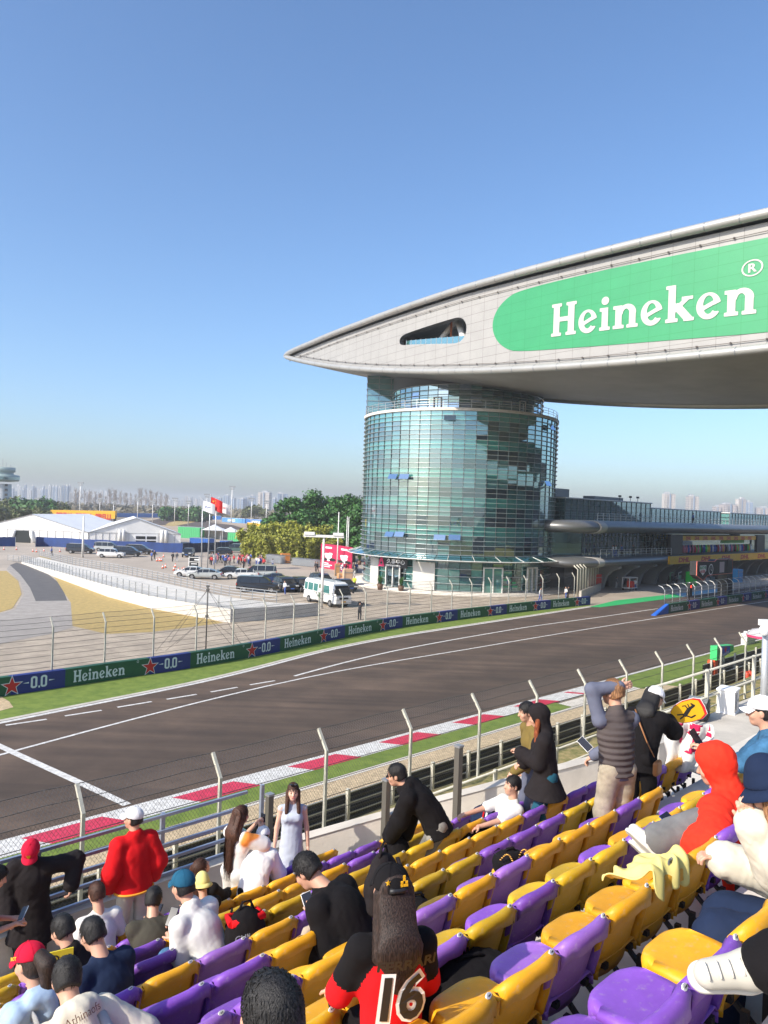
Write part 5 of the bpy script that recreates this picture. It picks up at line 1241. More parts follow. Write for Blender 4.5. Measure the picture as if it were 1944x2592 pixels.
# ---- cars
M_glassc = mat('car_glass', (.015, .018, .022), .08, spec=.8); M_tyre = mat('tyre', (.02, .02, .02), .8); M_rim = mat('wheel_rim', (.45, .45, .46), .3, .8); M_lamp = mat('lamp_clear', (.75, .75, .72), .2); M_tail = mat('tail_lamp', (.45, .02, .02), .3)
def paint(n, c): return mat('paint_' + n, c, .28, coat=.8, var=.03)
PROF = {
 'sedan': (4.8, 1.84, [(0, .35), (.03, .62), (.25, .80), (1.2, .93), (3.85, 1.02), (4.72, .96), (4.8, .6), (4.78, .32)], [(1.05, .92), (1.85, 1.38), (2.3, 1.45), (3.1, 1.42), (3.75, 1.28), (4.35, 1.0)]),
 'suv': (4.8, 1.9, [(0, .4), (.03, .8), (.2, .98), (1.2, 1.08), (4.3, 1.12), (4.75, 1.05), (4.8, .6), (4.78, .38)], [(1.1, 1.06), (1.75, 1.55), (2.2, 1.68), (3.9, 1.66), (4.4, 1.5), (4.72, 1.1)]),
 'van': (5.1, 1.94, [(0, .4), (.02, .85), (.2, 1.0), (.9, 1.12), (4.9, 1.15), (5.08, 1.1), (5.1, .6), (5.08, .38)], [(.75, 1.1), (1.5, 1.7), (2.0, 1.88), (4.6, 1.9), (4.95, 1.8), (5.07, 1.12)]),
}
def extrude(mb, prof, w0, w1fn, mi=0, close=True):
    n = len(prof); L = [(x, -w1fn(x, z), z) for x, z in prof]; R = [(x, w1fn(x, z), z) for x, z in prof]
    mb.add(L + R, [tuple(range(n)), tuple(range(n, 2 * n))[::-1]] + [((i + 1) % n, i, n + i, n + (i + 1) % n) for i in range(n)], mi)
def car(kind, col, loc, ang, label, group='parked cars by the ramp'):
    L, W, lo, up = PROF[kind]; e = empty('parked_car', loc, label, 'car', 0, group); e.rotation_euler = (0, 0, math.radians(ang))
    wb = (L * .17, L * .81); zc = lo[4][1] - .02; e_ = []
    def wl(x, z): t = min(x / .5, (L - x) / .4, 1); return W / 2 * (.86 + .14 * math.sqrt(max(0, t))) - (.03 if z < .5 else 0)
    b = MB(); arch = []
    prof = list(lo)
    bot = []
    for c in reversed(wb):
        bot += [(c + .40 * math.cos(a), .32 + .40 * math.sin(a) * 1.0) for a in np.linspace(0.0, math.pi, 7)]
    prof = [(x - L / 2, z) for x, z in prof + bot]
    extrude(b, prof, W, lambda x, z: wl(x + L / 2, z)); body = b.build('body', col, e); bevel(body, .05, 2)
    b = MB(); pu = [(x - L / 2, z) for x, z in up]; zt_ = max(z for x, z in up); base = min(z for x, z in up)
    extrude(b, pu, W, lambda x, z: W / 2 * (.97 - .20 * (z - base) / (zt_ - base))); cab = b.build('windows', M_glassc, e); bevel(cab, .03, 2)
    b = MB(); rf = [p for p in pu if p[1] > zt_ - .16]; rf = [(rf[0][0] - .1, rf[0][1] - .03)] + rf + [(rf[-1][0] + .08, rf[-1][1] - .04)]
    extrude(b, [(x, z + .03) for x, z in rf] + [(x, z - .06) for x, z in reversed(rf)], W, lambda x, z: W / 2 * .79)
    b.build('roof', col, e)
    b = MB()
    for q in (.36, .62, .9):
        x = pu[0][0] + (pu[-1][0] - pu[0][0]) * q
        for s in (-1, 1): b.tube([(x, s * W / 2 * .975, base), (x + .05, s * W / 2 * .79, zt_ - .05)], .035, 4)
    b.build('pillar', col, e)
    for i, c in enumerate(wb):
        for s in (-1, 1):
            b = MB(); x = c - L / 2; b.tube([(x, s * (W / 2 - .24), .33), (x, s * (W / 2 - .02), .33)], .33, 18); wh = b.build('tyre', M_tyre, e)
            b = MB(); b.tube([(x, s * (W / 2 - .03), .33), (x, s * (W / 2 + .0), .33)], .21, 12); b.build('rim', M_rim, wh)
    for s in (-1, 1):
        b = MB(); b.box((-L / 2 + .12, s * (W / 2 - .32), lo[2][1] - .14), (.2, .42, .14)); b.build('headlight', M_lamp, e)
        b = MB(); b.box((L / 2 - .06, s * (W / 2 - .26), lo[5][1] - .14), (.12, .36, .18)); b.build('tail_light', M_tail, e)
        b = MB(); b.box((pu[0][0] + .45, s * (W / 2 + .06), base + .08), (.14, .2, .14)); b.build('wing_mirror', col, e)
    b = MB(); b.box((-L / 2 - .0, 0, .52), (.04, .46, .14)); b.box((L / 2 + .0, 0, .70), (.04, .46, .14)); b.build('number_plate', mat('plate_blue', (.05, .15, .5), .4), e)
    return e
pw_, ps_, pk_, pn_ = paint('white', (.75, .75, .74)), paint('silver', (.42, .44, .43)), paint('black', (.012, .012, .014)), paint('navy', (.02, .04, .12))
ZA = lambda a, b_: (400 + a * .3134, 1370 + b_ * .3134); ZB = lambda a, b_: (a * .2532, 1330 + b_ * .2532)
CARS = [('sedan', ps_, ZA(375, 314), 5, 'silver sedan parked facing left behind the ramp railing'), ('sedan', pw_, ZA(270, 296), 8, 'white sedan half hidden behind the silver sedan'),
 ('sedan', pk_, ZA(570, 292), 10, 'black sedan parked behind the silver sedan'), ('sedan', pw_, ZA(672, 314), 12, 'white sedan in front of the silver estate car'),
 ('van', ps_, ZA(815, 306), 8, 'silver people carrier with dark roof windows'), ('van', pk_, ZA(805, 418), 186, 'black van with red tail light beside the ramp railing'),
 ('sedan', pn_, ZA(960, 356), 190, 'dark blue sedan behind the black van'), ('suv', pk_, ZA(1030, 410), 118, 'black car seen from behind, left of the minibus'),
 ('suv', pk_, ZA(1165, 412), 118, 'black car with open tail beside the minibus'), ('suv', pk_, ZA(1320, 372), 118, 'dark car behind the minibus roof'), ('sedan', pk_, ZA(1500, 405), 118, 'black car beyond the front of the minibus'),
 ('van', pk_, ZB(805, 292), 186, 'black van left of the lamp pole, near the blue fence'), ('suv', pw_, ZB(1112, 334), 188, 'white coupe parked in front of dark vans'),
 ('van', ps_, ZB(1075, 270), 186, 'silver van behind the white coupe'), ('van', pk_, ZB(1275, 322), 186, 'black van right of the white coupe'), ('van', pk_, ZB(1390, 300), 186, 'rearmost black van by the blue fence'),
 ('suv', pk_, ZA(245, 135), 95, 'black off roader near the flag poles'), ('suv', pk_, ZA(505, 128), 12, 'dark car hidden by the distant crowd'), ('van', paint('green', (.08, .14, .12)), ZA(625, 100), 10, 'dark green van behind the distant crowd')]
for k, c_, (u, v), a, lb in CARS: p = far(u, v - 3); car(k, c_, (p.x, p.y, .012), a, lb)
# ---- minibus
p = far(*zr(600, 1150, .2411, [(865, 1580)])[0]); p = p + Vector((.7, 1.0, 0))
e = empty('minibus', (p.x, p.y, .012), 'white minibus with green tinted windows by the fence', 'minibus', math.atan2(-7.0, 4.9))
Lb, Wb, Hb = 7.0, 2.05, 2.6
def rbox(mb, x0, x1, w, z0, z1, tap=.0, mi=0): mb.add([(x0, -w / 2, z0), (x1, -w / 2, z0), (x1, w / 2, z0), (x0, w / 2, z0), (x0 + tap * .3, -w / 2 * .9, z1), (x1 - tap, -w / 2 * .9, z1), (x1 - tap, w / 2 * .9, z1), (x0 + tap * .3, w / 2 * .9, z1)], [(0, 3, 2, 1), (4, 5, 6, 7), (0, 1, 5, 4), (1, 2, 6, 5), (2, 3, 7, 6), (3, 0, 4, 7)], mi)
b = MB(); rbox(b, -3.5, 3.5, Wb, .38, 1.25); rbox(b, -3.5, 3.48, Wb, 1.25, 2.45, .7); o = b.build('body', pw_, e); bevel(o, .10, 3)
b = MB(); rbox(b, -3.3, 2.75, 1.7, 2.42, 2.60, .3); bevel(b.build('roof', pw_, e), .06, 3)
M_busg = mat('bus_glass', (.05, .17, .16), .08, spec=.8)
for s in (-1, 1):
    for x0, x1 in ((-3.2, -2.55), (-2.4, -1.35), (-1.2, -.3), (.95, 2.2)):
        b = MB(); y0, y1 = Wb / 2 * .985, Wb / 2 * .925; b.add([(x0, s * (y0 + .012), 1.38), (x1, s * (y0 + .012), 1.38), (x1 - (.15 if x1 > 2 else 0), s * (y1 + .012), 2.18), (x0, s * (y1 + .012), 2.18)], [(0, 1, 2, 3)]); b.build('window', M_busg, e)
b = MB(); b.add([(-.1, -Wb / 2 - .014, .5), (.75, -Wb / 2 - .014, .5), (.75, -Wb / 2 * .925 - .014, 2.2), (-.1, -Wb / 2 * .925 - .014, 2.2)], [(0, 1, 2, 3)]); b.build('door', mat('door_glass', (.10, .15, .09), .2), e)
b = MB(); b.add([(3.47, -.92, 1.32), (3.47, .92, 1.32), (2.98, .82, 2.28), (2.98, -.82, 2.28)], [(0, 1, 2, 3)]); b.v = [(x + .02, y, z) for x, y, z in b.v]; b.build('windscreen', M_glassc, e)
b = MB(); b.box((3.51, 0, .98), (.04, 1.1, .2)); b.build('grille', M_black, e); b = MB(); b.box((3.52, 0, .62), (.06, .5, .15)); b.build('number_plate', mat('plate_orange', (.7, .35, .05), .5), e)
for s in (-1, 1):
    b = MB(); b.box((3.5, s * .76, .95), (.06, .36, .24)); b.build('headlight', M_lamp, e); b = MB(); b.box((3.55, s * 1.12, 1.7), (.14, .16, .42)); b.build('wing_mirror', M_black, e)
    for x in (-2.2, 2.35):
        b = MB(); b.tube([(x, s * .82, .38), (x, s * 1.04, .38)], .38, 18); wh = b.build('tyre', M_tyre, e); b = MB(); b.tube([(x, s * 1.03, .38), (x, s * 1.06, .38)], .22, 12); b.build('rim', M_rim, wh)
# ---- tents
M_tent = mat('tent_white', (.80, .79, .77), .6, var=.06, vs=.3); M_tentr = mat('tent_roof', (.74, .74, .73), .5, var=.08, vs=.2)
def tent(name, label, c0, c1, eave, ridge, depth, opening=None):
    p, q = Vector(c0), Vector(c1); ex = (q - p).normalized(); ey = Vector((-ex.y, ex.x, 0)); W = (q - p).length; e = empty(name, p, label, 'tent', math.atan2(ex.y, ex.x))
    b = MB(); cols = 14
    def hh(x): return eave + (ridge - eave) * (1 - abs(x / W * 2 - 1))
    xs = [W * i / cols for i in range(cols + 1)]
    for i in range(cols):
        x0, x1 = xs[i], xs[i + 1]
        if opening and opening[0] < (x0 + x1) / 2 < opening[1]: b.add([(x0, 0, eave * .93), (x1, 0, eave * .93), (x1, 0, hh(x1)), (x0, 0, hh(x0))], [(0, 1, 2, 3)]); continue
        b.add([(x0, 0, 0), (x1, 0, 0), (x1, 0, hh(x1)), (x0, 0, hh(x0))], [(0, 1, 2, 3)])
    b.add([(0, 0, 0), (0, depth, 0), (0, depth, eave), (0, 0, eave)], [(0, 1, 2, 3)]); b.add([(W, 0, 0), (W, depth, 0), (W, depth, eave), (W, 0, eave)], [(3, 2, 1, 0)]); b.build('wall', M_tent, e)
    b = MB(); b.add([(-.4, -.3, eave - .1), (W / 2, -.3, ridge + .08), (W + .4, -.3, eave - .1), (-.4, depth, eave - .1), (W / 2, depth, ridge + .08), (W + .4, depth, eave - .1)], [(0, 1, 4, 3), (1, 2, 5, 4)]); b.build('roof', M_tentr, e)
    b = MB(); b.box((W / 2, -.05, eave), (W, .08, .09))
    for i in range(cols + 1): b.box((xs[i], -.05, eave / 2), (.09, .08, eave))
    for s in (0, 1): b.tube([(0 if s else W, -.06, eave), (W / 2, -.06, ridge)], .06, 4)
    b.build('seam', mat('tent_seam', (.45, .45, .44), .6), e)
    if opening: b = MB(); b.box((sum(opening) / 2, 1.5, eave * .45), (opening[1] - opening[0] + .6, 2.8, eave * .9)); b.build('entrance', MATS['core_dark'], e)
    return e
def AG(u, Y): p = AT(u, 1380, Y); return Vector((p.x, Y, 0))
TA, TB, TC, TD = AG(-62, 174), AG(222, 171), AG(223.5, 171), AG(457, 178)
T1 = tent('marquee', 'large white marquee with dark open doorway at the left edge', TA, TB, 3.0, 6.6, 26, (13.1, 16.5) if False else None)
d0 = (AG(40, 173) - TA).length; d1 = (AG(80, 173) - TA).length
b = MB(); b.box(((d0 + d1) / 2, -.05, 1.4), (d1 - d0, .3, 2.8)); b.build('doorway', MATS['core_dark'], T1); b = MB(); b.tube([(d0 - .2, -.25, 2.8), (d0 - .5, -.3, 1.6), (d0 - 1.1, -.3, .2)], .45, 6); b.build('curtain', M_tent, T1); b = MB(); b.tube([(d1 + .2, -.25, 2.8), (d1 + .4, -.3, 1.6), (d1 + 1.1, -.3, .2)], .45, 6); b.build('curtain', M_tent, T1)
T2 = tent('marquee', 'second white marquee with air ducts, right of the larger one', TC, TD, 3.0, 6.5, 22)
for u in (302, 311, 409, 418): d = (AG(u, 174) - TC).length; b = MB(); b.tube([(d, -.7, .8), (d, -.7, 3.2), (d, -.2, 3.6)], .42, 10); b.build('air_duct', M_steelw, T2)
d = (AG(369, 174) - TC).length; b = MB(); b.box((d, -.08, 1.4), (5.2, .12, 2.8)); b.build('door', M_signw, T2); b = MB(); [b.box((d + x, -.16, z), (2.1, .06, .7)) for x in (-1.2, 1.2) for z in (1.0, 2.0)]; b.build('door_glass', M_black, T2)
# ---- blue hoarding fence
bl = [G(*q) for q in zr(0, 1150, .4219, [(-60, 553), (90, 553)])], [G(*q) for q in zr(0, 1150, .4219, [(212, 556), (225, 549), (700, 576), (1095, 592)])], [G(*q) for q in zr(0, 1150, .4219, [(1096, 592), (1250, 585), (1440, 572)])]
for i, (L_, lb) in enumerate(zip(bl, ('short blue fabric fence left of the marquee doorway', 'long blue fabric fence in front of the marquees', 'dark blue fabric fence right of the marquees'))):
    e = empty('fabric_fence', L_[0], lb, 'fence'); P = resample(L_, 14); b = MB(); b.grid([[p - L_[0], p - L_[0] + Vector((0, 0, 2.0 + .06 * math.sin(j * 2)))] for j, p in enumerate(P)], 0, False); b.build('fabric', mat('fence_blue', (.012, .045, .19), .7, var=.25, vs=.4) if i < 2 else mat('fence_navy', (.012, .02, .06), .7, var=.2, vs=.4), e)
    b = MB(); [b.box(p - L_[0] + Vector((0, .1, 1.0)), (.08, .08, 2.1)) for p in P]; b.build('posts', M_rail, e)
# ---- banner gantry, track barriers beyond
def AY(u, v, Y): return AT(u, v, Y)
e0 = AY(126, 1311, 300); e1 = AY(291, 1313, 300); e = empty('banner_bridge', (e0.x, 300, 0), 'yellow banner bridge with red lettering behind the marquees', 'bridge')
b = MB(); w = e1.x - e0.x; b.add([(0, 0, e0.z - .5), (w, 0, e1.z), (w, 0, e1.z + 3.1), (0, 0, e0.z + 3.2), (0, 2, e0.z - .5), (w, 2, e1.z), (w, 2, e1.z + 3.1), (0, 2, e0.z + 3.2)], [(0, 1, 2, 3), (7, 6, 5, 4), (0, 4, 5, 1), (3, 2, 6, 7), (1, 5, 6, 2), (0, 3, 7, 4)]); bb = b.build('banner', M_yel, e)
b = MB(); [put(b, text_geo('PIRELLI', .04), lambda x, y, k=k: (w * (.10 + k * .30) + x * 2.0, -.10, e0.z + .25 + y * 2.9)) for k in range(3)]; b.build('lettering', M_dred, bb)
for x in (.4, w - .4): b = MB(); b.box((x, 1, (e0.z + 2) / 2), (.8, 1.2, e0.z + 2)); b.build('leg', M_black, e)
def stripbox(name, label, a, c, h, m, cat, thick=.6, text=None, group=None):
    a, c = Vector(a), Vector(c); d = c - a; L = math.hypot(d.x, d.y); e = empty(name, a, label, cat, math.atan2(d.y, d.x), group); b = MB(); b.box((L / 2, thick / 2, h / 2), (L, thick, h)); o = b.build('panel', m, e)
    b = MB(); b.box((L / 2, thick / 2, h + .06), (L + .1, thick + .1, .1)); b.build('top_edge', M_steelw, e)
    if text:
        b = MB(); n = max(1, int(L / 16)); [put(b, text_geo(text, .03), lambda x, y, k=k: (L * (k + .25) / n + x * h * .75, -.03, h * .22 + y * h * .75)) for k in range(n)]; b.build('lettering', M_signw, o)
    return e
M_bar = mat('barrier_blue', (.03, .16, .50), .5, var=.15, vs=.1); M_bar2 = mat('barrier_pale', (.10, .30, .62), .5, var=.3, vs=.1)
for i, (u0, v0, u1, v1, m) in enumerate([(292, 1310, 400, 1311, M_bar), (402, 1312, 560, 1317, M_bar), (562, 1322, 620, 1326, M_bar2), (622, 1326, 682, 1330, M_bar)]):
    a, c = G(u0, v0 - 1), G(u1, v1 - 1); stripbox('tyre_barrier', ['blue barrier just right of the yellow banner bridge', 'long blue barrier along the far bend', 'bright blue lettered barrier beside the red flag', 'blue lettered barrier next to the green trees'][i], a, c, 2.6, m, 'barrier', text='ARAMCO' if i > 1 else None, group='blue barriers along the far bend')
def gsheet(name, pts, m, z): return sheet(name, [(*G(u, v)[:2], z) for u, v in zr(0, 1150, .4219, pts)], m, z)
gsheet('far_runoff', [(700, 400), (1000, 378), (1600, 395), (1640, 470), (1400, 500), (900, 480)], mat('runoff_beige', (.40, .31, .22), .9, var=.15, vs=.02), .03)
gsheet('far_track', [(880, 402), (960, 386), (1150, 392), (1210, 405), (1400, 425), (1480, 452), (1200, 455), (1080, 430), (960, 425)], M_asph, .06)
gsheet('far_grass', [(1010, 412), (1060, 400), (1180, 404), (1120, 418), (1040, 432), (990, 428)], M_dry, .09)
gsheet('far_lane', [(540, 385), (690, 378), (690, 400), (600, 410), (560, 430), (545, 410)], M_asph, .06)
e = stripbox('yellow_board', 'small yellow board behind the bamboo', G(626, 1334), G(682, 1341), 2.2, M_yel, 'board')
# containers and little canopies
def container(u0, v0, u1, v1, h, m, lb):
    a, c = G(u0, v0), G(u1, v1); d = c - a; L = d.length; e = empty('container', a, lb, 'container', math.atan2(d.y, d.x)); b = MB(); b.box((L / 2, 1.2, h / 2), (L, 2.4, h)); o = b.build('shell', m, e)
    b = MB(); n = int(L / .6)
    for i in range(n): b.box((L * (i + .5) / n, -.04, h / 2), (.12, .08, h - .2))
    b.build('rib', m, e); b = MB(); b.box((L / 2, 1.2, h + .04), (L + .06, 2.46, .1)); b.box((L / 2, 1.2, .08), (L + .06, 2.46, .16)); b.build('frame', M_alud, e)
M_cgr = mat('container_green', (.07, .42, .16), .5, var=.15); M_cbl = mat('container_blue', (.03, .13, .45), .5, var=.15)
container(450, 1362, 505, 1365, 3.4, M_cgr, 'green container right of the second marquee'); container(576, 1372, 626, 1375, 2.7, M_cgr, 'green container left of the bamboo')
container(480, 1377, 528, 1380, 1.6, M_cbl, 'blue container behind the dark blue fence'); container(556, 1383, 585, 1384, 1.4, M_cbl, 'small blue container below the green one')
def canopy(u0, u1, v, h, lb):
    a, c = G(u0, v), G(u1, v); w = (c - a).length; e = empty('canopy_tent', (a + c) / 2, lb, 'tent'); b = MB(); b.lathe([(w * .72, h * .62), (w * .35, h * .8), (.05, h)], (0, w / 2, 0), 4, a0=math.pi / 4, a1=math.pi * 2 + math.pi / 4); b.build('roof', M_tent, e)
    b = MB(); [b.tube([(sx * w / 2, w / 2 + sy * w / 2, 0), (sx * w / 2, w / 2 + sy * w / 2, h * .62)], .06, 4) for sx in (-1, 1) for sy in (-1, 1)]; b.build('pole', M_steelw, e); b = MB(); b.box((0, w - .05, h * .31), (w, .05, h * .6)); b.box((-w / 2, w / 2, h * .31), (.05, w, h * .6)); b.build('side_wall', M_tent, e)
canopy(511, 560, 1366, 4.4, 'white peaked canopy between the green containers'); canopy(560, 598, 1367, 3.8, 'small white canopy right of the peaked one')
# ---- poles and masts
def pole(u, v, vt, label, kind='mast', Y=None, m=None, r=.09, group=None, nm='light_mast'):
    p = G(u, v) if Y is None else AY(u, v, Y); p = Vector((p.x, p.y, 0)); topz = AY(u, vt, p.y).z; e = empty(nm, p, label, 'lamp post', 0, group); b = MB(); b.tube([(0, 0, 0), (0, 0, topz)], [r * 1.3, r * .8], 8); b.build('pole', m or M_steelw, e)
    if kind == 'mast': b = MB(); b.box((0, 0, topz), (p.y * .008, .5, p.y * .0022)); b.box((0, 0, topz - p.y * .003), (p.y * .006, .4, p.y * .0015)); b.build('lamp_head', M_alud, e)
    if kind == 'tee': b = MB(); b.box((0, 0, topz), (4.2, .5, .25)); [b.box((s * 1.5, -.1, topz + .25), (1.1, .5, .3)) for s in (-1, 1)]; b.build('lamp_head', M_steelw, e)
    return e
pole(209, 1411, 1306, 'thick white pole standing beside the black van', 'plain', r=.16); pole(814, 1540, 1357, 'white lamp post with T shaped head rising behind the minibus', 'tee', r=.14)
pole(202, 1290, 1222, 'tall hazy light mast above the banner bridge', Y=420, r=.25); pole(586, 1300, 1232, 'tall light mast right of the flags', Y=420, r=.25); pole(523, 1300, 1252, 'thin mast left of the red flag', Y=500, r=.2)
pole(853, 1448, 1296, 'bare white pole in front of the red poster wall', 'plain', r=.10); pole(877, 1385, 1307, 'left one of two thin poles beside the poster wall', 'plain', Y=140, r=.09); pole(881, 1385, 1309, 'right one of two thin poles beside the poster wall', 'plain', Y=139, r=.09)
for i, u in enumerate((10, 56, 94, 132, 252, 287, 348, 386, 442, 477, 636, 674)): pole(u, 1310, 1262 + (i * 7) % 14, 'slim distant lamp post, %s of the row across the far fields' % ['first', 'second', 'third', 'fourth', 'fifth', 'sixth', 'seventh', 'eighth', 'ninth', 'tenth', 'eleventh', 'twelfth'][i], Y=330 + (i * 37) % 80, r=.16, group='distant lamp posts')
# flags
M_flagr = mat('flag_red', (.62, .01, .01), .7); M_flagw = mat('flag_white', (.72, .72, .74), .7); M_flagy = mat('flag_star', (.85, .6, .02), .6)
def flagpole(ub, vb, ut, vt, lb, col, fx, w, h, deco, side=1):
    p = G(ub, vb); topz = AY(ut, vt, p.y).z; lean = AY(ut, vt, p.y).x - p.x; e = empty('flagpole', p, lb, 'flagpole'); b = MB(); b.tube([(0, 0, 0), (lean, 0, topz)], [.10, .06], 8); b.lathe([(0, .1), (.1, 0), (0, -.1)], (lean, 0, topz + .05), 8); b.build('pole', M_rail, e)
    P = []
    for i in range(13):
        t = i / 12; x = lean + w * t * side; P.append([(x, math.sin(t * 7) * .16 * t - .1 * t, topz - .3 - h * j / 6 - .75 * t ** 1.3 * h * .5) for j in range(7)])
    b = MB(); b.grid(P, 0, True); f = b.build('flag', col, e)
    if deco == 'star':
        b = MB(); f3 = lambda x, y: (lean + side * (.12 + x) * w, math.sin(x * 7) * .16 * x - .16, topz - .3 - (.12 + y) * h - .75 * (x + .12) ** 1.3 * h * .5)
        for cx, cy, r_ in ((.12, .18, .09), (.28, .06, .035), (.33, .14, .035), (.33, .24, .035), (.28, .32, .035)): pp = star_poly(r_, r_ * .4); b.add([f3(cx, cy)] + [f3(cx + x, cy + y * w / h) for x, y in pp], [(0, k + 1, (k + 1) % 10 + 1) for k in range(10)])
        b.build('star', M_flagy, f)
    elif deco: b = MB(); f3 = lambda x, y: (lean + side * (.25 + x * .5) * w, -.2, topz - .3 - .55 * h - .75 * (.5) ** 1.3 * h * .5 + y); b.add([f3(0, 0), f3(.2, 0), f3(.25, .28), f3(.05, .28)], [(0, 1, 2, 3)]); [b.add([f3(.35 + .13 * i, 0), f3(.43 + .13 * i, 0), f3(.43 + .13 * i, .2), f3(.35 + .13 * i, .2)], [(0, 1, 2, 3)]) for i in range(4)]; b.build('emblem', deco, f)
flagpole(510, 1443, 513, 1262, 'left flagpole with plain white flag', M_flagw, 0, 2.0, 1.6, M_tail if False else mat('emblem_blue', (.1, .15, .35), .6)); flagpole(525, 1443, 534, 1253, 'middle flagpole, tallest, flying a red flag with yellow stars', M_flagr, 0, 1.9, 1.9, 'star'); flagpole(543, 1441, 548, 1264, 'right flagpole with white flag bearing a red mark', M_flagw, 0, 2.3, 1.6, M_dred)
# black signboard
p = G(491, 1446); e = empty('signboard', p, 'upright black sign with white frame at the foot of the flagpoles', 'sign'); b = MB(); b.box((0, 0, 1.1), (1.5, .2, 2.2)); b.build('panel', M_black, e); b = MB(); [b.box((s * .78, -.02, 1.15), (.12, .26, 2.3)) for s in (-1, 1)]; [b.box((0, -.12, z), (1.4, .04, .10)) for z in (.12, .72, 1.45, 2.15)]; b.build('frame', M_steelw, e)
b = MB(); b.box((.4, -.12, 1.8), (.7, .04, .2)); b.box((.0, -.12, 1.15), (.9, .04, .12)); b.build('print', M_signw, e)
# poster wall
a, m_, c = G(811, 1437), G(851, 1443), G(890, 1452); e = empty('poster_wall', a, 'large red poster wall with white and black racing pictures beside the tower', 'poster')
M_pos = mat('poster_red', (.48, .015, .07), .6, var=.35, vs=.6); b = MB(); a0, m0, c0_ = Vector((0, 0, 0)), m_ - a, c - a
for p_, q_ in ((a0, m0), (m0, c0_)):
    z = Vector((0, 0, 4.2)); t_ = Vector((.1, .5, 0)); b.add([p_, q_, q_ + z, p_ + z, p_ + t_, q_ + t_, q_ + t_ + z, p_ + t_ + z], [(0, 1, 2, 3), (7, 6, 5, 4), (3, 2, 6, 7), (1, 5, 6, 2), (0, 3, 7, 4)])
b.build('panel', M_pos, e)
def onp(p_, q_, x, y): return p_ + (q_ - p_) * x + Vector((-.02, -.05, y))
b = MB(); rr = random.Random(8)
for (p_, q_) in ((a0, m0), (m0, c0_)):
    put(b, field_mesh(lambda X, Y: mn(mn(ell(X, Y, .5, 2.2, .22, .45), ell(X, Y, .38, 2.5, .14, .2)), mn(ell(X, Y, .62, 2.6, .14, .2), ell(X, Y, .5, 1.6, .13, .25))), .1, .9, 1, 3.2, 24, 30), lambda x, y, p_=p_, q_=q_: onp(p_, q_, x, y))
    b.add([onp(p_, q_, x, y) for x, y in ((.3, 3.5), (.7, 3.5), (.7, 3.8), (.3, 3.8))], [(0, 1, 2, 3)])
    [b.add([onp(p_, q_, x, y) for x, y in ((.12, z), (.12 + w_, z), (.12 + w_, z + .14), (.12, z + .14))], [(0, 1, 2, 3)]) for z, w_ in ((.3, .5), (.6, .62), (.9, .4))]
b.build('print', M_signw, e)
b = MB(); [put(b, field_mesh(lambda X, Y: mn(ell(X, Y, .25, 1.6, .2, .22), ell(X, Y, .75, 1.65, .2, .25)), 0, 1, 1, 2.2, 20, 20), lambda x, y, p_=p_, q_=q_: onp(p_, q_, x, y) + Vector((0, -.02, 0))) for p_, q_ in ((a0, m0), (m0, c0_))]; b.build('dark_print', M_black, e)
# stacked crowd barriers, crates, pots
def stack(pts, lb, n=14, h=1.2, m=None):
    P = resample([G(*q) for q in pts], n); e = empty('barrier_stack', P[0], lb, 'barriers'); b = MB()
    for p_ in P:
        q_ = p_ - P[0]; d = Vector((.8, 1.6, 0))
        for z in (.1, h): b.tube([q_ + Vector((0, 0, z)), q_ + d + Vector((0, 0, z))], .05, 4)
        for k in range(9): b.tube([q_ + d * k / 8 + Vector((0, 0, .1)), q_ + d * k / 8 + Vector((0, 0, h))], .03, 4)
    b.build('barrier_panels', m or M_rail, e)
stack([(672, 1424), (708, 1428)], 'stacked grey crowd barriers left in front of the bamboo', 16, 1.5); stack([(738, 1431), (798, 1437)], 'long stack of grey crowd barriers in front of the bamboo', 26, 1.3)
def boxes(u, v, w, d, h, m, lb, nm='crate', cat='crate', rz=.3):
    e = empty(nm, G(u, v), lb, cat, rz); b = MB(); b.box((0, d / 2, h / 2), (w, d, h)); bevel(b.build('case', m, e), .02); b = MB(); [b.box((0, -.02, z), (w * .98, .05, .07)) for z in (h * .2, h * .8)]; [b.box((s * w * .45, -.02, h / 2), (.07, .05, h * .9)) for s in (-1, 1)]; b.build('batten', M_alud, e)
M_crate = mat('crate_tan', (.55, .30, .13), .7, var=.2)
boxes(870, 1482, 1.4, 1.2, 1.6, M_crate, 'tan crate left of the taller one by the tower'); boxes(882, 1484, 1.3, 1.0, 2.3, mat('crate_pale', (.62, .40, .25), .7), 'taller pale tan crate by the tower'); boxes(724, 1425, 1.7, 1.5, 1.7, mat('crate_orange', (.6, .22, .05), .6), 'orange brown crate between the barrier stacks'); boxes(854, 1458, .8, .3, 1.9, M_crate, 'small tan notice stand near the poster wall', 'notice_stand', 'stand')
for u, v, lb in ((962, 1493, 'potted plant left of the tower door'), (1015, 1498, 'potted plant right of the tower door'), (910, 1430, 'potted plant beside the poster wall')):
    e = empty('potted_plant', G(u, v), lb, 'plant'); b = MB(); b.lathe([(0, 0), (.3, 0), (.42, .8), (.36, .8), (.3, .7), (0, .7)], n=12); b.build('pot', mat('pot_brown', (.12, .06, .03), .6), e); b = MB(); rr = random.Random(u)
    for i in range(60): a_ = rr.uniform(0, 6.3); l = rr.uniform(.4, 1.0); t_ = rr.uniform(.3, 1.2); p_ = Vector((0, 0, .7)); q_ = Vector((math.cos(a_) * l * .7, math.sin(a_) * l * .7, .8 + t_)); s_ = Vector((-math.sin(a_), math.cos(a_), 0)) * .07; mid = (p_ + q_) / 2 + Vector((0, 0, .25)); b.add([p_, mid - s_, q_, mid + s_], [(0, 1, 2, 3)])
    b.build('leaves', mat('pot_leaf', (.04, .12, .02), .6), e)
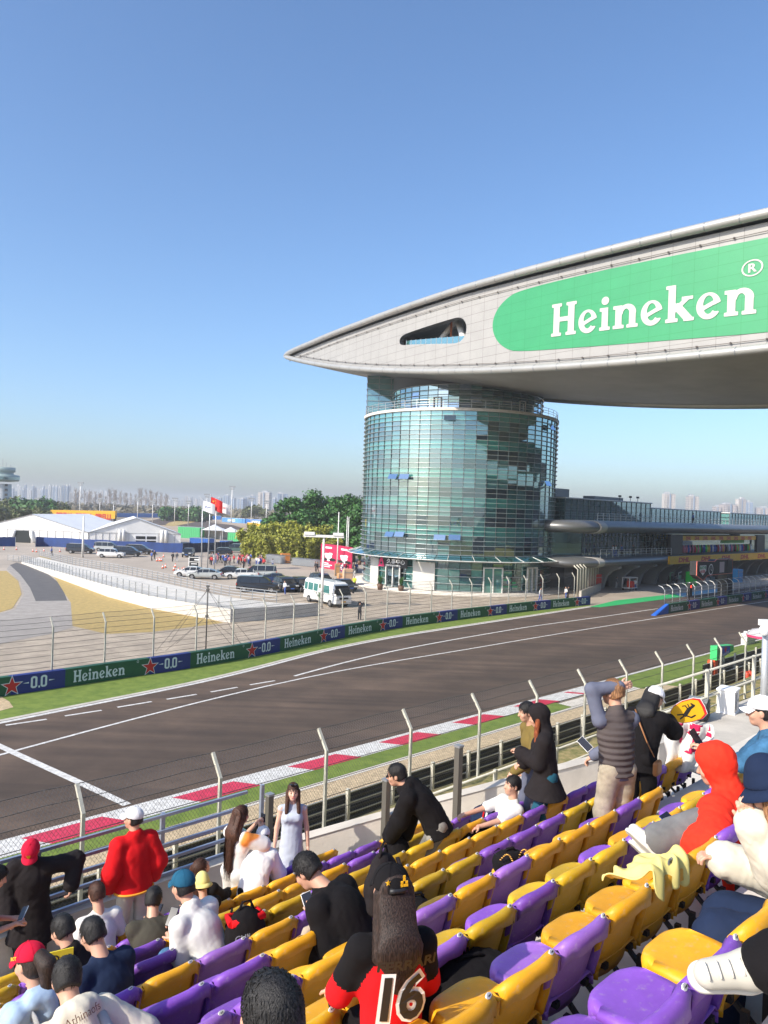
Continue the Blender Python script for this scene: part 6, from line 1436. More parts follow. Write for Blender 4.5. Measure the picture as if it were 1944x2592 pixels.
# cones
cone0 = None
for i, (u, v) in enumerate([ZA(x, y) for x, y in ((10, 160), (28, 162), (60, 215), (38, 222), (140, 212), (128, 238), (165, 248), (195, 248), (45, 130), (210, 240))] + [ZB(x, y) for x, y in ((330, 265), (365, 268), (440, 262), (600, 265), (1570, 360), (1600, 360), (40, 245), (165, 245))]):
    if cone0 is None:
        cone0 = empty('traffic_cone', G(u, v), 'small orange and white cone on the car park', 'traffic cone', 0, 'cones on the car park'); b = MB(); b.box((0, 0, .03), (.38, .38, .05)); b.build('base', M_tyre, cone0); b = MB(); b.lathe([(.16, .05), (.03, .7), (0, .7)], n=10); b.build('cone', mat('cone_orange', (.75, .12, .04), .5), cone0); b = MB(); b.lathe([(.115, .30), (.075, .48)], n=10); b.v = [(x * 1.06, y * 1.06, z) for x, y, z in b.v]; b.build('white_band', M_signw, cone0); c_ = cone0
    else: c_ = copy_tree(cone0); c_.location = G(u, v)
# ---- trees
def leaf_mat(name, c, v=.5): return mat(name, c, .6, var=v, vs=.5, detail=6)
M_leafd = leaf_mat('leaf_dark', (.045, .14, .022)); M_leafb = leaf_mat('leaf_bamboo', (.33, .34, .045), .45); M_leafo = leaf_mat('leaf_olive', (.10, .12, .03)); M_bark = mat('bark', (.12, .09, .06), .9, var=.3)
def leafcloud(mb, c, r, n, size, rr, droop=0., fill=.55, el=1.):
    for i in range(n):
        d = Vector((rr.gauss(0, 1), rr.gauss(0, 1), rr.gauss(0, 1))).normalized(); q = rr.uniform(fill, 1.03) * (1 + .10 * math.sin(d.x * 9 + c[0]) * math.sin(d.z * 8) + .08 * math.sin(d.y * 11))
        p = Vector(c) + Vector((d.x * r[0], d.y * r[1], d.z * r[2])) * q
        a = Vector((rr.gauss(0, 1), rr.gauss(0, 1), rr.gauss(0, .6) - droop)).normalized(); bdir = a.cross(d + Vector((rr.gauss(0, .5), rr.gauss(0, .5), rr.gauss(0, .5)))).normalized(); s_ = size * rr.uniform(.6, 1.4)
        mb.add([p - a * s_ * el, p + bdir * s_ * .55, p + a * s_ * el, p - bdir * s_ * .55], [(0, 1, 2, 3)])
def tree(loc, h, r, label, m, nblob=9, nleaf=260, size=.42, seed=0, group=None, trunk=.32, name='green_tree', low=.32):
    rr = random.Random(seed); e = empty(name, loc, label, 'tree', 0, group); b = MB(); tips = []
    b.tube([(0, 0, 0), (rr.uniform(-.3, .3), 0, h * .35), (rr.uniform(-.4, .4), 0, h * .7)], [trunk, trunk * .7, trunk * .3], 7)
    cr = MB()
    for i in range(nblob):
        a = rr.uniform(0, 6.28); q = math.sqrt(rr.random()); z = h * rr.uniform(low, .86); w = 1 - .55 * abs((z / h - .55) / .45); c = Vector((math.cos(a) * r * q * w * .75, math.sin(a) * r * q * w * .75, z)); R = r * rr.uniform(.34, .52)
        b.tube([(0, 0, h * .3), c * .6 + Vector((0, 0, h * .12)), c], [trunk * .4, trunk * .25, .04], 5); leafcloud(cr, c, (R, R, R * .85), nleaf, size, rr)
    leafcloud(cr, Vector((0, 0, h * .86)), (r * .42, r * .42, h * .13), nleaf, size, rr)
    b.build('trunk', M_bark, e); cr.build('crown', m, e); return e
ZC = lambda a, b_: (600 + a * .2411, 1150 + b_ * .2411)
for i, (x, yt, Y, r, lb) in enumerate([(575, 430, 168, 4.6, 'dark green tree left above the bamboo'), (800, 355, 172, 5.8, 'tallest dark green tree above the bamboo'), (1045, 425, 170, 4.6, 'dark green tree behind the bare white pole'), (1190, 400, 166, 5.2, 'dark green tree beside the tower, right of the others'), (930, 430, 176, 4.8, 'dark green tree between the tallest and the pole'), (1300, 520, 160, 4.4, 'dark green tree touching the glass tower'), (400, 610, 165, 3.4, 'low dark bush tree left of the bamboo top'), (700, 560, 163, 4.5, 'lower dark tree just behind the bamboo'), (1110, 700, 150, 4.0, 'lower dark tree behind the poster wall'), (1240, 760, 148, 3.6, 'low dark tree between poster wall and tower')]):
    u, v = ZC(x, yt); p = AY(u, v, Y); tree((p.x, Y, 0), p.z, r, lb, M_leafd, 13, 300, .36, 20 + i, 'dark green trees beside the tower')
def bamboo(loc, h, w, label, seed):
    rr = random.Random(seed); e = empty('bamboo_clump', loc, label, 'bamboo', 0, 'yellow green bamboo clumps'); st = MB(); lf = MB()
    for i in range(26):
        a = rr.uniform(0, 6.28); q = rr.random() ** .5; bx, by = math.cos(a) * w * .45 * q, math.sin(a) * w * .4 * q; hh_ = h * rr.uniform(.72, 1.03); lx, ly = math.cos(a) * w * .45 * rr.uniform(.3, 1), math.sin(a) * w * .3 - .3
        P = [Vector((bx + lx * t ** 2.2, by + ly * t ** 2.2, hh_ * (t - .10 * t ** 4))) for t in (0, .25, .5, .75, 1)]; st.tube(P, [.05, .045, .04, .03, .015], 4)
        for t in np.linspace(.08, 1, 14):
            j = min(int(t * 4), 3); c = P[j].lerp(P[j + 1], t * 4 - j); leafcloud(lf, c, (.62, .62, .42), 11, .26, rr, .5, .2, 1.2)
    st.build('stem', mat('bamboo_stem', (.25, .22, .05), .6), e); lf.build('foliage', M_leafb, e)
for i, (u, vt, Y, w) in enumerate([(645, 1335, 153, 5.0), (668, 1322, 156, 5.2), (693, 1318, 152, 5.4), (716, 1313, 157, 5.2), (738, 1318, 151, 5.4), (760, 1313, 154, 5.2), (782, 1325, 149, 5.0), (802, 1322, 152, 4.6), (680, 1345, 147, 4.6), (730, 1348, 146, 4.8), (775, 1345, 145, 4.6), (825, 1352, 146, 4.2), (660, 1352, 149, 4.4), (750, 1332, 148, 5)]):
    p = AY(u, vt, Y); bamboo((p.x, Y, 0), p.z, w, 'yellow green bamboo clump, %s of the hedge from the left' % ['first', 'third', 'fifth', 'sixth', 'eighth', 'tenth', 'twelfth', 'thirteenth', 'fourth', 'seventh', 'eleventh', 'fourteenth', 'second', 'ninth'][i], 60 + i)
for i, (u, vt, Y, r, m) in enumerate([(20, 1276, 300, 7, M_leafo), (45, 1268, 320, 8, M_leafo), (75, 1264, 300, 8, M_leafd), (98, 1268, 310, 8, M_leafd), (125, 1270, 330, 9, M_leafo), (150, 1278, 330, 7, M_leafo), (4, 1285, 280, 6, M_leafo), (430, 1290, 420, 8, M_leafd), (455, 1288, 430, 8, M_leafo), (487, 1289, 420, 9, M_leafd), (515, 1296, 430, 6, M_leafo), (645, 1281, 500, 9, M_leafo), (60, 1285, 250, 5, M_leafo), (110, 1290, 250, 5, M_leafo)]):
    p = AY(u, vt, Y); tree((p.x, Y, 0), max(4, p.z), r, '%s distant tree %s' % (['olive', 'dark green'][m is M_leafd], ['left of the first marquee ridge', 'second from the left frame edge', 'dark one of the left clump', 'right beside the dark one of the left clump', 'above the marquee ridge', 'left of the banner bridge', 'at the left frame edge', 'above the second marquee', 'beside the one above the second marquee', 'left of the white flag', 'behind the white flag', 'above the blue barrier by the bamboo', 'low bush before the left clump', 'low bush behind the marquee ridge'][i]), m, 8, 150, r * .10, 90 + i, 'distant trees along the far fields')
M_twig = mat('twig_grey', (.30, .24, .19), .9)
def baretree(loc, h, label, seed):
    rr = random.Random(seed); e = empty('bare_tree', loc, label, 'tree', 0, 'bare winter trees on the horizon'); b = MB(); tw = MB(); b.tube([(0, 0, 0), (.3, 0, h * .5), (0, 0, h)], [h * .018, h * .012, .05], 5); b.build('trunk', M_twig, e)
    for i in range(46):
        z = h * rr.uniform(.3, .95); a = rr.uniform(0, 6.28); l = h * rr.uniform(.12, .26) * (1.2 - z / h * .6); q = Vector((math.cos(a) * l * .55, math.sin(a) * l * .55, z + l * .85)); tw.tube([(0, 0, z), q * .5 + Vector((0, 0, z * .5)), q], [.12, .08, .04], 3)
        for k in range(3): q2 = q + Vector((rr.gauss(0, .5), rr.gauss(0, .5), rr.uniform(.3, 1))) * l * .35; tw.tube([q * .7 + Vector((0, 0, z * .3)), q2], [.07, .03], 3)
    tw.build('branches', M_twig, e)
    return e
for i in range(26):
    u = 192 + i * 9.2 + (i * 37 % 7); vt = 1243 + (i * 53 % 17) - 6; Y = 620 + (i * 91 % 200); p = AY(u, vt, Y); baretree((p.x, Y, 0), p.z, 'leafless grey tree on the hazy skyline, %d%s from the banner bridge side' % (i + 1, 'st' if i in (0, 20) else 'nd' if i in (1, 21) else 'rd' if i in (2, 22) else 'th'), 300 + i)
# low far wood that reads as one mass
b = MB(); rr = random.Random(17)
for i in range(420):
    u = rr.uniform(-60, 760); Y = rr.uniform(520, 900); p = AT(u, 1300, Y); leafcloud(b, (p.x, Y, rr.uniform(1, 3.5)), (9, 6, rr.uniform(2.5, 5)), 12, 2.2, rr)
tag(b.build('far_wood', leaf_mat('far_scrub', (.14, .12, .07))), 'low brown and olive scrub across the far fields', 'wood', kind='stuff')
# ---- city towers
def win_mat(name, wall, glass, fx=3.2, fz=3.2):
    m = mat(name, wall, .7); tc = N(m, 'ShaderNodeTexCoord'); sp = N(m, 'ShaderNodeSeparateXYZ'); LK(m, tc.outputs['Object'], sp.inputs[0]); r = []
    for o_, p_, th in ((0, fx, .5), (2, fz, .45)):
        d = N(m, 'ShaderNodeMath', operation='DIVIDE'); d.inputs[1].default_value = p_; LK(m, sp.outputs[o_], d.inputs[0]); f = N(m, 'ShaderNodeMath', operation='FRACT'); LK(m, d.outputs[0], f.inputs[0]); l = N(m, 'ShaderNodeMath', operation='LESS_THAN'); l.inputs[1].default_value = th; LK(m, f.outputs[0], l.inputs[0]); r.append(l)
    x = N(m, 'ShaderNodeMath', operation='MULTIPLY'); LK(m, r[0].outputs[0], x.inputs[0]); LK(m, r[1].outputs[0], x.inputs[1]); c = N(m, 'ShaderNodeMix', data_type='RGBA'); c.inputs[6].default_value = (*wall, 1); c.inputs[7].default_value = (*glass, 1); LK(m, x.outputs[0], c.inputs[0]); LK(m, c.outputs[2], BS(m).inputs['Base Color']); return m
CM = [win_mat('tower_white', (.52, .51, .50), (.2, .24, .3)), win_mat('tower_blue', (.25, .32, .42), (.12, .18, .28), 4, 3.5), win_mat('tower_cream', (.52, .47, .42), (.22, .20, .20)), win_mat('tower_pink', (.50, .44, .41), (.22, .19, .19))]
def tower_block(u0, u1, vt, Y, m, label, seed, group):
    rr = random.Random(seed); a, c = AT(u0, 1290, Y), AT(u1, 1290, Y); w = c.x - a.x; z = AT((u0 + u1) / 2, vt, Y).z; e = empty('tower_block', ((a.x + c.x) / 2, Y, 0), label, 'tower block', rr.uniform(-.25, .25), group); d = w * rr.uniform(.6, .9)
    b = MB(); b.box((0, 0, z / 2), (w * .9, d, z)); b.box((-w * .34, -d * .5, z * .48), (w * .22, d * .2, z * .96)); b.box((w * .34, -d * .5, z * .48), (w * .22, d * .2, z * .96)); b.build('wall', m, e)
    b = MB(); b.box((rr.uniform(-.2, .2) * w, 0, z + z * .02 + 1), (w * .4, d * .5, z * .04 + 2)); b.box((0, 0, z + .4), (w * .94, d * 1.04, .8)); b.build('roof', CM[0], e)
    b = MB(); b.box((0, -d * .56, z / 2), (w * .10, d * .08, z * .98)); b.build('stairwell', CM[1] if m is not CM[1] else CM[0], e)
k = 0; gc_ = {}
for (u0, u1, n, v0, v1, Y, ms, g_) in [(22, 112, 14, 1226, 1244, 1500, (0, 1, 1, 0), 'left city tower blocks'), (103, 180, 9, 1229, 1240, 1350, (1, 1, 0), 'left city tower blocks'), (176, 200, 3, 1240, 1248, 1300, (2, 0), 'left city tower blocks'), (215, 282, 7, 1243, 1256, 1700, (3, 2, 0), 'hazy city tower blocks behind the bare trees'), (290, 430, 16, 1254, 1264, 2100, (0, 3, 0), 'hazy city tower blocks behind the bare trees'), (425, 550, 15, 1256, 1268, 2000, (0, 0, 2), 'pale low city blocks left of the flags'), (550, 700, 9, 1254, 1263, 1500, (1,), 'blue city tower blocks right of the flags')]:
    for i in range(n):
        gc_[g_] = gc_.get(g_, 0) + 1; rr = random.Random(k * 7 + 3); w = (u1 - u0) / n; a = u0 + i * w + rr.uniform(-.1, .2) * w
        tower_block(a, a + w * rr.uniform(.72, .98), rr.uniform(v0, v1), Y + rr.uniform(-90, 90), CM[ms[i % len(ms)]], '%s block, number %d among the %s' % (['white', 'blue', 'cream', 'pink'][ms[i % len(ms)]], gc_[g_], g_.replace('city ', '').replace('tower blocks', 'towers')), k, g_); k += 1
for u0, u1, vt, m, lb in [(654, 686, 1247, 2, 'cream tower block rising above the blue ones'), (700, 728, 1250, 1, 'tall blue block left of the dark trees'), (1677, 1706, 1251, 2, 'tall cream tower block above the pit building'), (1738, 1765, 1257, 2, 'second tall cream tower block above the pit building'), (1824, 1860, 1277, 3, 'low pink block at the right skyline'), (1863, 1885, 1264, 2, 'cream and blue tower at the right skyline'), (1885, 1904, 1272, 1, 'blue shaded tower at the right skyline'), (1914, 1944, 1286, 3, 'pink block at the right frame edge'), (1805, 1823, 1283, 3, 'lowest pink block at the right skyline')]:
    tower_block(u0, u1, vt, 1400, CM[m], lb, k, 'city towers standing apart'); k += 1
# control tower at the left edge
p = AY(4, 1262, 330); e = empty('control_tower', (p.x, 330, 0), 'white round control tower with green glass head at the left frame edge', 'tower')
zt_ = lambda v: AY(8, v, 330).z
b = MB(); b.lathe([(4.6, 0), (3.8, zt_(1225))], n=20); b.build('shaft', mat('tower_pale', (.58, .60, .60), .6), e); b = MB(); b.lathe([(3.9, zt_(1219)), (6.8, zt_(1217)), (7.0, zt_(1203)), (4.5, zt_(1200)), (4.5, zt_(1195)), (5.2, zt_(1194)), (5.2, zt_(1183)), (0, zt_(1182))], n=24); b.build('cab', mat('tower_cab', (.30, .38, .36), .4), e)
b = MB(); [b.box((3.4, -2.9, zt_(v)), (.8, .9, 1.0)) for v in (1228, 1240, 1252, 1262)]; b.build('window', M_black, e); b = MB(); [b.tube([(x, 0, zt_(1183)), (x, 0, zt_(v))], .12, 4) for x, v in ((-3, 1172), (0, 1160), (1.5, 1170), (3.4, 1176))]; b.build('aerial', M_alud, e)
b = MB(); b.lathe([(7.05, zt_(1214)), (7.05, zt_(1207))], n=24); b.build('window_band', MATS['tower_cab'] if False else M_teald, e)
# people in the distance: six small figures, copied
def small(label, loc, face, tc, bc, hc, P=None, group='visitors in the distance'):
    return person(label, loc, face, P or dict(h=1.7, handL=(-.22, .12, .95), handR=(.2, .1, .85)), dict(mat=tc, puff=.02, wr=0), dict(mat=bc, wr=0), hair=dict(mat=hc, style='short', n=0), shoes=None, h=.034, group=group)[0]
MC = {m.name[6:]: m for m in M_crowdc}
base = {}
for n_, (tc, bc) in dict(red=('red', 'black'), white=('white', 'blue'), black=('black', 'black'), pink=('pink', 'grey'), blue=('blue', 'black'), grey=('grey', 'white')).items():
    base[n_] = small('x', (0, -50, 0), 0, MC[tc], MC[bc], M_hblack, dict(h=1.66 + .02 * len(base), handL=(-.2, .2, 1.0 - .02 * len(base)), footL=(-.1, .1, 0), footR=(.1, -.12, 0)))
used_b = set()
def dupl(n_, u, v, label, group='visitors crowding near the bamboo', pos=None, sc=1.):
    b_ = base[n_]; o = b_ if n_ not in used_b else copy_tree(b_); used_b.add(n_); o.location = pos or G(u, v); o.rotation_euler.z = (u * 7.3) % 6.28; o['label'] = label; o['group'] = group; o.scale = (sc,) * 3; return o
rr = random.Random(5); ks = list(base)
for i in range(44):
    x = rr.uniform(415, 850); y = 175 + rr.uniform(-22, 22) + (x - 415) * .05; u, v = ZA(x, y); n_ = ks[rr.randrange(6)]; dupl(n_, u, v, 'distant visitor in %s top in the crowd by the bamboo' % n_)
for n_, x, y, lb in [('black', 690, 224, 'lone visitor in black standing in front of the crowd'), ('red', 855, 213, 'visitor all in red at the right end of the crowd'), ('white', 925, 222, 'visitor in white standing apart to the right of the crowd'), ('black', 1272, 248, 'left one of two dark visitors near the red poster wall'), ('black', 1288, 250, 'right one of two dark visitors near the red poster wall'), ('black', 118, 166, 'visitor in black left of the black off roader'), ('grey', 150, 166, 'visitor in grey left of the black off roader'), ('white', 455, 192, 'visitor in white walking by the flagpoles'), ('white', 1025, 432, 'person in white between the dark parked cars')]: dupl(n_, *ZA(x, y), lb, 'visitors standing apart on the car park')
for i, (n_, x, y) in enumerate([('black', 1465, 252), ('white', 1490, 250), ('black', 1520, 256), ('red', 1535, 250), ('grey', 1560, 252), ('white', 1585, 254), ('blue', 1602, 256), ('grey', 1590, 285)]): dupl(n_, *ZA(x, y), '%s clad visitor in front of the poster wall, %s from the left' % (n_, ['first', 'second', 'third', 'fourth', 'fifth', 'sixth', 'seventh', 'eighth'][i]), 'visitors in front of the poster wall')
for n_, u, v, lb in [('blue', 131, 1408, 'visitor in blue by the left marquee fence'), ('blue', 384, 1420, 'visitor in blue right of the black vans'), ('black', 391, 1416, 'visitor in black right of the black vans')]: dupl(n_, u, v, lb, 'visitors standing apart on the car park')
z6 = lambda a, b_: (1344 + a * .3617, 1200 + b_ * .3617)
for n_, x, y, lb in [('white', 65, 890, 'person in white walking behind the trackside boards'), ('white', 245, 880, 'marshal in white at the pit fence corner'), ('black', 258, 878, 'marshal in black at the pit fence corner'), ('white', 726, 812, 'mechanic in white beside the pit cart'), ('grey', 598, 800, 'mechanic in grey by the garage doors'), ('red', 680, 800, 'mechanic in red inside the garage'), ('black', 1010, 785, 'mechanic in black by the green box')]: dupl(n_, *z6(x, y), lb, 'people in the pit lane')
for i, (x, n_) in enumerate(((98.5, 'white'), (99.3, 'white'), (101, 'blue'), (104.5, 'black'), (125, 'blue'))): dupl(n_, 1, 1, '%s clad spectator on the %s pit building deck, %s' % (n_, 'lower' if i < 4 else 'upper', ['first', 'second', 'third', 'fourth', 'alone'][i]), 'spectators on the pit building decks', ST(x, 53.3, 4.93 if i < 4 else 9.98))
# guard with folding chair by the far fence, worker in yellow vest
person('guard in black standing behind the boards with hands raised to his face', G(910, 1569), 10, dict(h=1.74, handL=(-.06, .22, 1.5), handR=(.08, .24, 1.5)), dict(mat=MC['black'], puff=.02), dict(mat=MC['black']), hair=dict(mat=M_hblack, n=0), h=.03, shoes=None)
person('worker in bright yellow vest by the tan crates', G(897, 1491), 200, dict(h=1.72), dict(mat=mat('vest_yellow', (.55, .65, .03), .7), sleeve=.4, puff=.02), dict(mat=MC['black']), hair=dict(mat=M_hblack, n=0), h=.03, shoes=None)
# pit lane things
M_redc = mat('cabinet_red', (.6, .04, .02), .5)
boxes(*z6(472, 815), 1.9, 1.2, 2.3, M_redc, 'red cabinet beside the first garage', 'cabinet', 'cabinet', RZ); boxes(*z6(1148, 782), 1.7, 1.2, 2.2, mat('box_green', (.02, .62, .06), .5), 'bright green box below the gantry sign', 'box', 'box', RZ); boxes(*z6(1465, 760), 2.4, 1.5, 2.3, mat('box_blue', (.05, .3, .6), .5), 'light blue box in the pit lane at right', 'box', 'box', RZ)
e = empty('pit_cart', G(*z6(690, 812)), 'white pit cart with red load in front of the garages', 'cart', RZ); b = MB(); b.box((0, 0, .35), (2.4, 1.2, .12)); b.box((0, 0, 1.85), (2.4, 1.3, .08)); [b.box((sx * 1.15, sy * .55, 1.1), (.08, .08, 1.5)) for sx in (-1, 1) for sy in (-1, 1)]; b.build('frame', M_steelw, e); b = MB(); b.box((.3, 0, .85), (.8, .8, .9)); b.build('load', M_redc, e); b = MB(); [b.tube([(x, y - .05, .18), (x, y + .05, .18)], .18, 10) for x in (-.9, .9) for y in (-.55, .55)]; b.build('wheels', M_tyre, e)
rr = random.Random(9)
for i in range(9):
    p = G(*z6(1000 + i * 55, 790 - i * 6)) + Vector((0, rr.uniform(0, 2), 0)); e = empty('equipment_rack', p, 'dark equipment rack in front of the garages, number %d along the pit lane' % (i + 1), 'rack', RZ, 'racks along the pit lane'); b = MB(); b.box((0, 0, .5), (1.6, .8, .9)); b.box((0, .2, 1.3), (1.3, .3, .7)); b.build('frame', [M_black, M_alud, MATS['mullion_grey']][i % 3], e); b = MB(); b.tube([(-.6, 0, .9), (-.6, 0, 2.1), (.5, 0, 2.2)], .05, 5); b.build('arm', [M_cgr, M_steelw, M_black][i % 3], e)
# pit corner fence of pale panels
e = empty('pit_corner_fence', G(*z6(322, 870)), 'tall pale fence panels with bent posts receding beside the pit entry', 'fence', math.atan2(*(lambda a, c: ((c - a).y, (c - a).x))(G(*z6(322, 870)), G(*z6(465, 812)))))
L_ = (G(*z6(465, 812)) - G(*z6(322, 870))).length
for i in range(9): b = MB(); x = L_ * i / 8; b.tube([(x, 0, 0), (x, 0, 3.7), (x - .2, .5, 4.2)], .09, 5); b.build('post', M_post, e)
b = MB(); b.grid([[(0, 0, .1), (0, 0, 3.7)], [(L_, 0, .1), (L_, 0, 3.7)]], 0, False); o = b.build('panel', mat('panel_pale', (.50, .45, .36), .7), e); BS(MATS['panel_pale']).inputs['Alpha'].default_value = .55
b = MB(); b.box((L_ / 2, -.4, .5), (L_, .3, 1.0)); b.build('barrier', M_conc, e)
# marshal umbrella booth far right
p = G(1932, 1665); e = empty('marshal_umbrella', p, 'grey and white umbrella with red rim beside the far guard rail', 'umbrella'); b = MB(); b.tube([(0, 0, 0), (0, 0, 2.5)], .04, 6); b.build('pole', M_alud, e); b = MB(); b.lathe([(1.3, 1.75), (.9, 2.15), (.0, 2.4)], n=8); b.build('canopy', mat('umbrella_grey', (.5, .49, .5), .6), e); b = MB(); b.lathe([(1.31, 1.6), (1.31, 1.78)], n=8); b.build('valance', mat('umbrella_red', (.7, .05, .15), .6), e)
p = G(1888, 1632); e = empty('water_barrier', p, 'white plastic barriers on the near grass edge', 'barrier', RZ); b = MB(); [b.box((x, 0, .5), (.9, .5, 1.0)) for x in (0, 1.0)]; b.build('block', M_steelw, e); b = MB(); [b.box((x, 0, 1.08), (.3, .3, .16)) for x in (0, 1.0)]; b.build('cap', M_steelw, e)
for i, (u, v) in enumerate(((1889, 1738), (1897, 1736))): p = G(u, v, .2); e = empty('fire_bottle', p, ['left', 'right'][i] + ' orange red cylinder behind the near fence', 'cylinder'); b = MB(); b.lathe([(0, 0), (.16, 0), (.17, .1), (.17, .8), (.10, .95), (0, .96)], n=12); b.build('body', mat('cyl_red', (.75, .08, .04), .4), e); b = MB(); b.tube([(0, 0, .95), (0, 0, 1.08), (.1, 0, 1.08)], .03, 5); b.build('valve', M_black, e)
# ================================================================== THE STAND
ROW_T = lambda k: 1.835 + .742 * k
ROW_H = lambda k: 1.96 + .345 * k                                # backrest top below the eye
ROW_D = lambda k: 2.67 + .345 * k                                # tread below the eye
stand = empty('grandstand', ST(0, 0), 'pale concrete stepped terrace of the near grandstand under the coloured seats', 'grandstand', RZ)
LIMS = {8: 8.4, 7: 9.2, 6: 10.0, 5: 11.0, 4: 13.2}
for k in range(-6, 9):
    t0, t1 = ROW_T(k) - .07, ROW_T(k + 1) - .07
    if k == 8: t1 = 8.95
    x1 = LIMS.get(k, 34.); z = H - ROW_D(k); b = MB(); b.box(((-16 + x1) / 2, (t0 + t1) / 2, z / 2), (16 + x1, t1 - t0 - .002, z)); b.build('step', M_concl, stand)
# parapet
WL = [(-16, 8.95, 4.98), (5.0, 8.95, 4.98), (7.0, 8.65, 4.92), (8.5, 7.6, 4.46), (9.8, 6.45, 3.98), (11.9, 5.5, 3.66), (13.2, 5.55, 3.75)]
b = MB(); A = [ST(s_, t_, 0) for s_, t_, d in WL]; B = offset_line(A, .17)
b.grid([[(p.x, p.y, 1.6), (p.x, p.y, H - w[2]), (q.x, q.y, H - w[2]), (q.x, q.y, 1.6)] for p, q, w in zip(A, B, WL)], 0, False)
e = empty('parapet_wall', (0, 0, 0), 'low pale concrete parapet wall along the front of the near stand', 'wall'); b.build('wall', M_concl, e)
b = MB(); b.grid([[(p.x - .0, p.y, H - w[2] + .002), (q.x, q.y, H - w[2] + .002)] for p, q, w in zip(offset_line(A, -.02), offset_line(A, .19), WL)], 0, False); b.build('coping', M_conc, e)
# blue grey handrail on the left part of the parapet
M_hr = mat('handrail_blue', (.33, .37, .45), .35, .5)
hr = empty('handrail', ST(-12, 9.03, H - 4.98), 'five bar blue grey metal handrail on the left part of the parapet', 'railing', RZ)
for z in (.04, .24, .43, .62, .83): b = MB(); b.box((9.0, 0, z), (18.6, .04, .038)); b.build('rail', M_hr, hr)
for i in range(13): b = MB(); b.box((1.6 * i - .6, .05, .42), (.055, .045, .86)); b.build('post', M_hr, hr)
for u_, v_, t_, lb in ((683, 2011, 9.15, 'ending the blue grey handrail'), (979, 1973, 7.9, 'behind the bent man in black'), (1162, 1888, 7.0, 'left of the standing couple')):
    p = PT(u_, v_, t_); e = empty('steel_post', (p.x, p.y, H - 5.4), 'dark square steel post behind the parapet, ' + lb, 'post', RZ); h_ = p.z - H + 5.4; b = MB(); b.box((0, 0, h_ / 2), (.09, .09, h_)); b.build('post_body', mat('post_dark', (.14, .13, .11), .5, .4), e); b = MB(); b.box((0, 0, h_), (.11, .11, .03)); b.build('post_cap', M_alud, e)
hr = empty('handrail', ST(16, 12.6, 2.3), 'pale two bar rail running behind the near wire fence', 'railing', RZ)
for z in (.45, 1.0): b = MB(); b.tube([(-2, 0, z), (30, 0, z)], .035, 6); b.build('rail', M_post, hr)
for i in range(11): b = MB(); b.box((-2 + i * 3.1, 0, .5), (.09, .09, 1.1)); b.build('post', M_post, hr)
# landing at the right
PF = [ST(12.4, -3), ST(34, -3), ST(34, 6.5), ST(13.25, 6.5), ST(13.25, 4.7)]
b = MB(); b.prism([(p.x, p.y) for p in PF], 1.2, H - 4.15); l_ = b.build('landing', M_conc, None); tag(l_, 'flat concrete landing right of the seat rows', 'landing', kind='structure')
hr = empty('handrail', ST(13.4, 6.45, H - 4.15), 'thin pale two bar handrail at the edge of the concrete landing', 'railing', RZ)
for z in (.42, .98): b = MB(); b.tube([(0, 0, z), (19, 0, z)], .028, 6); b.build('rail', M_post, hr)
for i in range(8): b = MB(); b.box((i * 2.7, 0, .5), (.07, .07, 1.02)); b.build('post', M_post, hr)
# ---- seats
def seat_mats(n, c, cv):
    m = mat('plastic_' + n, c, .42, var=.16, vs=3.5, spec=.45, bump=.05, bs=60, detail=8); oi = N(m, 'ShaderNodeObjectInfo'); r = N(m, 'ShaderNodeMapRange'); r.inputs[3].default_value = .80; r.inputs[4].default_value = 1.14; h = N(m, 'ShaderNodeHueSaturation'); LK(m, oi.outputs['Random'], r.inputs[0]); LK(m, r.outputs[0], h.inputs['Value']); LK(m, BS(m).inputs['Base Color'].links[0].from_socket, h.inputs['Color'])
    d = N(m, 'ShaderNodeTexNoise'); d.inputs['Scale'].default_value = 14; d.inputs['Detail'].default_value = 8; rr = N(m, 'ShaderNodeMapRange'); rr.inputs[1].default_value = .58; rr.inputs[2].default_value = .75; rr.inputs[4].default_value = .30; x = N(m, 'ShaderNodeMix', data_type='RGBA'); x.inputs[7].default_value = (.42, .38, .33, 1)
    LK(m, d.outputs[0], rr.inputs[0]); LK(m, rr.outputs[0], x.inputs[0]); LK(m, h.outputs[0], x.inputs[6]); LK(m, x.outputs[2], BS(m).inputs['Base Color']); q = N(m, 'ShaderNodeMapRange'); q.inputs[3].default_value = .34; q.inputs[4].default_value = .62; LK(m, d.outputs[0], q.inputs[0]); LK(m, q.outputs[0], BS(m).inputs['Roughness']); return m
M_sy = seat_mats('yellow', (.80, .38, .012), 0); M_sp = seat_mats('purple', (.21, .075, .44), 0); M_so = seat_mats('olive', (.60, .37, .015), 0); M_sl = seat_mats('lilac', (.30, .13, .50), 0)
M_stk = mat('sticker', (.72, .72, .70), .5)
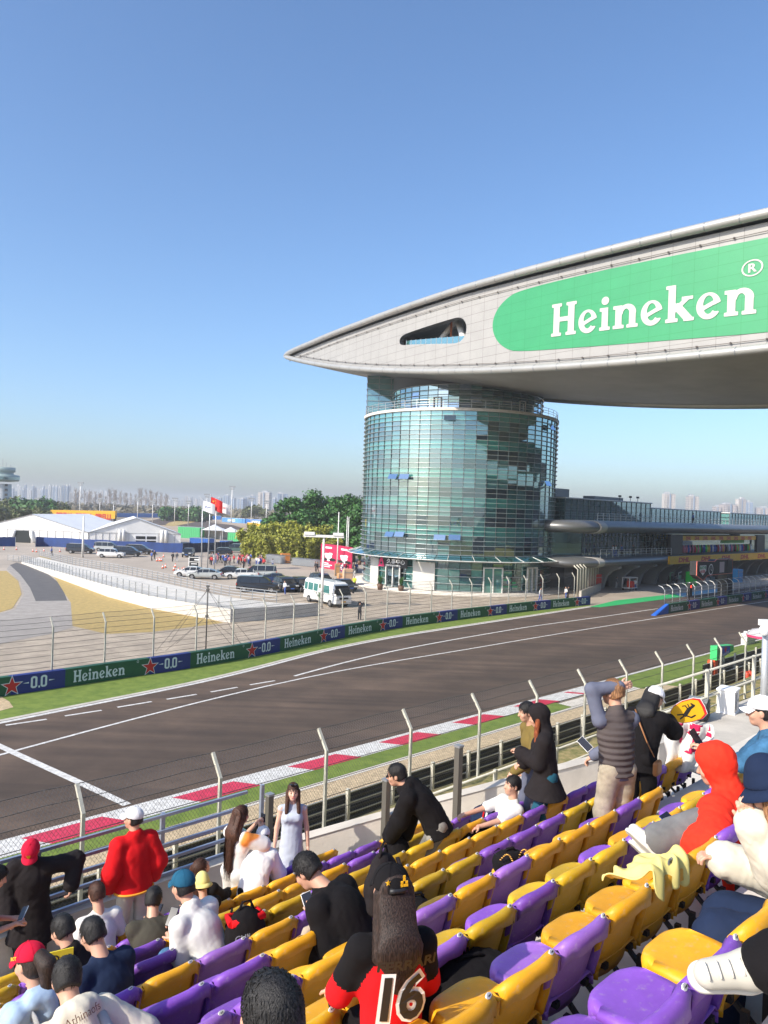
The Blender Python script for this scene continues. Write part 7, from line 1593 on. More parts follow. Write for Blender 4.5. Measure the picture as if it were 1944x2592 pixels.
def seat_proto(m, nm):
    e = empty('stadium_seat', (0, 0, -30), nm, 'seat', RZ, nm)
    us = np.linspace(-1, 1, 15); W = .221
    def back(u, v, o=0.):
        w = W * (.90 + .10 * min(1, v * 2)); cr = max(0, v - .80) / .2; a = abs(u); x = w * u * (1 - .05 * cr ** 2 * a)
        y = .03 - .10 * v + .045 * a ** 3 + o + (.012 * math.cos(min(1, abs(a - .5) * 6) * math.pi) if .3 < a < .7 else 0) * (1 - v * .4)
        z = .29 + .435 * v - .055 * cr ** 1.5 * a ** 5 - .006 * (1 - a ** 2) * v
        return (x, y, z)
    b = MB(); rows = [[back(u, v) for u in us] for v in np.linspace(0, 1, 11)]
    top = rows[-1]; rows.append([(x * 1.0, y - .022, z + .006) for x, y, z in top]); rows.append([(x * 1.01, y - .040, z - .012) for x, y, z in top]); rows.append([(x * 1.015, y - .036 - .012 * (abs(u) < .6), z - .060 - .018 * (1 - abs(abs(u) - .5) * 2) - .02 * abs(u) ** 4) for (x, y, z), u in zip(top, us)])
    b.grid(rows, 0, True)
    for sgn in (0, -1):                                          # side flanges
        col = [r[sgn] for r in rows[:-3]]; s = -1 if sgn == 0 else 1
        g = [[(x, y, z), (x + s * .010, y - .022, z), (x + s * .006, y - .052 * (1 if i > 1 else .3), z - .004)] for i, (x, y, z) in enumerate(col)]; b.grid(g, 0, True, sgn == 0)
    o = b.build('backrest', m, e); md = o.modifiers.new('t', 'SOLIDIFY'); md.thickness = .008; md.offset = 0
    b = MB(); rows = []
    for y, z, w in ((.0, .405, .90), (.03, .400, .93), (.10, .404, .97), (.20, .408, 1.0), (.30, .410, 1.0), (.33, .412, .97), (.365, .408, .90), (.39, .392, .84), (.397, .365, .82), (.39, .335, .81)):
        rows.append([(W * w * u, y - (.05 * abs(u) ** 4 if y > .31 else 0), z - .012 * (1 - u * u) * (1 if y < .38 else 0) - (.035 * max(0, abs(u) - .86) / .14)) for u in us])
    b.grid(rows, 0, True, True)
    for sgn in (0, -1):
        s = -1 if sgn == 0 else 1; g = [[r[sgn], (r[sgn][0] + s * .004, r[sgn][1], r[sgn][2] - .045)] for r in rows]; b.grid(g, 0, True, sgn != 0)
    o = b.build('seat_pan', m, e); md = o.modifiers.new('t', 'SOLIDIFY'); md.thickness = .007; md.offset = 0
    for s in (-1, 1): b = MB(); b.box((s * .13, .14, .37), (.03, .30, .03)); b.tube([(s * .13, .26, .36), (s * .13, -.06, .10)], .016, 4); b.box((s * .13, -.06, .2), (.03, .03, .3)); b.build('bracket', M_black, e)
    b = MB(); p = back(.62, 1.0); n = 10; c = Vector((p[0], p[1] - .018, p[2] + .012)); ux = Vector((.97, .16, .04)).normalized(); uy = Vector((-.12, .62, .78)).normalized(); nn = ux.cross(uy)
    b.add([c + ux * .020 * math.cos(t) + uy * .011 * math.sin(t) - nn * .004 for t in np.linspace(0, 2 * math.pi, n + 1)[:-1]] + [c + ux * .020 * math.cos(t) + uy * .011 * math.sin(t) + nn * .0025 for t in np.linspace(0, 2 * math.pi, n + 1)[:-1]], [tuple(range(n)), tuple(range(n, 2 * n))] + [(i, (i + 1) % n, n + (i + 1) % n, n + i) for i in range(n)])
    st_ = b.build('number_sticker', M_stk, e)
    b = MB(); [b.box(c + ux * x - nn * -.006 , (.004, .003, .007)) for x in (-.005, .005)]; b.build('digits', M_black, st_)
    return e
protos = {}
for ch, m, nm in (('Y', M_sy, 'yellow'), ('P', M_sp, 'purple'), ('O', M_so, 'olive yellow'), ('L', M_sl, 'lilac')): protos[ch] = seat_proto(m, nm)
OFF = {-1: .377, 0: .27, 1: .09, 2: -.01, 3: .33, 4: .24, 5: .06, 6: -.12, 7: .22, 8: .13}
COLS = {-1: (3, 'PPPPYPL'), 0: (2, 'PYYYYLYYYPYP'), 1: (1, 'YPYYOYLOPOOPYOPY'), 2: (1, 'PYPYLPYYLYLYYYPY'), 3: (1, 'PYYOPPYYPOOPPPOOPYPYP'), 4: (1, 'YPYPPYLYPYYYYYYPYPP'), 5: (1, 'PYYPOPPYOOPOOOOYPPY'), 6: (2, 'YPYYPYPYOYYYPLOYPY'), 7: (2, 'YPYOPYPPYYYPPPYY'), 8: (2, 'PPYPOYPYPYYYPYYY')}
ORD = ['foremost', 'second', 'third', 'fourth', 'fifth', 'sixth', 'seventh', 'eighth', 'ninth', 'tenth', 'eleventh', 'twelfth', 'thirteenth', 'fourteenth', 'fifteenth', 'sixteenth', 'seventeenth', 'eighteenth', 'nineteenth', 'twentieth', 'twenty-first']
RN = {-1: 'the nearest row', 0: 'the second nearest row', 1: 'the third nearest row', 2: 'the fourth nearest row', 3: 'the fifth nearest row', 4: 'the sixth nearest row', 5: 'the seventh nearest row', 6: 'third row from the parapet', 7: 'second row from the parapet', 8: 'the row nearest the parapet'}
SMAX = {8: 7.0, 7: 7.75, 6: 8.75, 5: 9.7, 4: 11.0, 3: 11.5, 2: 9.9, 1: 8.0, 0: 5.6, -1: 3.7}
usedp = set()
def wall_T(S):
    for a, c in zip(WL, WL[1:]):
        if a[0] <= S <= c[0]: return a[1] + (c[1] - a[1]) * (S - a[0]) / (c[0] - a[0])
    return 8.95
def seen(p):
    x = p.x / p.y * F; y = (H - p.z) / p.y * F - 6; u = 972 + math.cos(ROLL) * x - math.sin(ROLL) * y; v = 1296 + math.sin(ROLL) * x + math.cos(ROLL) * y
    return u, v
for k, (j0, cs) in COLS.items():
    lst = []
    for q, ch in enumerate(cs):
        S = OFF[k] + (j0 + q) * .455 - .21
        if S > SMAX[k] or ROW_T(k) + .5 > wall_T(S): continue
        p = ST(S, ROW_T(k) + .06, H - ROW_D(k)); u, v = seen(p + Vector((0, 0, .75)))
        if u < -130 or u > 2080 or v > 2760: continue
        lst.append((p, ch))
    for n_, (p, ch) in enumerate(lst):
        src = protos[ch]; o = src if ch not in usedp else copy_tree(src); usedp.add(ch); o.location = p
        nm = {'Y': 'bright yellow', 'P': 'purple', 'O': 'dull olive yellow', 'L': 'lilac purple'}[ch]
        o['label'] = '%s seat, %s from the left in %s' % (nm, 'first' if n_ == 0 else ORD[n_], RN[k]); o['group'] = 'yellow and purple stadium seats'
for ch in protos:
    if ch not in usedp: [bpy.data.objects.remove(x) for x in list(protos[ch].children_recursive) + [protos[ch]]]
# ---- things on the landing
p = G(1868, 1806, H - 4.15); e = empty('white_cabinet', p, 'white louvred metal cabinet standing on the concrete landing', 'cabinet', RZ + .15); e.scale = (.68,) * 3
b = MB(); b.box((0, .3, .38), (.62, .52, .68)); bevel(b.build('case', M_steelw, e), .015); b = MB(); b.box((0, .3, .74), (.70, .58, .05)); b.box((0, .3, .02), (.66, .56, .05)); b.build('frame', M_signw, e)
b = MB(); [b.box((-.12, .035, .14 + i * .045), (.26, .02, .012)) for i in range(12)]; b.box((.12, .03, .4), (.03, .03, .10)); b.build('louvre', M_alud, e)
p = G(1792, 1822, H - 4.15); e = empty('black_speaker', p, 'black ribbed box with grey top left of the white cabinet', 'box', RZ + .3)
b = MB(); b.box((0, .2, .2), (.55, .42, .36)); bevel(b.build('case', M_black, e), .02); b = MB(); b.box((0, .2, .395), (.50, .38, .02)); b.build('lid', M_alud, e); b = MB(); [b.box((0, -.015, .06 + i * .06), (.52, .012, .02)) for i in range(6)]; b.build('grille', M_black, e)
p = G(1931, 1835, H - 4.15); e = empty('camera_pole', p, 'thick grey pole with white dome cameras near the right frame edge', 'pole')
zt2 = AT(1931, 1590, p.y).z - p.z; b = MB(); b.tube([(0, 0, 0), (0, 0, zt2)], .07, 16); b.build('pole', M_rail, e); b = MB(); b.tube([(0, 0, zt2), (0, 0, zt2 + .18)], .05, 8); b.box((0, -.04, zt2 + .12), (.30, .16, .12)); b.build('camera_bracket', M_steelw, e)
for sx in (-.1, .14): b = MB(); b.lathe([(0, -.16), (.06, -.14), (.085, -.08), (.09, 0), (.05, .05), (0, .05)], (sx, -.12, zt2 + .02), 14); b.build('dome_camera', M_signw, e)
p = G(1745, 1880, H - 4.15) ; e = empty('floor_slot', p, 'short dark drain slot in the concrete landing', 'drain', RZ - .9); b = MB(); b.box((0, 0, .006), (.5, .05, .008)); b.build('slot', M_black, e)
# ================================================================== PEOPLE AND THEIR THINGS
def cl(n, c, r=.92, v=.10, **k): return mat('cloth_' + n, c, r, spec=.2, var=v, vs=5, bump=.12, bs=220, sheen=.0, **k)
C_red = cl('scarlet', (.60, .008, .012)); C_black = cl('jet', (.007, .006, .007)); C_char = cl('charcoal', (.016, .013, .014)); C_white = cl('offwhite', (.68, .67, .64)); C_navy = cl('navy', (.012, .022, .055)); C_jean = cl('denim', (.06, .14, .26), v=.35); C_jeant = cl('teal_denim', (.015, .08, .12), v=.35); C_cream = cl('cream', (.62, .58, .48)); C_olive = cl('olive', (.17, .12, .035)); C_ograe = cl('olive_grey', (.055, .050, .038)); C_wash = cl('washed_grey', (.21, .20, .18), v=.5); C_taupe = cl('taupe', (.36, .31, .23), v=.3); C_quilt = cl('quilt', (.085, .070, .068), bump_=0) if False else cl('quilt', (.085, .070, .068)); C_slate = cl('slate', (.12, .13, .18)); C_grey = cl('trouser_grey', (.16, .16, .16), v=.2); C_ored = cl('orange_red', (.80, .035, .015)); C_yelt = mat('trim_yellow', (.75, .35, .03), .7); C_ltb = cl('light_blue', (.33, .45, .62)); C_white2 = cl('white_cap', (.72, .72, .73)); C_lden = cl('light_denim', (.045, .13, .24), v=.5); C_crim = cl('crimson', (.55, .01, .04)); C_teal = cl('cap_teal', (.015, .09, .16)); C_pale = cl('pale_yellow', (.72, .62, .22)); C_dress = cl('dress_blue', (.46, .50, .58), v=.06); C_pink = cl('rose', (.5, .02, .08))
HS = lambda **k: dict(dict(mat=M_hblack), **k)
def who(label, u, v, D, face, P, top, bot, **kw):
    J = skeleton(P); tip = J['hc'] + J['Mh'] @ V3(0, -.01, .125 * J['k']); zf = H - D; p = G(u, v, zf + tip[2]); a = -math.radians(face)
    off = Vector((tip[0] * math.cos(a) - tip[1] * math.sin(a), tip[0] * math.sin(a) + tip[1] * math.cos(a), 0)); loc = Vector((p.x, p.y, zf)) - off
    T = t2[0] * loc.x + t2[1] * loc.y; S = s2[0] * loc.x + s2[1] * loc.y; print('WHO %-40s S %.2f T %.2f row %.2f D %.2f Y %.1f' % (label[:40], S, T, (T - 1.835) / .742, D, loc.y))
    h = kw.pop('h', None) or (.011 if loc.y < 6 else .0125 if loc.y < 9 else .014)
    r, J = person(label, loc, face, P, top, bot, h=h, **kw); return r, J, loc
def world(r, q): a = r.rotation_euler.z; return Vector(r.location) + Vector((q[0] * math.cos(a) - q[1] * math.sin(a), q[0] * math.sin(a) + q[1] * math.cos(a), q[2]))
M_scr = mat('phone_screen', (.01, .012, .02), .1)
def phone(pos, look, label, m=None, tilt=0.):                     # look: direction the screen faces
    e = empty('phone', pos, label, 'phone'); q = Vector(look).to_track_quat('Z', 'Y'); e.rotation_mode = 'QUATERNION'; e.rotation_quaternion = q @ Quaternion((0, 0, 1), tilt)
    b = MB(); b.box((0, 0, 0), (.078, .155, .009)); bevel(b.build('case', m or M_signw, e), .006, 2); b = MB(); b.box((0, 0, .0055), (.070, .146, .003)); b.build('screen', M_scr, e); b = MB(); b.box((-.02, .055, -.006), (.026, .03, .004)); b.build('lens', M_black, e)
def SIT(h=1.72, lean=12, **k):
    f = k.pop('ft', .42); d = dict(h=h, sit=1, pelvis=(0, 0, .50), lean=lean, footL=(-.13, f, 0), footR=(.13, f, 0), handL=(-.10, .40, .66), handR=(.10, .40, .66)); d.update(k); return d
FW = -45.5
D_ = ROW_D
R_ = lambda t, m, **k: dict(dict(mat=m), **k)
# 1 red jacket
r, J, l = who('man in bright red jacket and white cap standing at the handrail, seen from behind', 340, 2045, 5.58, -38, dict(h=1.83, handL=(-.27, .10, .93), handR=(.27, .10, .93), hyaw=35, footL=(-.12, 0, 0), footR=(.12, 0, 0)), R_(0, C_red, puff=.05, hem=.10, flare=.03, wr=.022, trim=C_yelt, collar=1, wf=8), R_(0, C_cream, wide=.02), hair=HS(n=0), cap=dict(mat=C_white2))
# 2 black long coat, red cap
def badge(o, L, Mh):
    b = MB(); [b.add([L(x * .02 + .0, .108 - abs(x) * .01, .085 + y * .026) for x, y in ((-1, 1), (1, 1), (.8, -.4), (0, -1), (-.8, -.4))], [(0, 1, 2, 3, 4)])]; b.build('badge', M_yel, o)
who('person in long black coat and red cap leaning on the handrail, facing the camera', 76, 2140, 5.6, 165, dict(h=1.78, lean=8, hpitch=38, handL=(-.42, .05, 1.15), handR=(.22, .15, .9), elbL=(-.6, -.5, .3)), R_(0, C_char, puff=.045, skirt=(.55, .27, 1.25), wr=.018), R_(0, C_black), hair=HS(n=0), cap=dict(mat=C_crim, deco=badge))
# 3 left edge red shirt with phone
r, J, l = who('person in red shirt with a pale phone at the left frame edge', 8, 2190, 5.5, 60, dict(h=1.66, hpitch=30, lean=10, handL=(.0, .34, 1.05), handR=(.10, .36, 1.03)), R_(0, C_red, sleeve=.4), R_(0, C_black), hair=HS())
phone(world(r, (.05, .44, 1.10)), (-.5, -.5, .8), 'pale blue phone held at the left frame edge', mat('phone_blue', (.3, .4, .5), .3), .6)
# 4..
who('man in plain white tee sitting by the parapet, seen from behind', 244, 2231, D_(8), -42, SIT(lean=16, hpitch=12, handL=(-.2, .34, .5), handR=(.22, .34, .5)), R_(0, C_white, sleeve=.38, puff=.02), R_(0, C_jeant), hair=HS(mat=M_hbrown, n=900))
who('dark haired person in charcoal top low behind the navy tee man', 151, 2314, D_(6), -60, SIT(lean=14, hpitch=25), R_(0, C_char, puff=.025, collar=1), R_(0, C_white), hair=HS())
r, J, l = who('man in olive grey tee hunched over a dark phone', 392, 2242, D_(7), -22, SIT(lean=30, hunch=14, hpitch=18, hyaw=-18, handL=(-.02, .42, .78), handR=(.14, .40, .80)), R_(0, C_ograe, sleeve=.45, puff=.03, wr=.014), R_(0, C_black), hair=HS())
phone(world(r, (.07, .50, .86)), (-.3, -.6, .7), 'dark phone held by the man in olive grey tee', M_scr, .2)
who('man in navy tee bending his head, lower left', 226, 2320, D_(5), -55, SIT(lean=20, hunch=10, hpitch=28, handL=(-.1, .4, .6), handR=(.05, .4, .6)), R_(0, C_navy, sleeve=.45, puff=.03, wr=.014), R_(0, C_char), hair=HS())
# red cap girl with ponytail
def capmark(o, L, Mh):
    b = MB(); put(b, text_geo('BOT', .03), lambda x, y: L(-.098 + .004 * y, .055 - x * .028, .055 + y * .030)); b.build('cap_mark', M_yel, o)
def reflect(o, J):
    M2 = J['M2']; k = J['k']; b = MB()
    for s in (-1, 1):
        P = [J['nb'] + M2 @ V3(s * .10, .10, -.30), J['nb'] + M2 @ V3(s * .105, .06, -.08), J['nb'] + M2 @ V3(s * .105, -.02, -.015), J['nb'] + M2 @ V3(s * .105, -.115, -.10), J['nb'] + M2 @ V3(s * .10, -.155, -.32)]
        b.tube(resample(P, 9), .030, 6, sq=.3)
    b.build('reflective_band', mat('reflective_grey', (.35, .36, .37), .4), o)
who('girl with red cap and long dark ponytail, lower left corner', 72, 2388, D_(4), -66, SIT(h=1.58, female=1, lean=8, hpitch=20, hroll=6), R_(0, C_ltb, puff=.03, deco=reflect, hood='down', wr=.012), R_(0, C_navy), hair=HS(style='pony', len=.40, n=0, mat=M_hdark), cap=dict(mat=C_crim, deco=capmark))
def script(o, J):
    M2 = J['M2']; b = MB(); rr = random.Random(4); x = -.10
    c = J['nb'] + M2 @ V3(0, -.162, -.055)
    f = lambda x, y: c + M2 @ V3(x, -.002 - abs(x) * -.25, y)
    put(b, text_geo('Athinaofs', -.004), lambda x, y: f(-.115 + x * .052, -.01 + y * .06 + x * .004)); b.build('script', mat('ink_brown', (.12, .05, .03), .7), o)
who('child in cream hoodie with brown script on the hood, lower left', 168, 2418, D_(3), -50, SIT(h=1.60, lean=26, hunch=12, hpitch=30, hyaw=-20, handL=(-.12, .38, .6), handR=(.32, .30, .68)), R_(0, C_cream, puff=.04, hood='down', deco=lambda o, J: (reflect(o, J), script(o, J)), wr=.016), R_(0, C_ltb), hair=HS())
# white polo, blue cap
r, J, l = who('man in white polo and dark blue cap bending over his phone', 462, 2205, D_(5), -62, SIT(h=1.78, lean=34, hunch=8, hpitch=12, handL=(-.05, .46, .62), handR=(.10, .50, .66), hyaw=-12), R_(0, C_white, sleeve=.42, puff=.03, collar=1, wr=.011), R_(0, C_jean, wide=.02), hair=HS(n=0), cap=dict(mat=C_teal))
phone(world(r, (.05, .57, .74)), (-.2, -.7, .6), 'black phone held by the man in white polo', M_scr)
b = MB(); w = world(r, J['wrR']); e = empty('wristband', w, 'orange red wristband on the man in white polo', 'wristband'); f = J['wrR'] - J['elR']; f = Matrix.Rotation(r.rotation_euler.z, 3, 'Z') @ Vector(f).normalized(); b.tube([-f * .02, f * .02], .036, 12); b.build('band', C_ored, e)
# sunglasses woman + yellow hat child
who('woman with auburn hair and sunglasses looking up beside the parapet', 500, 2178, D_(8), 20, SIT(h=1.6, female=1, lean=-4, hpitch=-25, hyaw=-20), R_(0, C_black, puff=.02), R_(0, C_black), hair=HS(style='long', len=.2, mat=M_hbrown, n=700, nl=80))
who('small child in pale yellow bucket hat behind the white polo man', 512, 2216, D_(7), -30, SIT(h=1.30, lean=10, hpitch=10), R_(0, C_black, puff=.02), R_(0, C_black), hair=HS(n=0), cap=dict(mat=C_pale, kind='bucket'))
# photographer
def orange_print(o, J):
    pass
C_tie = cl('tie_dye', (.70, .66, .62)); n_ = C_tie.node_tree; v_ = N(C_tie, 'ShaderNodeTexNoise'); v_.inputs['Scale'].default_value = 3.2; v_.inputs['Detail'].default_value = 1; rp = N(C_tie, 'ShaderNodeValToRGB'); E_ = rp.color_ramp.elements; E_[0].position = .36; E_[0].color = (.75, .25, .05, 1); E_[1].position = .44; E_[1].color = (.72, .68, .66, 1); q = rp.color_ramp.elements.new(.60); q.color = (.72, .70, .68, 1); q = rp.color_ramp.elements.new(.70); q.color = (.25, .55, .45, 1); t_ = N(C_tie, 'ShaderNodeTexCoord'); LK(C_tie, t_.outputs['Object'], v_.inputs[0]); LK(C_tie, v_.outputs[0], rp.inputs[0]); LK(C_tie, rp.outputs[0], BS(C_tie).inputs['Base Color'])
r, J, l = who('woman with very long brown hair and white jeans taking a photo', 612, 2038, 5.5, 38, dict(h=1.68, female=1, lean=2, handL=(-.03, .34, 1.36), handR=(.09, .34, 1.36), hyaw=0, hpitch=5), R_(0, C_tie, sleeve=.42, puff=.03, sflare=.03, hem=.05), R_(0, C_white, wide=.03, puff=.022), hair=HS(style='long', len=.58, mat=M_hbrown, n=700, nl=420))
phone(world(r, (.03, .42, 1.42)), world(r, (0, -1, 0)) - r.location, 'black phone held up by the long haired woman', M_scr)
who('person in white puffer jacket and white skirt stooping beyond the photographer', 668, 2092, 5.5, 5, dict(h=1.6, female=1, lean=38, hunch=15, hpitch=20, pelvis=(0, -.05, .80), handL=(-.2, .5, .75), handR=(.2, .5, .75)), R_(0, C_white2, puff=.05, hood='down', wr=.02, skirt=(.3, .26, 1.2)), R_(0, C_black), hair=HS(n=0), cap=dict(mat=C_white2))
# woman in dress
r, J, l = who('smiling woman in pale blue sleeveless dress facing the camera by the parapet', 743, 1981, 5.52, 172, dict(h=1.66, female=1, lean=-2, face=1, handL=(-.23, .02, .80), handR=(.23, .02, .80)), R_(0, C_dress, sleeve=0, puff=.006, dress=1, skirt=(.22, .26, 1.15), wr=.012, wf=26), None, hair=HS(style='front', mat=M_hbrown, n=500), skin=M_skin2)
Mh = J['Mh']; c = J['hc']; b = MB(); [b.lathe([(0, 0), (.026, 0), (.028, .006), (0, .006)], tuple(c + Mh @ V3(s * .034, .07, .118)), 10) for s in (-1, 1)]; b.build('sunglasses', M_black, r)
# bent man in black
r, J, l = who('man in black hooded jacket bending forward to lift a black backpack', 1000, 1932, D_(5) + .1, -78, dict(h=1.82, lean=40, hunch=16, hpitch=14, pelvis=(0, -.05, .93), handL=(-.02, .52, .68), handR=(.16, .36, .66), footL=(-.12, .06, 0), footR=(.12, -.12, 0), elbR=(.4, -.4, -.6)), R_(0, C_black, puff=.05, hood='down', hem=.12, flare=.02, wr=.022), R_(0, C_wash, wide=.03), hair=HS())
ghs = J['Mh']; b = MB(); b.tube([tuple(J['hc'] + ghs @ V3(x, .10, .012)) for x in (-.07, -.03, .03, .07)], .014, 6); b.build('glasses', M_black, r)
bp = world(r, (.02, .42, .45))
def bag(pos, label, m, w=.32, d=.22, h=.45, rz=0., lean=0., cat='bag', nm='backpack', extra=None, seed=0):
    e = empty(nm, pos, label, cat, rz); S = SDF(); S.ell((0, 0, h * .45), (w * .52, d * .55, h * .50), .03).cap((-w * .25, 0, h * .12), (w * .25, 0, h * .12), d * .42, d * .42, .05).ell((0, -d * .45, h * .35), (w * .36, d * .2, h * .26), .03)
    o = mesh_obj('body', [S.mesh(.012, .02, 14, seed)], m, e); b = MB(); b.tube([(-w * .2, 0, h * .9), (-w * .1, 0, h * 1.05), (w * .1, 0, h * 1.05), (w * .2, 0, h * .9)], .012, 5); b.build('handle', m, e)
    for s in (-1, 1): b = MB(); b.tube([(s * w * .25, d * .45, h * .85), (s * w * .33, d * .75, h * .5), (s * w * .25, d * .45, h * .12)], .018, 5, sq=.4); b.build('strap', m, e)
    if extra: extra(e, o)
    return e
bag((bp.x, bp.y, bp.z - .22), 'crumpled black backpack hanging from the bent man\'s hand', C_black, .34, .26, .50, .6)
# man with backpack looking at phone
r, J, l = who('curly dark haired man in black tee bowing over a white phone, backpack on', 757, 2162, D_(3), -62, SIT(h=1.80, lean=34, hunch=22, hpitch=42, handL=(-.10, .36, .74), handR=(.12, .38, .70), ft=.36), R_(0, C_black, sleeve=.45, puff=.04, wr=.016), R_(0, C_char), hair=HS(n=1800, sl=.04))
bpk = world(r, tuple(J['che'] + J['M2'] @ V3(.02, -.25, -.18))); bag((bpk.x, bpk.y, bpk.z), 'large black backpack worn by the man bowing over his phone', C_char, .29, .17, .42, r.rotation_euler.z + math.pi)
phone(world(r, (-.09, .44, .80)), (-.1, -.75, .65), 'white rimmed phone held by the man with backpack', None, .5)
p = world(r, (.02, .38, .48)); e = empty('folded_cloth', p, 'beige cloth hanging over the lap of the man with backpack', 'cloth', .4); S = SDF(); [S.cap((x, 0, .22 - abs(x)), (x * 1.6, -.03, -.12), .035, .045, .05) for x in (-.12, -.04, .05, .13)]; mesh_obj('cloth', [S.mesh(.012, .014, 20)], cl('beige', (.42, .34, .26)), e)
# number sixteen
def jersey(o, J):
    M2 = J['M2']; c = J['nb'] + M2 @ V3(0, 0, 0); f = lambda x, y, off: c + M2 @ V3(x, -.165 - off + abs(x) ** 2 * 1.3 - max(0, y + .12) * .35, y)
    for off, bold, m in ((.0, .075, M_signw), (.006, .02, M_black)):
        b = MB(); put(b, text_geo('16', bold, .95), lambda x, y: f(-.150 + x * .245 + y * .02, -.262 + y * .265, off + .018)); o2 = b.build('number', m, o)
    b = MB(); put(b, text_geo('FERRARI', .03), lambda x, y: f(-.13 + x * .072, -.05 + y * .07 + x * .004, .02)); b.build('name', M_black, o)
    me = o.data; me.materials.append(C_black); C3 = np.zeros(len(me.polygons) * 3); me.polygons.foreach_get('center', C3); C3 = C3.reshape(-1, 3); blk = np.zeros(len(C3), bool)
    for n in 'LR':
        for A_, B_ in ((J['nb'] + M2 @ V3(0, 0, .02), J['sh' + n]), (J['sh' + n], J['sh' + n] * .6 + J['el' + n] * .4)): ab = B_ - A_; t = np.clip((C3 - A_) @ ab / (ab @ ab), 0, 1); blk |= np.linalg.norm(C3 - A_ - t[:, None] * ab, axis=1) < .087
    me.polygons.foreach_set('material_index', blk.astype(int)); me.update()
def gold(o, L, Mh):
    b = MB(); pp = star_poly(.016, .007); b.add([L(-.052, -.112, .085)] + [L(-.052 + x, -.112 + abs(x) * .3, .085 + y) for x, y in pp], [(0, k + 1, (k + 1) % 10 + 1) for k in range(10)])
    [b.box(L(.028 + x, -.1215, .095 + y), (.011, .004, .011)) for x, y in ((0, 0), (-.012, -.012), (.012, -.012), (0, .014), (-.013, -.027), (0, -.027), (.013, -.027))]; b.build('gold_badge', M_yel, o)
    b = MB(); b.tube([L(x, -.118 + x * x * 3.2, .045) for x in (-.045, -.02, 0, .02, .045)], .013, 6); b.build('strap_opening', M_black, o)
who('woman with black cap and long brown hair wearing red jersey number 16', 990, 2192, 2.88, -16, SIT(h=1.58, female=1, lean=2, hpitch=6, hyaw=4, handL=(-.20, .30, .55), handR=(.15, .30, .55), hairout=.045), R_(0, C_red, sleeve=.45, puff=.018, deco=jersey, wr=.008, hem=.12), R_(0, C_black), hair=HS(style='long', len=.27, mat=M_hdark, n=0, nl=1100), cap=dict(mat=C_black, deco=gold))
# head at the bottom
who('person with glossy black hair, only the head showing at the bottom', 684, 2458, D_(0) - .05, -42, SIT(h=1.66, lean=6, hpitch=10), R_(0, C_black), R_(0, C_black), hair=HS(n=900, sl=.12))
# couple
who('man in olive sweater standing beside the hooded woman', 1330, 1776, D_(4) + .12, -100, dict(h=1.78, lean=4, hpitch=14, handL=(-.16, .30, .96), handR=(.26, .06, .88)), R_(0, C_olive, puff=.02), R_(0, C_slate, wide=.02), hair=HS())
r, J, l = who('woman in long black hooded coat with auburn hair and teal jeans', 1357, 1789, D_(4) - .1, -80, dict(h=1.68, female=1, lean=4, hpitch=18, handL=(.0, .30, 1.12), handR=(.10, .26, .98), footL=(-.09, .05, 0), footR=(.09, -.05, 0)), R_(0, C_char, puff=.04, hood='up', skirt=(.66, .30, 1.2), wr=.018), R_(0, C_jeant, wide=.02), hair=HS(style='front', mat=M_hred, n=200))
# seated man reaching with shoe
who('man in white tee sitting low beyond the couple with one arm stretched out', 1300, 1962, D_(5) + .1, -110, SIT(h=1.7, lean=-20, hpitch=0, handL=(-.2, .62, .72), handR=(.15, .55, .75), footL=(-.15, .75, .42), footR=(.1, .70, .1), kneL=(0, .2, 1), toeL=(0, .5, .9)), R_(0, C_white, sleeve=.4, puff=.02), R_(0, C_black), hair=HS(), shoes=(.72, .66, .5))
# quilted vest
def quilt(o, J):
    pass
C_q = C_quilt; w_ = N(C_q, 'ShaderNodeTexWave'); w_.bands_direction = 'Z'; w_.inputs['Scale'].default_value = 5.2; w_.inputs['Distortion'].default_value = .6; w_.inputs['Detail Scale'].default_value = 3; bb_ = N(C_q, 'ShaderNodeBump'); bb_.inputs['Strength'].default_value = .35; bb_.inputs['Distance'].default_value = .04; t_ = N(C_q, 'ShaderNodeTexCoord'); LK(C_q, t_.outputs['Object'], w_.inputs[0]); LK(C_q, w_.outputs[0], bb_.inputs['Height']); LK(C_q, bb_.outputs[0], BS(C_q).inputs['Normal'])
P_ = dict(h=1.84, lean=4, hpitch=6, hyaw=28, handL=(.02, .04, 1.79), handR=(-.06, .30, 1.02), elbL=(-1, .35, .1), palmL=(0, 1, 0), curlL=.35)
r, J, l = who('man in grey quilted vest standing with one hand on his head', 1551, 1718, D_(2) + .12, -18, P_, R_(0, C_slate, puff=.016, hem=.10), R_(0, C_taupe, wide=.02, puff=.02, wr=.016), hair=HS(mat=M_hblond, n=1300))
T = SDF(); fw = J['M'] @ V3(0, 1, 0); T.cap(J['pel'] + V3(0, 0, -.06), J['wai'], .185, .165, .05, (fw, 1.3)).cap(J['wai'], J['che'], .165, .185, .05, (fw, 1.35)).cap(J['che'], J['nb'] - V3(0, 0, .05), .185, .105, .04, (fw, 1.4)).cap(J['nb'] + V3(0, 0, -.02), J['nb'] + V3(0, 0, .025), .075, .072, .02); [T.cap(J['nb'] + V3(0, 0, -.05), J['sh' + n] * .8 + J['nb'] * .2, .075, .07, .04) for n in 'LR']
for zz in np.arange(J['pel'][2] - .05, J['nb'][2], .075): pass
z0_ = J['pel'][2] - .07; T.cut(lambda X, Y, Z: z0_ - Z); V_, F_ = T.mesh(.012, .006, 16); V_ = V_ + 0; rr_ = np.sin((V_[:, 2] - z0_) / .056 * math.pi); cx = J['che']; d_ = V_ - np.array([cx[0], cx[1], 0]); d_[:, 2] = 0; V_ += (d_ / (np.linalg.norm(d_, axis=1)[:, None] + 1e-6)) * (np.abs(rr_) ** .6 * .009)[:, None]
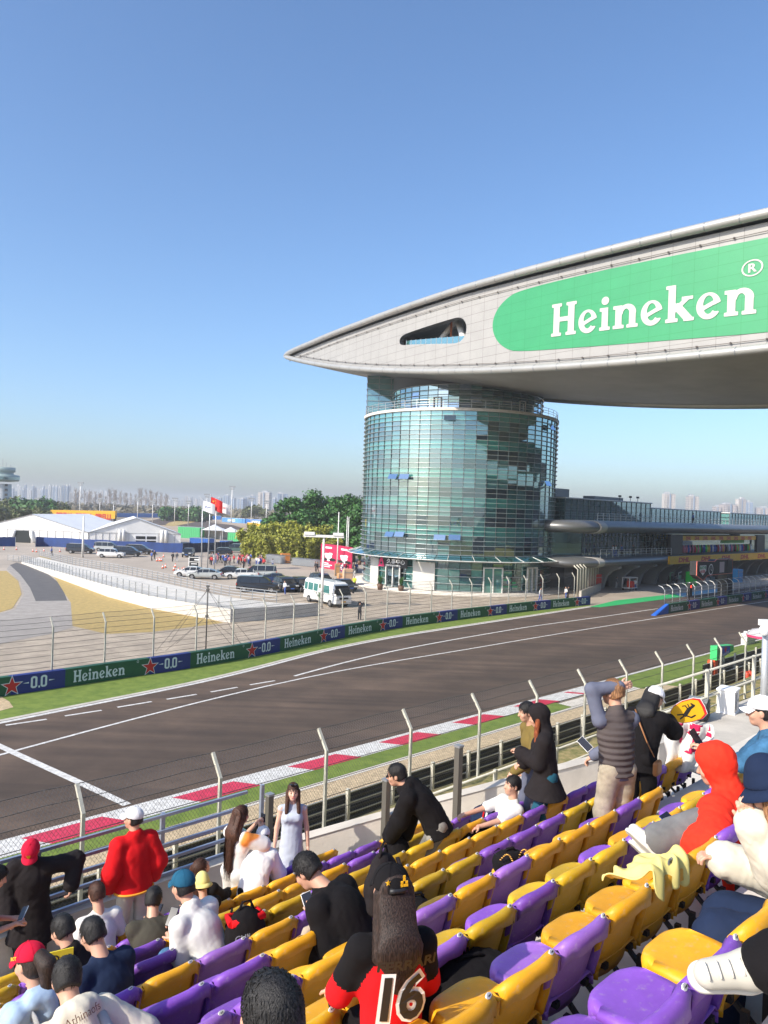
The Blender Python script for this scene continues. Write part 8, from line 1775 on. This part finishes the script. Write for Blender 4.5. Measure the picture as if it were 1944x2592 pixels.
mesh_obj('quilted_vest', [(V_, F_)], C_quilt, r)
p = AT(1481, 1884, l.y - .15); phone((p.x, p.y, p.z), (-.35, -.7, .55), 'white rimmed phone peeking out left of the quilted vest', None, .9)
# black jacket with shield
r, J, l = who('woman in black jacket and white cap holding out a yellow shield fan', 1668, 1742, D_(2) + .2, 38, dict(h=1.70, female=1, lean=22, hunch=8, hpitch=32, hyaw=-25, handR=(.10, .62, 1.20), handL=(-.12, .34, 1.0), elbR=(.5, -.5, -.3)), R_(0, C_black, puff=.045, hem=.18, flare=.02, wr=.018), R_(0, C_black, wide=.02), hair=HS(style='long', len=.25, mat=M_hblack, n=0, nl=150), cap=dict(mat=C_white2))
b = MB(); M2 = J['M2']; pts = [J['nb'] + M2 @ V3(-.10, -.13, -.04), J['che'] + M2 @ V3(.0, -.225, .0), J['wai'] + J['M'] @ V3(.12, -.19, .0), J['pel'] + J['M'] @ V3(.19, -.12, .0)]; b.tube(resample(pts, 8), .011, 5, sq=.5); st_ = b.build('bag_strap', mat('leather_tan', (.32, .13, .04), .5), r)
b = MB(); b.box(J['pel'] + V3(.21, -.06, -.08), (.06, .18, .16)); bevel(b.build('shoulder_bag', MATS['leather_tan'], r), .03)
hp_ = world(r, (.10, .72, 1.22)); e = empty('shield_fan', hp_, 'yellow shield shaped fan with black prancing horse and red edge', 'fan'); ux = Vector((.80, -.30, .42)).normalized(); uy = Vector((-.40, .0, .82)); uy = (uy - ux * uy.dot(ux)).normalized(); un = ux.cross(uy).normalized()
shp = [(0, 0), (.02, .07), (.09, .125), (.20, .15), (.33, .14), (.40, .10), (.41, 0), (.40, -.10), (.33, -.14), (.20, -.14), (.09, -.115), (.02, -.06)]; fm = lambda x, y, o: ux * x + uy * y + un * o
for nm, sc, x_, m, o_ in (('rim', 1.0, 0, M_signw, .0), ('red_edge', .97, .006, M_star, .004), ('face', .90, .006, M_yel, .008)):
    n = len(shp); b = MB(); v = [fm(x_ + x * sc, y * sc * .97, o) for o in (-o_ - .002, o_ + .002) for x, y in shp]; b.add(v, [tuple(range(n)), tuple(range(n, 2 * n))[::-1]] + [(i, (i + 1) % n, n + (i + 1) % n, n + i) for i in range(n)]); b.build(nm, m, e)
def horse(X, Y): return mn(mn(mn(mn(seg(X, Y, (.40, .30), (.60, .55), .085), seg(X, Y, (.60, .55), (.70, .80), .06)), mn(seg(X, Y, (.70, .80), (.82, .74), .035), seg(X, Y, (.40, .30), (.30, .05), .03))), mn(mn(seg(X, Y, (.45, .27), (.52, .02), .03), seg(X, Y, (.62, .52), (.82, .48), .025)), mn(seg(X, Y, (.82, .48), (.84, .36), .02), seg(X, Y, (.63, .60), (.85, .60), .022)))), mn(seg(X, Y, (.36, .34), (.20, .50), .03), seg(X, Y, (.20, .50), (.24, .68), .035)))
for o_ in (.013, -.013): b = MB(); put(b, field_mesh(horse, .1, 1, -.1, .95, 44, 50), lambda x, y: fm(.08 + y * .27, (.5 - x) * -.25, o_)); b.build('horse', M_black, e)
b = MB(); b.tube([fm(-.10, 0, 0), fm(.02, 0, 0)], .010, 6); b.build('stick', M_black, e)
# red and white jersey held up
p = AT(1745, 1850, hp_.y + .5); e = empty('draped_shirt', p, 'red and white football style shirt with big lettering hanging by the black jacket', 'shirt', -.3)
b = MB(); n = 14; b.grid([[(-.27 + .54 * i / n + .02 * math.sin(j * .8), .05 * math.sin(i * 1.1 + j * .35), .10 - .62 * j / n) for i in range(n + 1)] for j in range(n + 1)]); o = b.build('cloth', C_white, e); md = o.modifiers.new('t', 'SOLIDIFY'); md.thickness = .006
b = MB(); g_ = lambda x, y: (-.27 + .54 * x, .05 * math.sin(x * n * 1.1 + (.10 - y) / .62 * n * .35) - .008, y); put(b, field_mesh(lambda X, Y: mn(rect(X, Y, .25, .95, .02, .10), mx(mn(mn(rect(X, Y, .3, .62, -.17, .0), rect(X, Y, .66, .97, -.14, .0)), rect(X, Y, .4, .9, -.27, -.20)), -mn(rect(X, Y, .38, .56, -.12, -.05), rect(X, Y, .72, .97, -.10, -.05)))), 0, 1, -.5, .1, 60, 50), g_); b.build('print', C_pink, e)
# red hoodie
def hoodmark(o, J):
    c = J['hc']; Mh = J['Mh']; b = MB(); b.tube([c + Mh @ V3(.02 + x, -.152 + abs(x) * .2 + abs(y - .03) * .25, y) for x, y in ((-.02, .10), (.0, .085), (-.005, .06), (.015, .05), (.02, .02), (.035, .01), (.03, -.01))], .006, 5); b.build('hood_print', M_black, o)
r, J, l = who('person in orange red hoodie slouching with grey trousers and phone', 1797, 1892, 2.94, -35, SIT(h=1.86, lean=16, hunch=8, hpitch=18, hyaw=22, handL=(-.38, .27, .74), handR=(-.27, .36, .74), elbL=(-1, -.5, -.6), footL=(-.55, .40, .66), footR=(-.41, .47, .52), kneL=(-.1, .3, 1), kneR=(.15, .3, 1), toeL=(-.4, .7, .6), toeR=(-.4, .7, .6)), R_(0, C_ored, puff=.07, hood='up', hem=.14, flare=.02, wr=.022, deco=lambda o, J: hoodmark(o, J)), R_(0, C_grey, wide=.03, puff=.03, wr=.014), hair=HS(n=0), shoes=(.70, .68, .60))
phone(world(r, (-.40, .36, .84)), (-.2, -.5, .8), 'blue phone held by the person in red hoodie', mat('phone_case_blue', (.02, .08, .25), .4), .8)
# denim jacket
r, J, l = who('man in denim jacket and white cap filming with his phone at the right edge', 1925, 1764, 3.3, -62, dict(h=1.78, lean=8, hpitch=8, handL=(-.15, .55, 1.30), handR=(.1, .5, .95), elbL=(-.3, -.2, -1)), R_(0, C_lden, puff=.035, sleeve=.42, collar=1, hem=.10, wr=.014), R_(0, C_black), hair=HS(n=0), cap=dict(mat=C_white2))
phone(world(r, (-.13, .64, 1.38)), (.35, -.75, .35), 'black phone held up by the man in denim', M_scr, .4)
# bucket hat and cream jacket
who('person in navy bucket hat, cream jacket and navy trousers, right edge', 1928, 1938, D_(-1) + .1, -58, SIT(h=1.72, lean=12, hunch=8, hpitch=24, handL=(-.04, .30, .98), handR=(.1, .44, .72), footL=(-.20, .50, -.05), footR=(-.02, .55, -.05)), R_(0, C_cream, puff=.05, hem=.20, wr=.02), R_(0, C_navy, wide=.05, puff=.04, wr=.016), hair=HS(style='front', mat=M_hblond, n=200), cap=dict(mat=C_navy, kind='bucket'), shoes=(.12, .12, .10))
# crossed leg with sneaker at the right
pz = H - D_(-2) - .02; base_ = Vector((1.82, 1.9, 0))
P_ = dict(h=1.86, sit=1, pelvis=(0, 0, .55), lean=2, shoe=1.25, footL=(-.15, .42, -.3), footR=(.035, .79, .475), kneR=(.2, .2, .9), toeR=(-.72, .68, -.12), handL=(-.2, .2, .7), handR=(.25, .25, .7))
person('person in black trousers with a large cream sneaker crossed at the right edge', (base_.x, base_.y, pz), -45, P_, R_(0, C_black), R_(0, C_black, wide=.03, puff=.015, wr=.016), hair=HS(n=0), shoes=(.52, .49, .42), h=.012)
# loose things on seats
def onseat(k, S, z=.43, t=.2): return ST(S, ROW_T(k) + t, H - ROW_D(k) + z)
def letters(e, o):
    b = MB(); put(b, text_geo('CHINESE G', .02), lambda x, y: (-.14 + (x % 2.1) * .07, -.145, .30 - .075 * int(x / 2.1) + y * .07)); b.build('lettering', C_ltb, o)
    b = MB(); b.tube([(-.14, -.05, .40), (.14, -.05, .42), (.15, .12, .38), (-.13, .12, .38), (-.14, -.05, .40)], .032, 6); b.build('red_rim', C_red, o)
q = G(622, 2345, H - ROW_D(4) - .0 + .45); bag((q.x, q.y, H - ROW_D(4) + .12), 'black bag with red rim and pale lettering standing between seats', C_black, .34, .26, .52, .5, extra=letters, nm='shopping_bag')
q = G(1290, 2190, H - ROW_D(2) + .45); e = bag((q.x, q.y, q.z - .02), 'small black handbag with gold chain lying on a seat', C_black, .26, .18, .15, .3, nm='handbag', seed=2); b = MB(); rr = random.Random(1)
for i in range(26): t = i / 25; b.lathe([(.006, -.004), (.010, 0), (.006, .004)], (-.13 + .26 * t, -.09 - .03 * math.sin(t * 6), .12 + .05 * math.sin(t * 9)), 6)
b.build('chain', mat('gold', (.8, .5, .12), .3, .9), e)
q = G(1190, 2470, H - ROW_D(1) + .5); bag((q.x, q.y, q.z - .12), 'shapeless black bag lying on the seats right of the red jersey', C_black, .50, .42, .22, .4, nm='soft_bag', seed=3)
q = G(1055, 2330, H - ROW_D(3) + .5); bag((q.x, q.y, q.z - .10), 'pointed black pouch on a seat beyond the red jersey woman', C_black, .26, .2, .30, .2, nm='pouch', seed=4)
q = G(1232, 2060, H - ROW_D(5) + .55); e = bag((q.x, q.y, q.z - .22), 'navy bag with red and white stripes on a far seat', C_navy, .40, .26, .34, -.6, nm='sports_bag', seed=5); b = MB(); [b.add([(x, -.150, .05), (x + .02, -.150, .05), (x + .06, -.145, .30), (x + .04, -.145, .30)], [(0, 1, 2, 3)]) for x in (-.02,)]; b.build('red_stripe', C_red, e); b = MB(); b.add([(.02, -.151, .05), (.045, -.151, .05), (.085, -.146, .30), (.06, -.146, .30)], [(0, 1, 2, 3)]); b.build('white_stripe', M_signw, e)
q = G(1512, 2070, H - ROW_D(3) + .5); bag((q.x, q.y, q.z - .15), 'black bag standing left of the quilted vest man', C_black, .28, .2, .36, .2, nm='pouch', seed=6)
# yellow jacket on a seat
q = ST(4.12, ROW_T(0) + .02, H - ROW_H(0) + .01); e = empty('folded_jacket', q, 'pale yellow jacket with round star patch lying over an orange seat', 'jacket', RZ); b = MB(); pr_ = [(.25, -.13), (.24, -.095), (.20, -.08), (.13, -.065), (.07, -.03), (.03, .02), (-.01, .045), (-.05, .03), (-.065, -.03), (-.07, -.09)]; rows = []
for j, (y_, z_) in enumerate(pr_):
    rows.append([(-.21 + .42 * i / 22 + .015 * math.sin(j * 1.3 + i * .2), y_ + .02 * math.sin(i * .9 + j) + .012 * math.sin(i * .35), z_ + .016 * math.sin(i * 1.05 + j * .9) + .012 * math.sin(i * .5 - j * 1.7) + .012) for i in range(23)])
b.grid(rows, 0, True); o = b.build('cloth', C_pale, e); md = o.modifiers.new('u', 'SUBSURF'); md.levels = 2; md.render_levels = 2; md = o.modifiers.new('t', 'SOLIDIFY'); md.thickness = .008
b = MB(); put(b, field_mesh(lambda X, Y: ell(X, Y, 0, 0, 1, 1), -1.1, 1.1, -1.1, 1.1, 20, 20), lambda x, y: (-.02 + x * .035, -.045 + x * 0, .055 + y * .022)); pt = b.build('patch', M_signw, o); b = MB(); put(b, ([(x * .022, y * .022) for x, y in [(0, 0)] + star_poly(1, .45)], [(0, k + 1, (k + 1) % 10 + 1) for k in range(10)]), lambda x, y: (-.02 + x, -.050, .055 + y * .8)); b.build('star', M_black, pt)
# yellow sign card
q = G(140, 2440, H - ROW_D(5) + .75); e = empty('card', q, 'yellow card with black capitals held low among the left spectators', 'card', .5); b = MB(); b.box((0, 0, 0), (.26, .01, .20)); b.build('sheet', mat('card_yellow', (.75, .60, .03), .6), e); b = MB(); put(b, text_geo('LO', .01), lambda x, y: (-.10 + x * .10, -.008, .01 + y * .09)); put(b, text_geo('MA', .01), lambda x, y: (-.10 + x * .10, -.008, -.085 + y * .09)); b.build('lettering', M_black, e)
# ================================================================== AIR
hz = MB(); hz.box((0, 1500, 24.0), (5600, 5000, 50)); o = hz.build('haze', None or bpy.data.materials.new('haze')); tag(o, kind='stuff'); m = o.data.materials[0]; m.use_nodes = True; m.node_tree.nodes.remove(BS(m)); v = N(m, 'ShaderNodeVolumePrincipled'); v.inputs['Color'].default_value = (.94, .95, .97, 1); v.inputs['Density'].default_value = .0004; v.inputs['Anisotropy'].default_value = .2; LK(m, v.outputs[0], m.node_tree.nodes['Material Output'].inputs['Volume'])
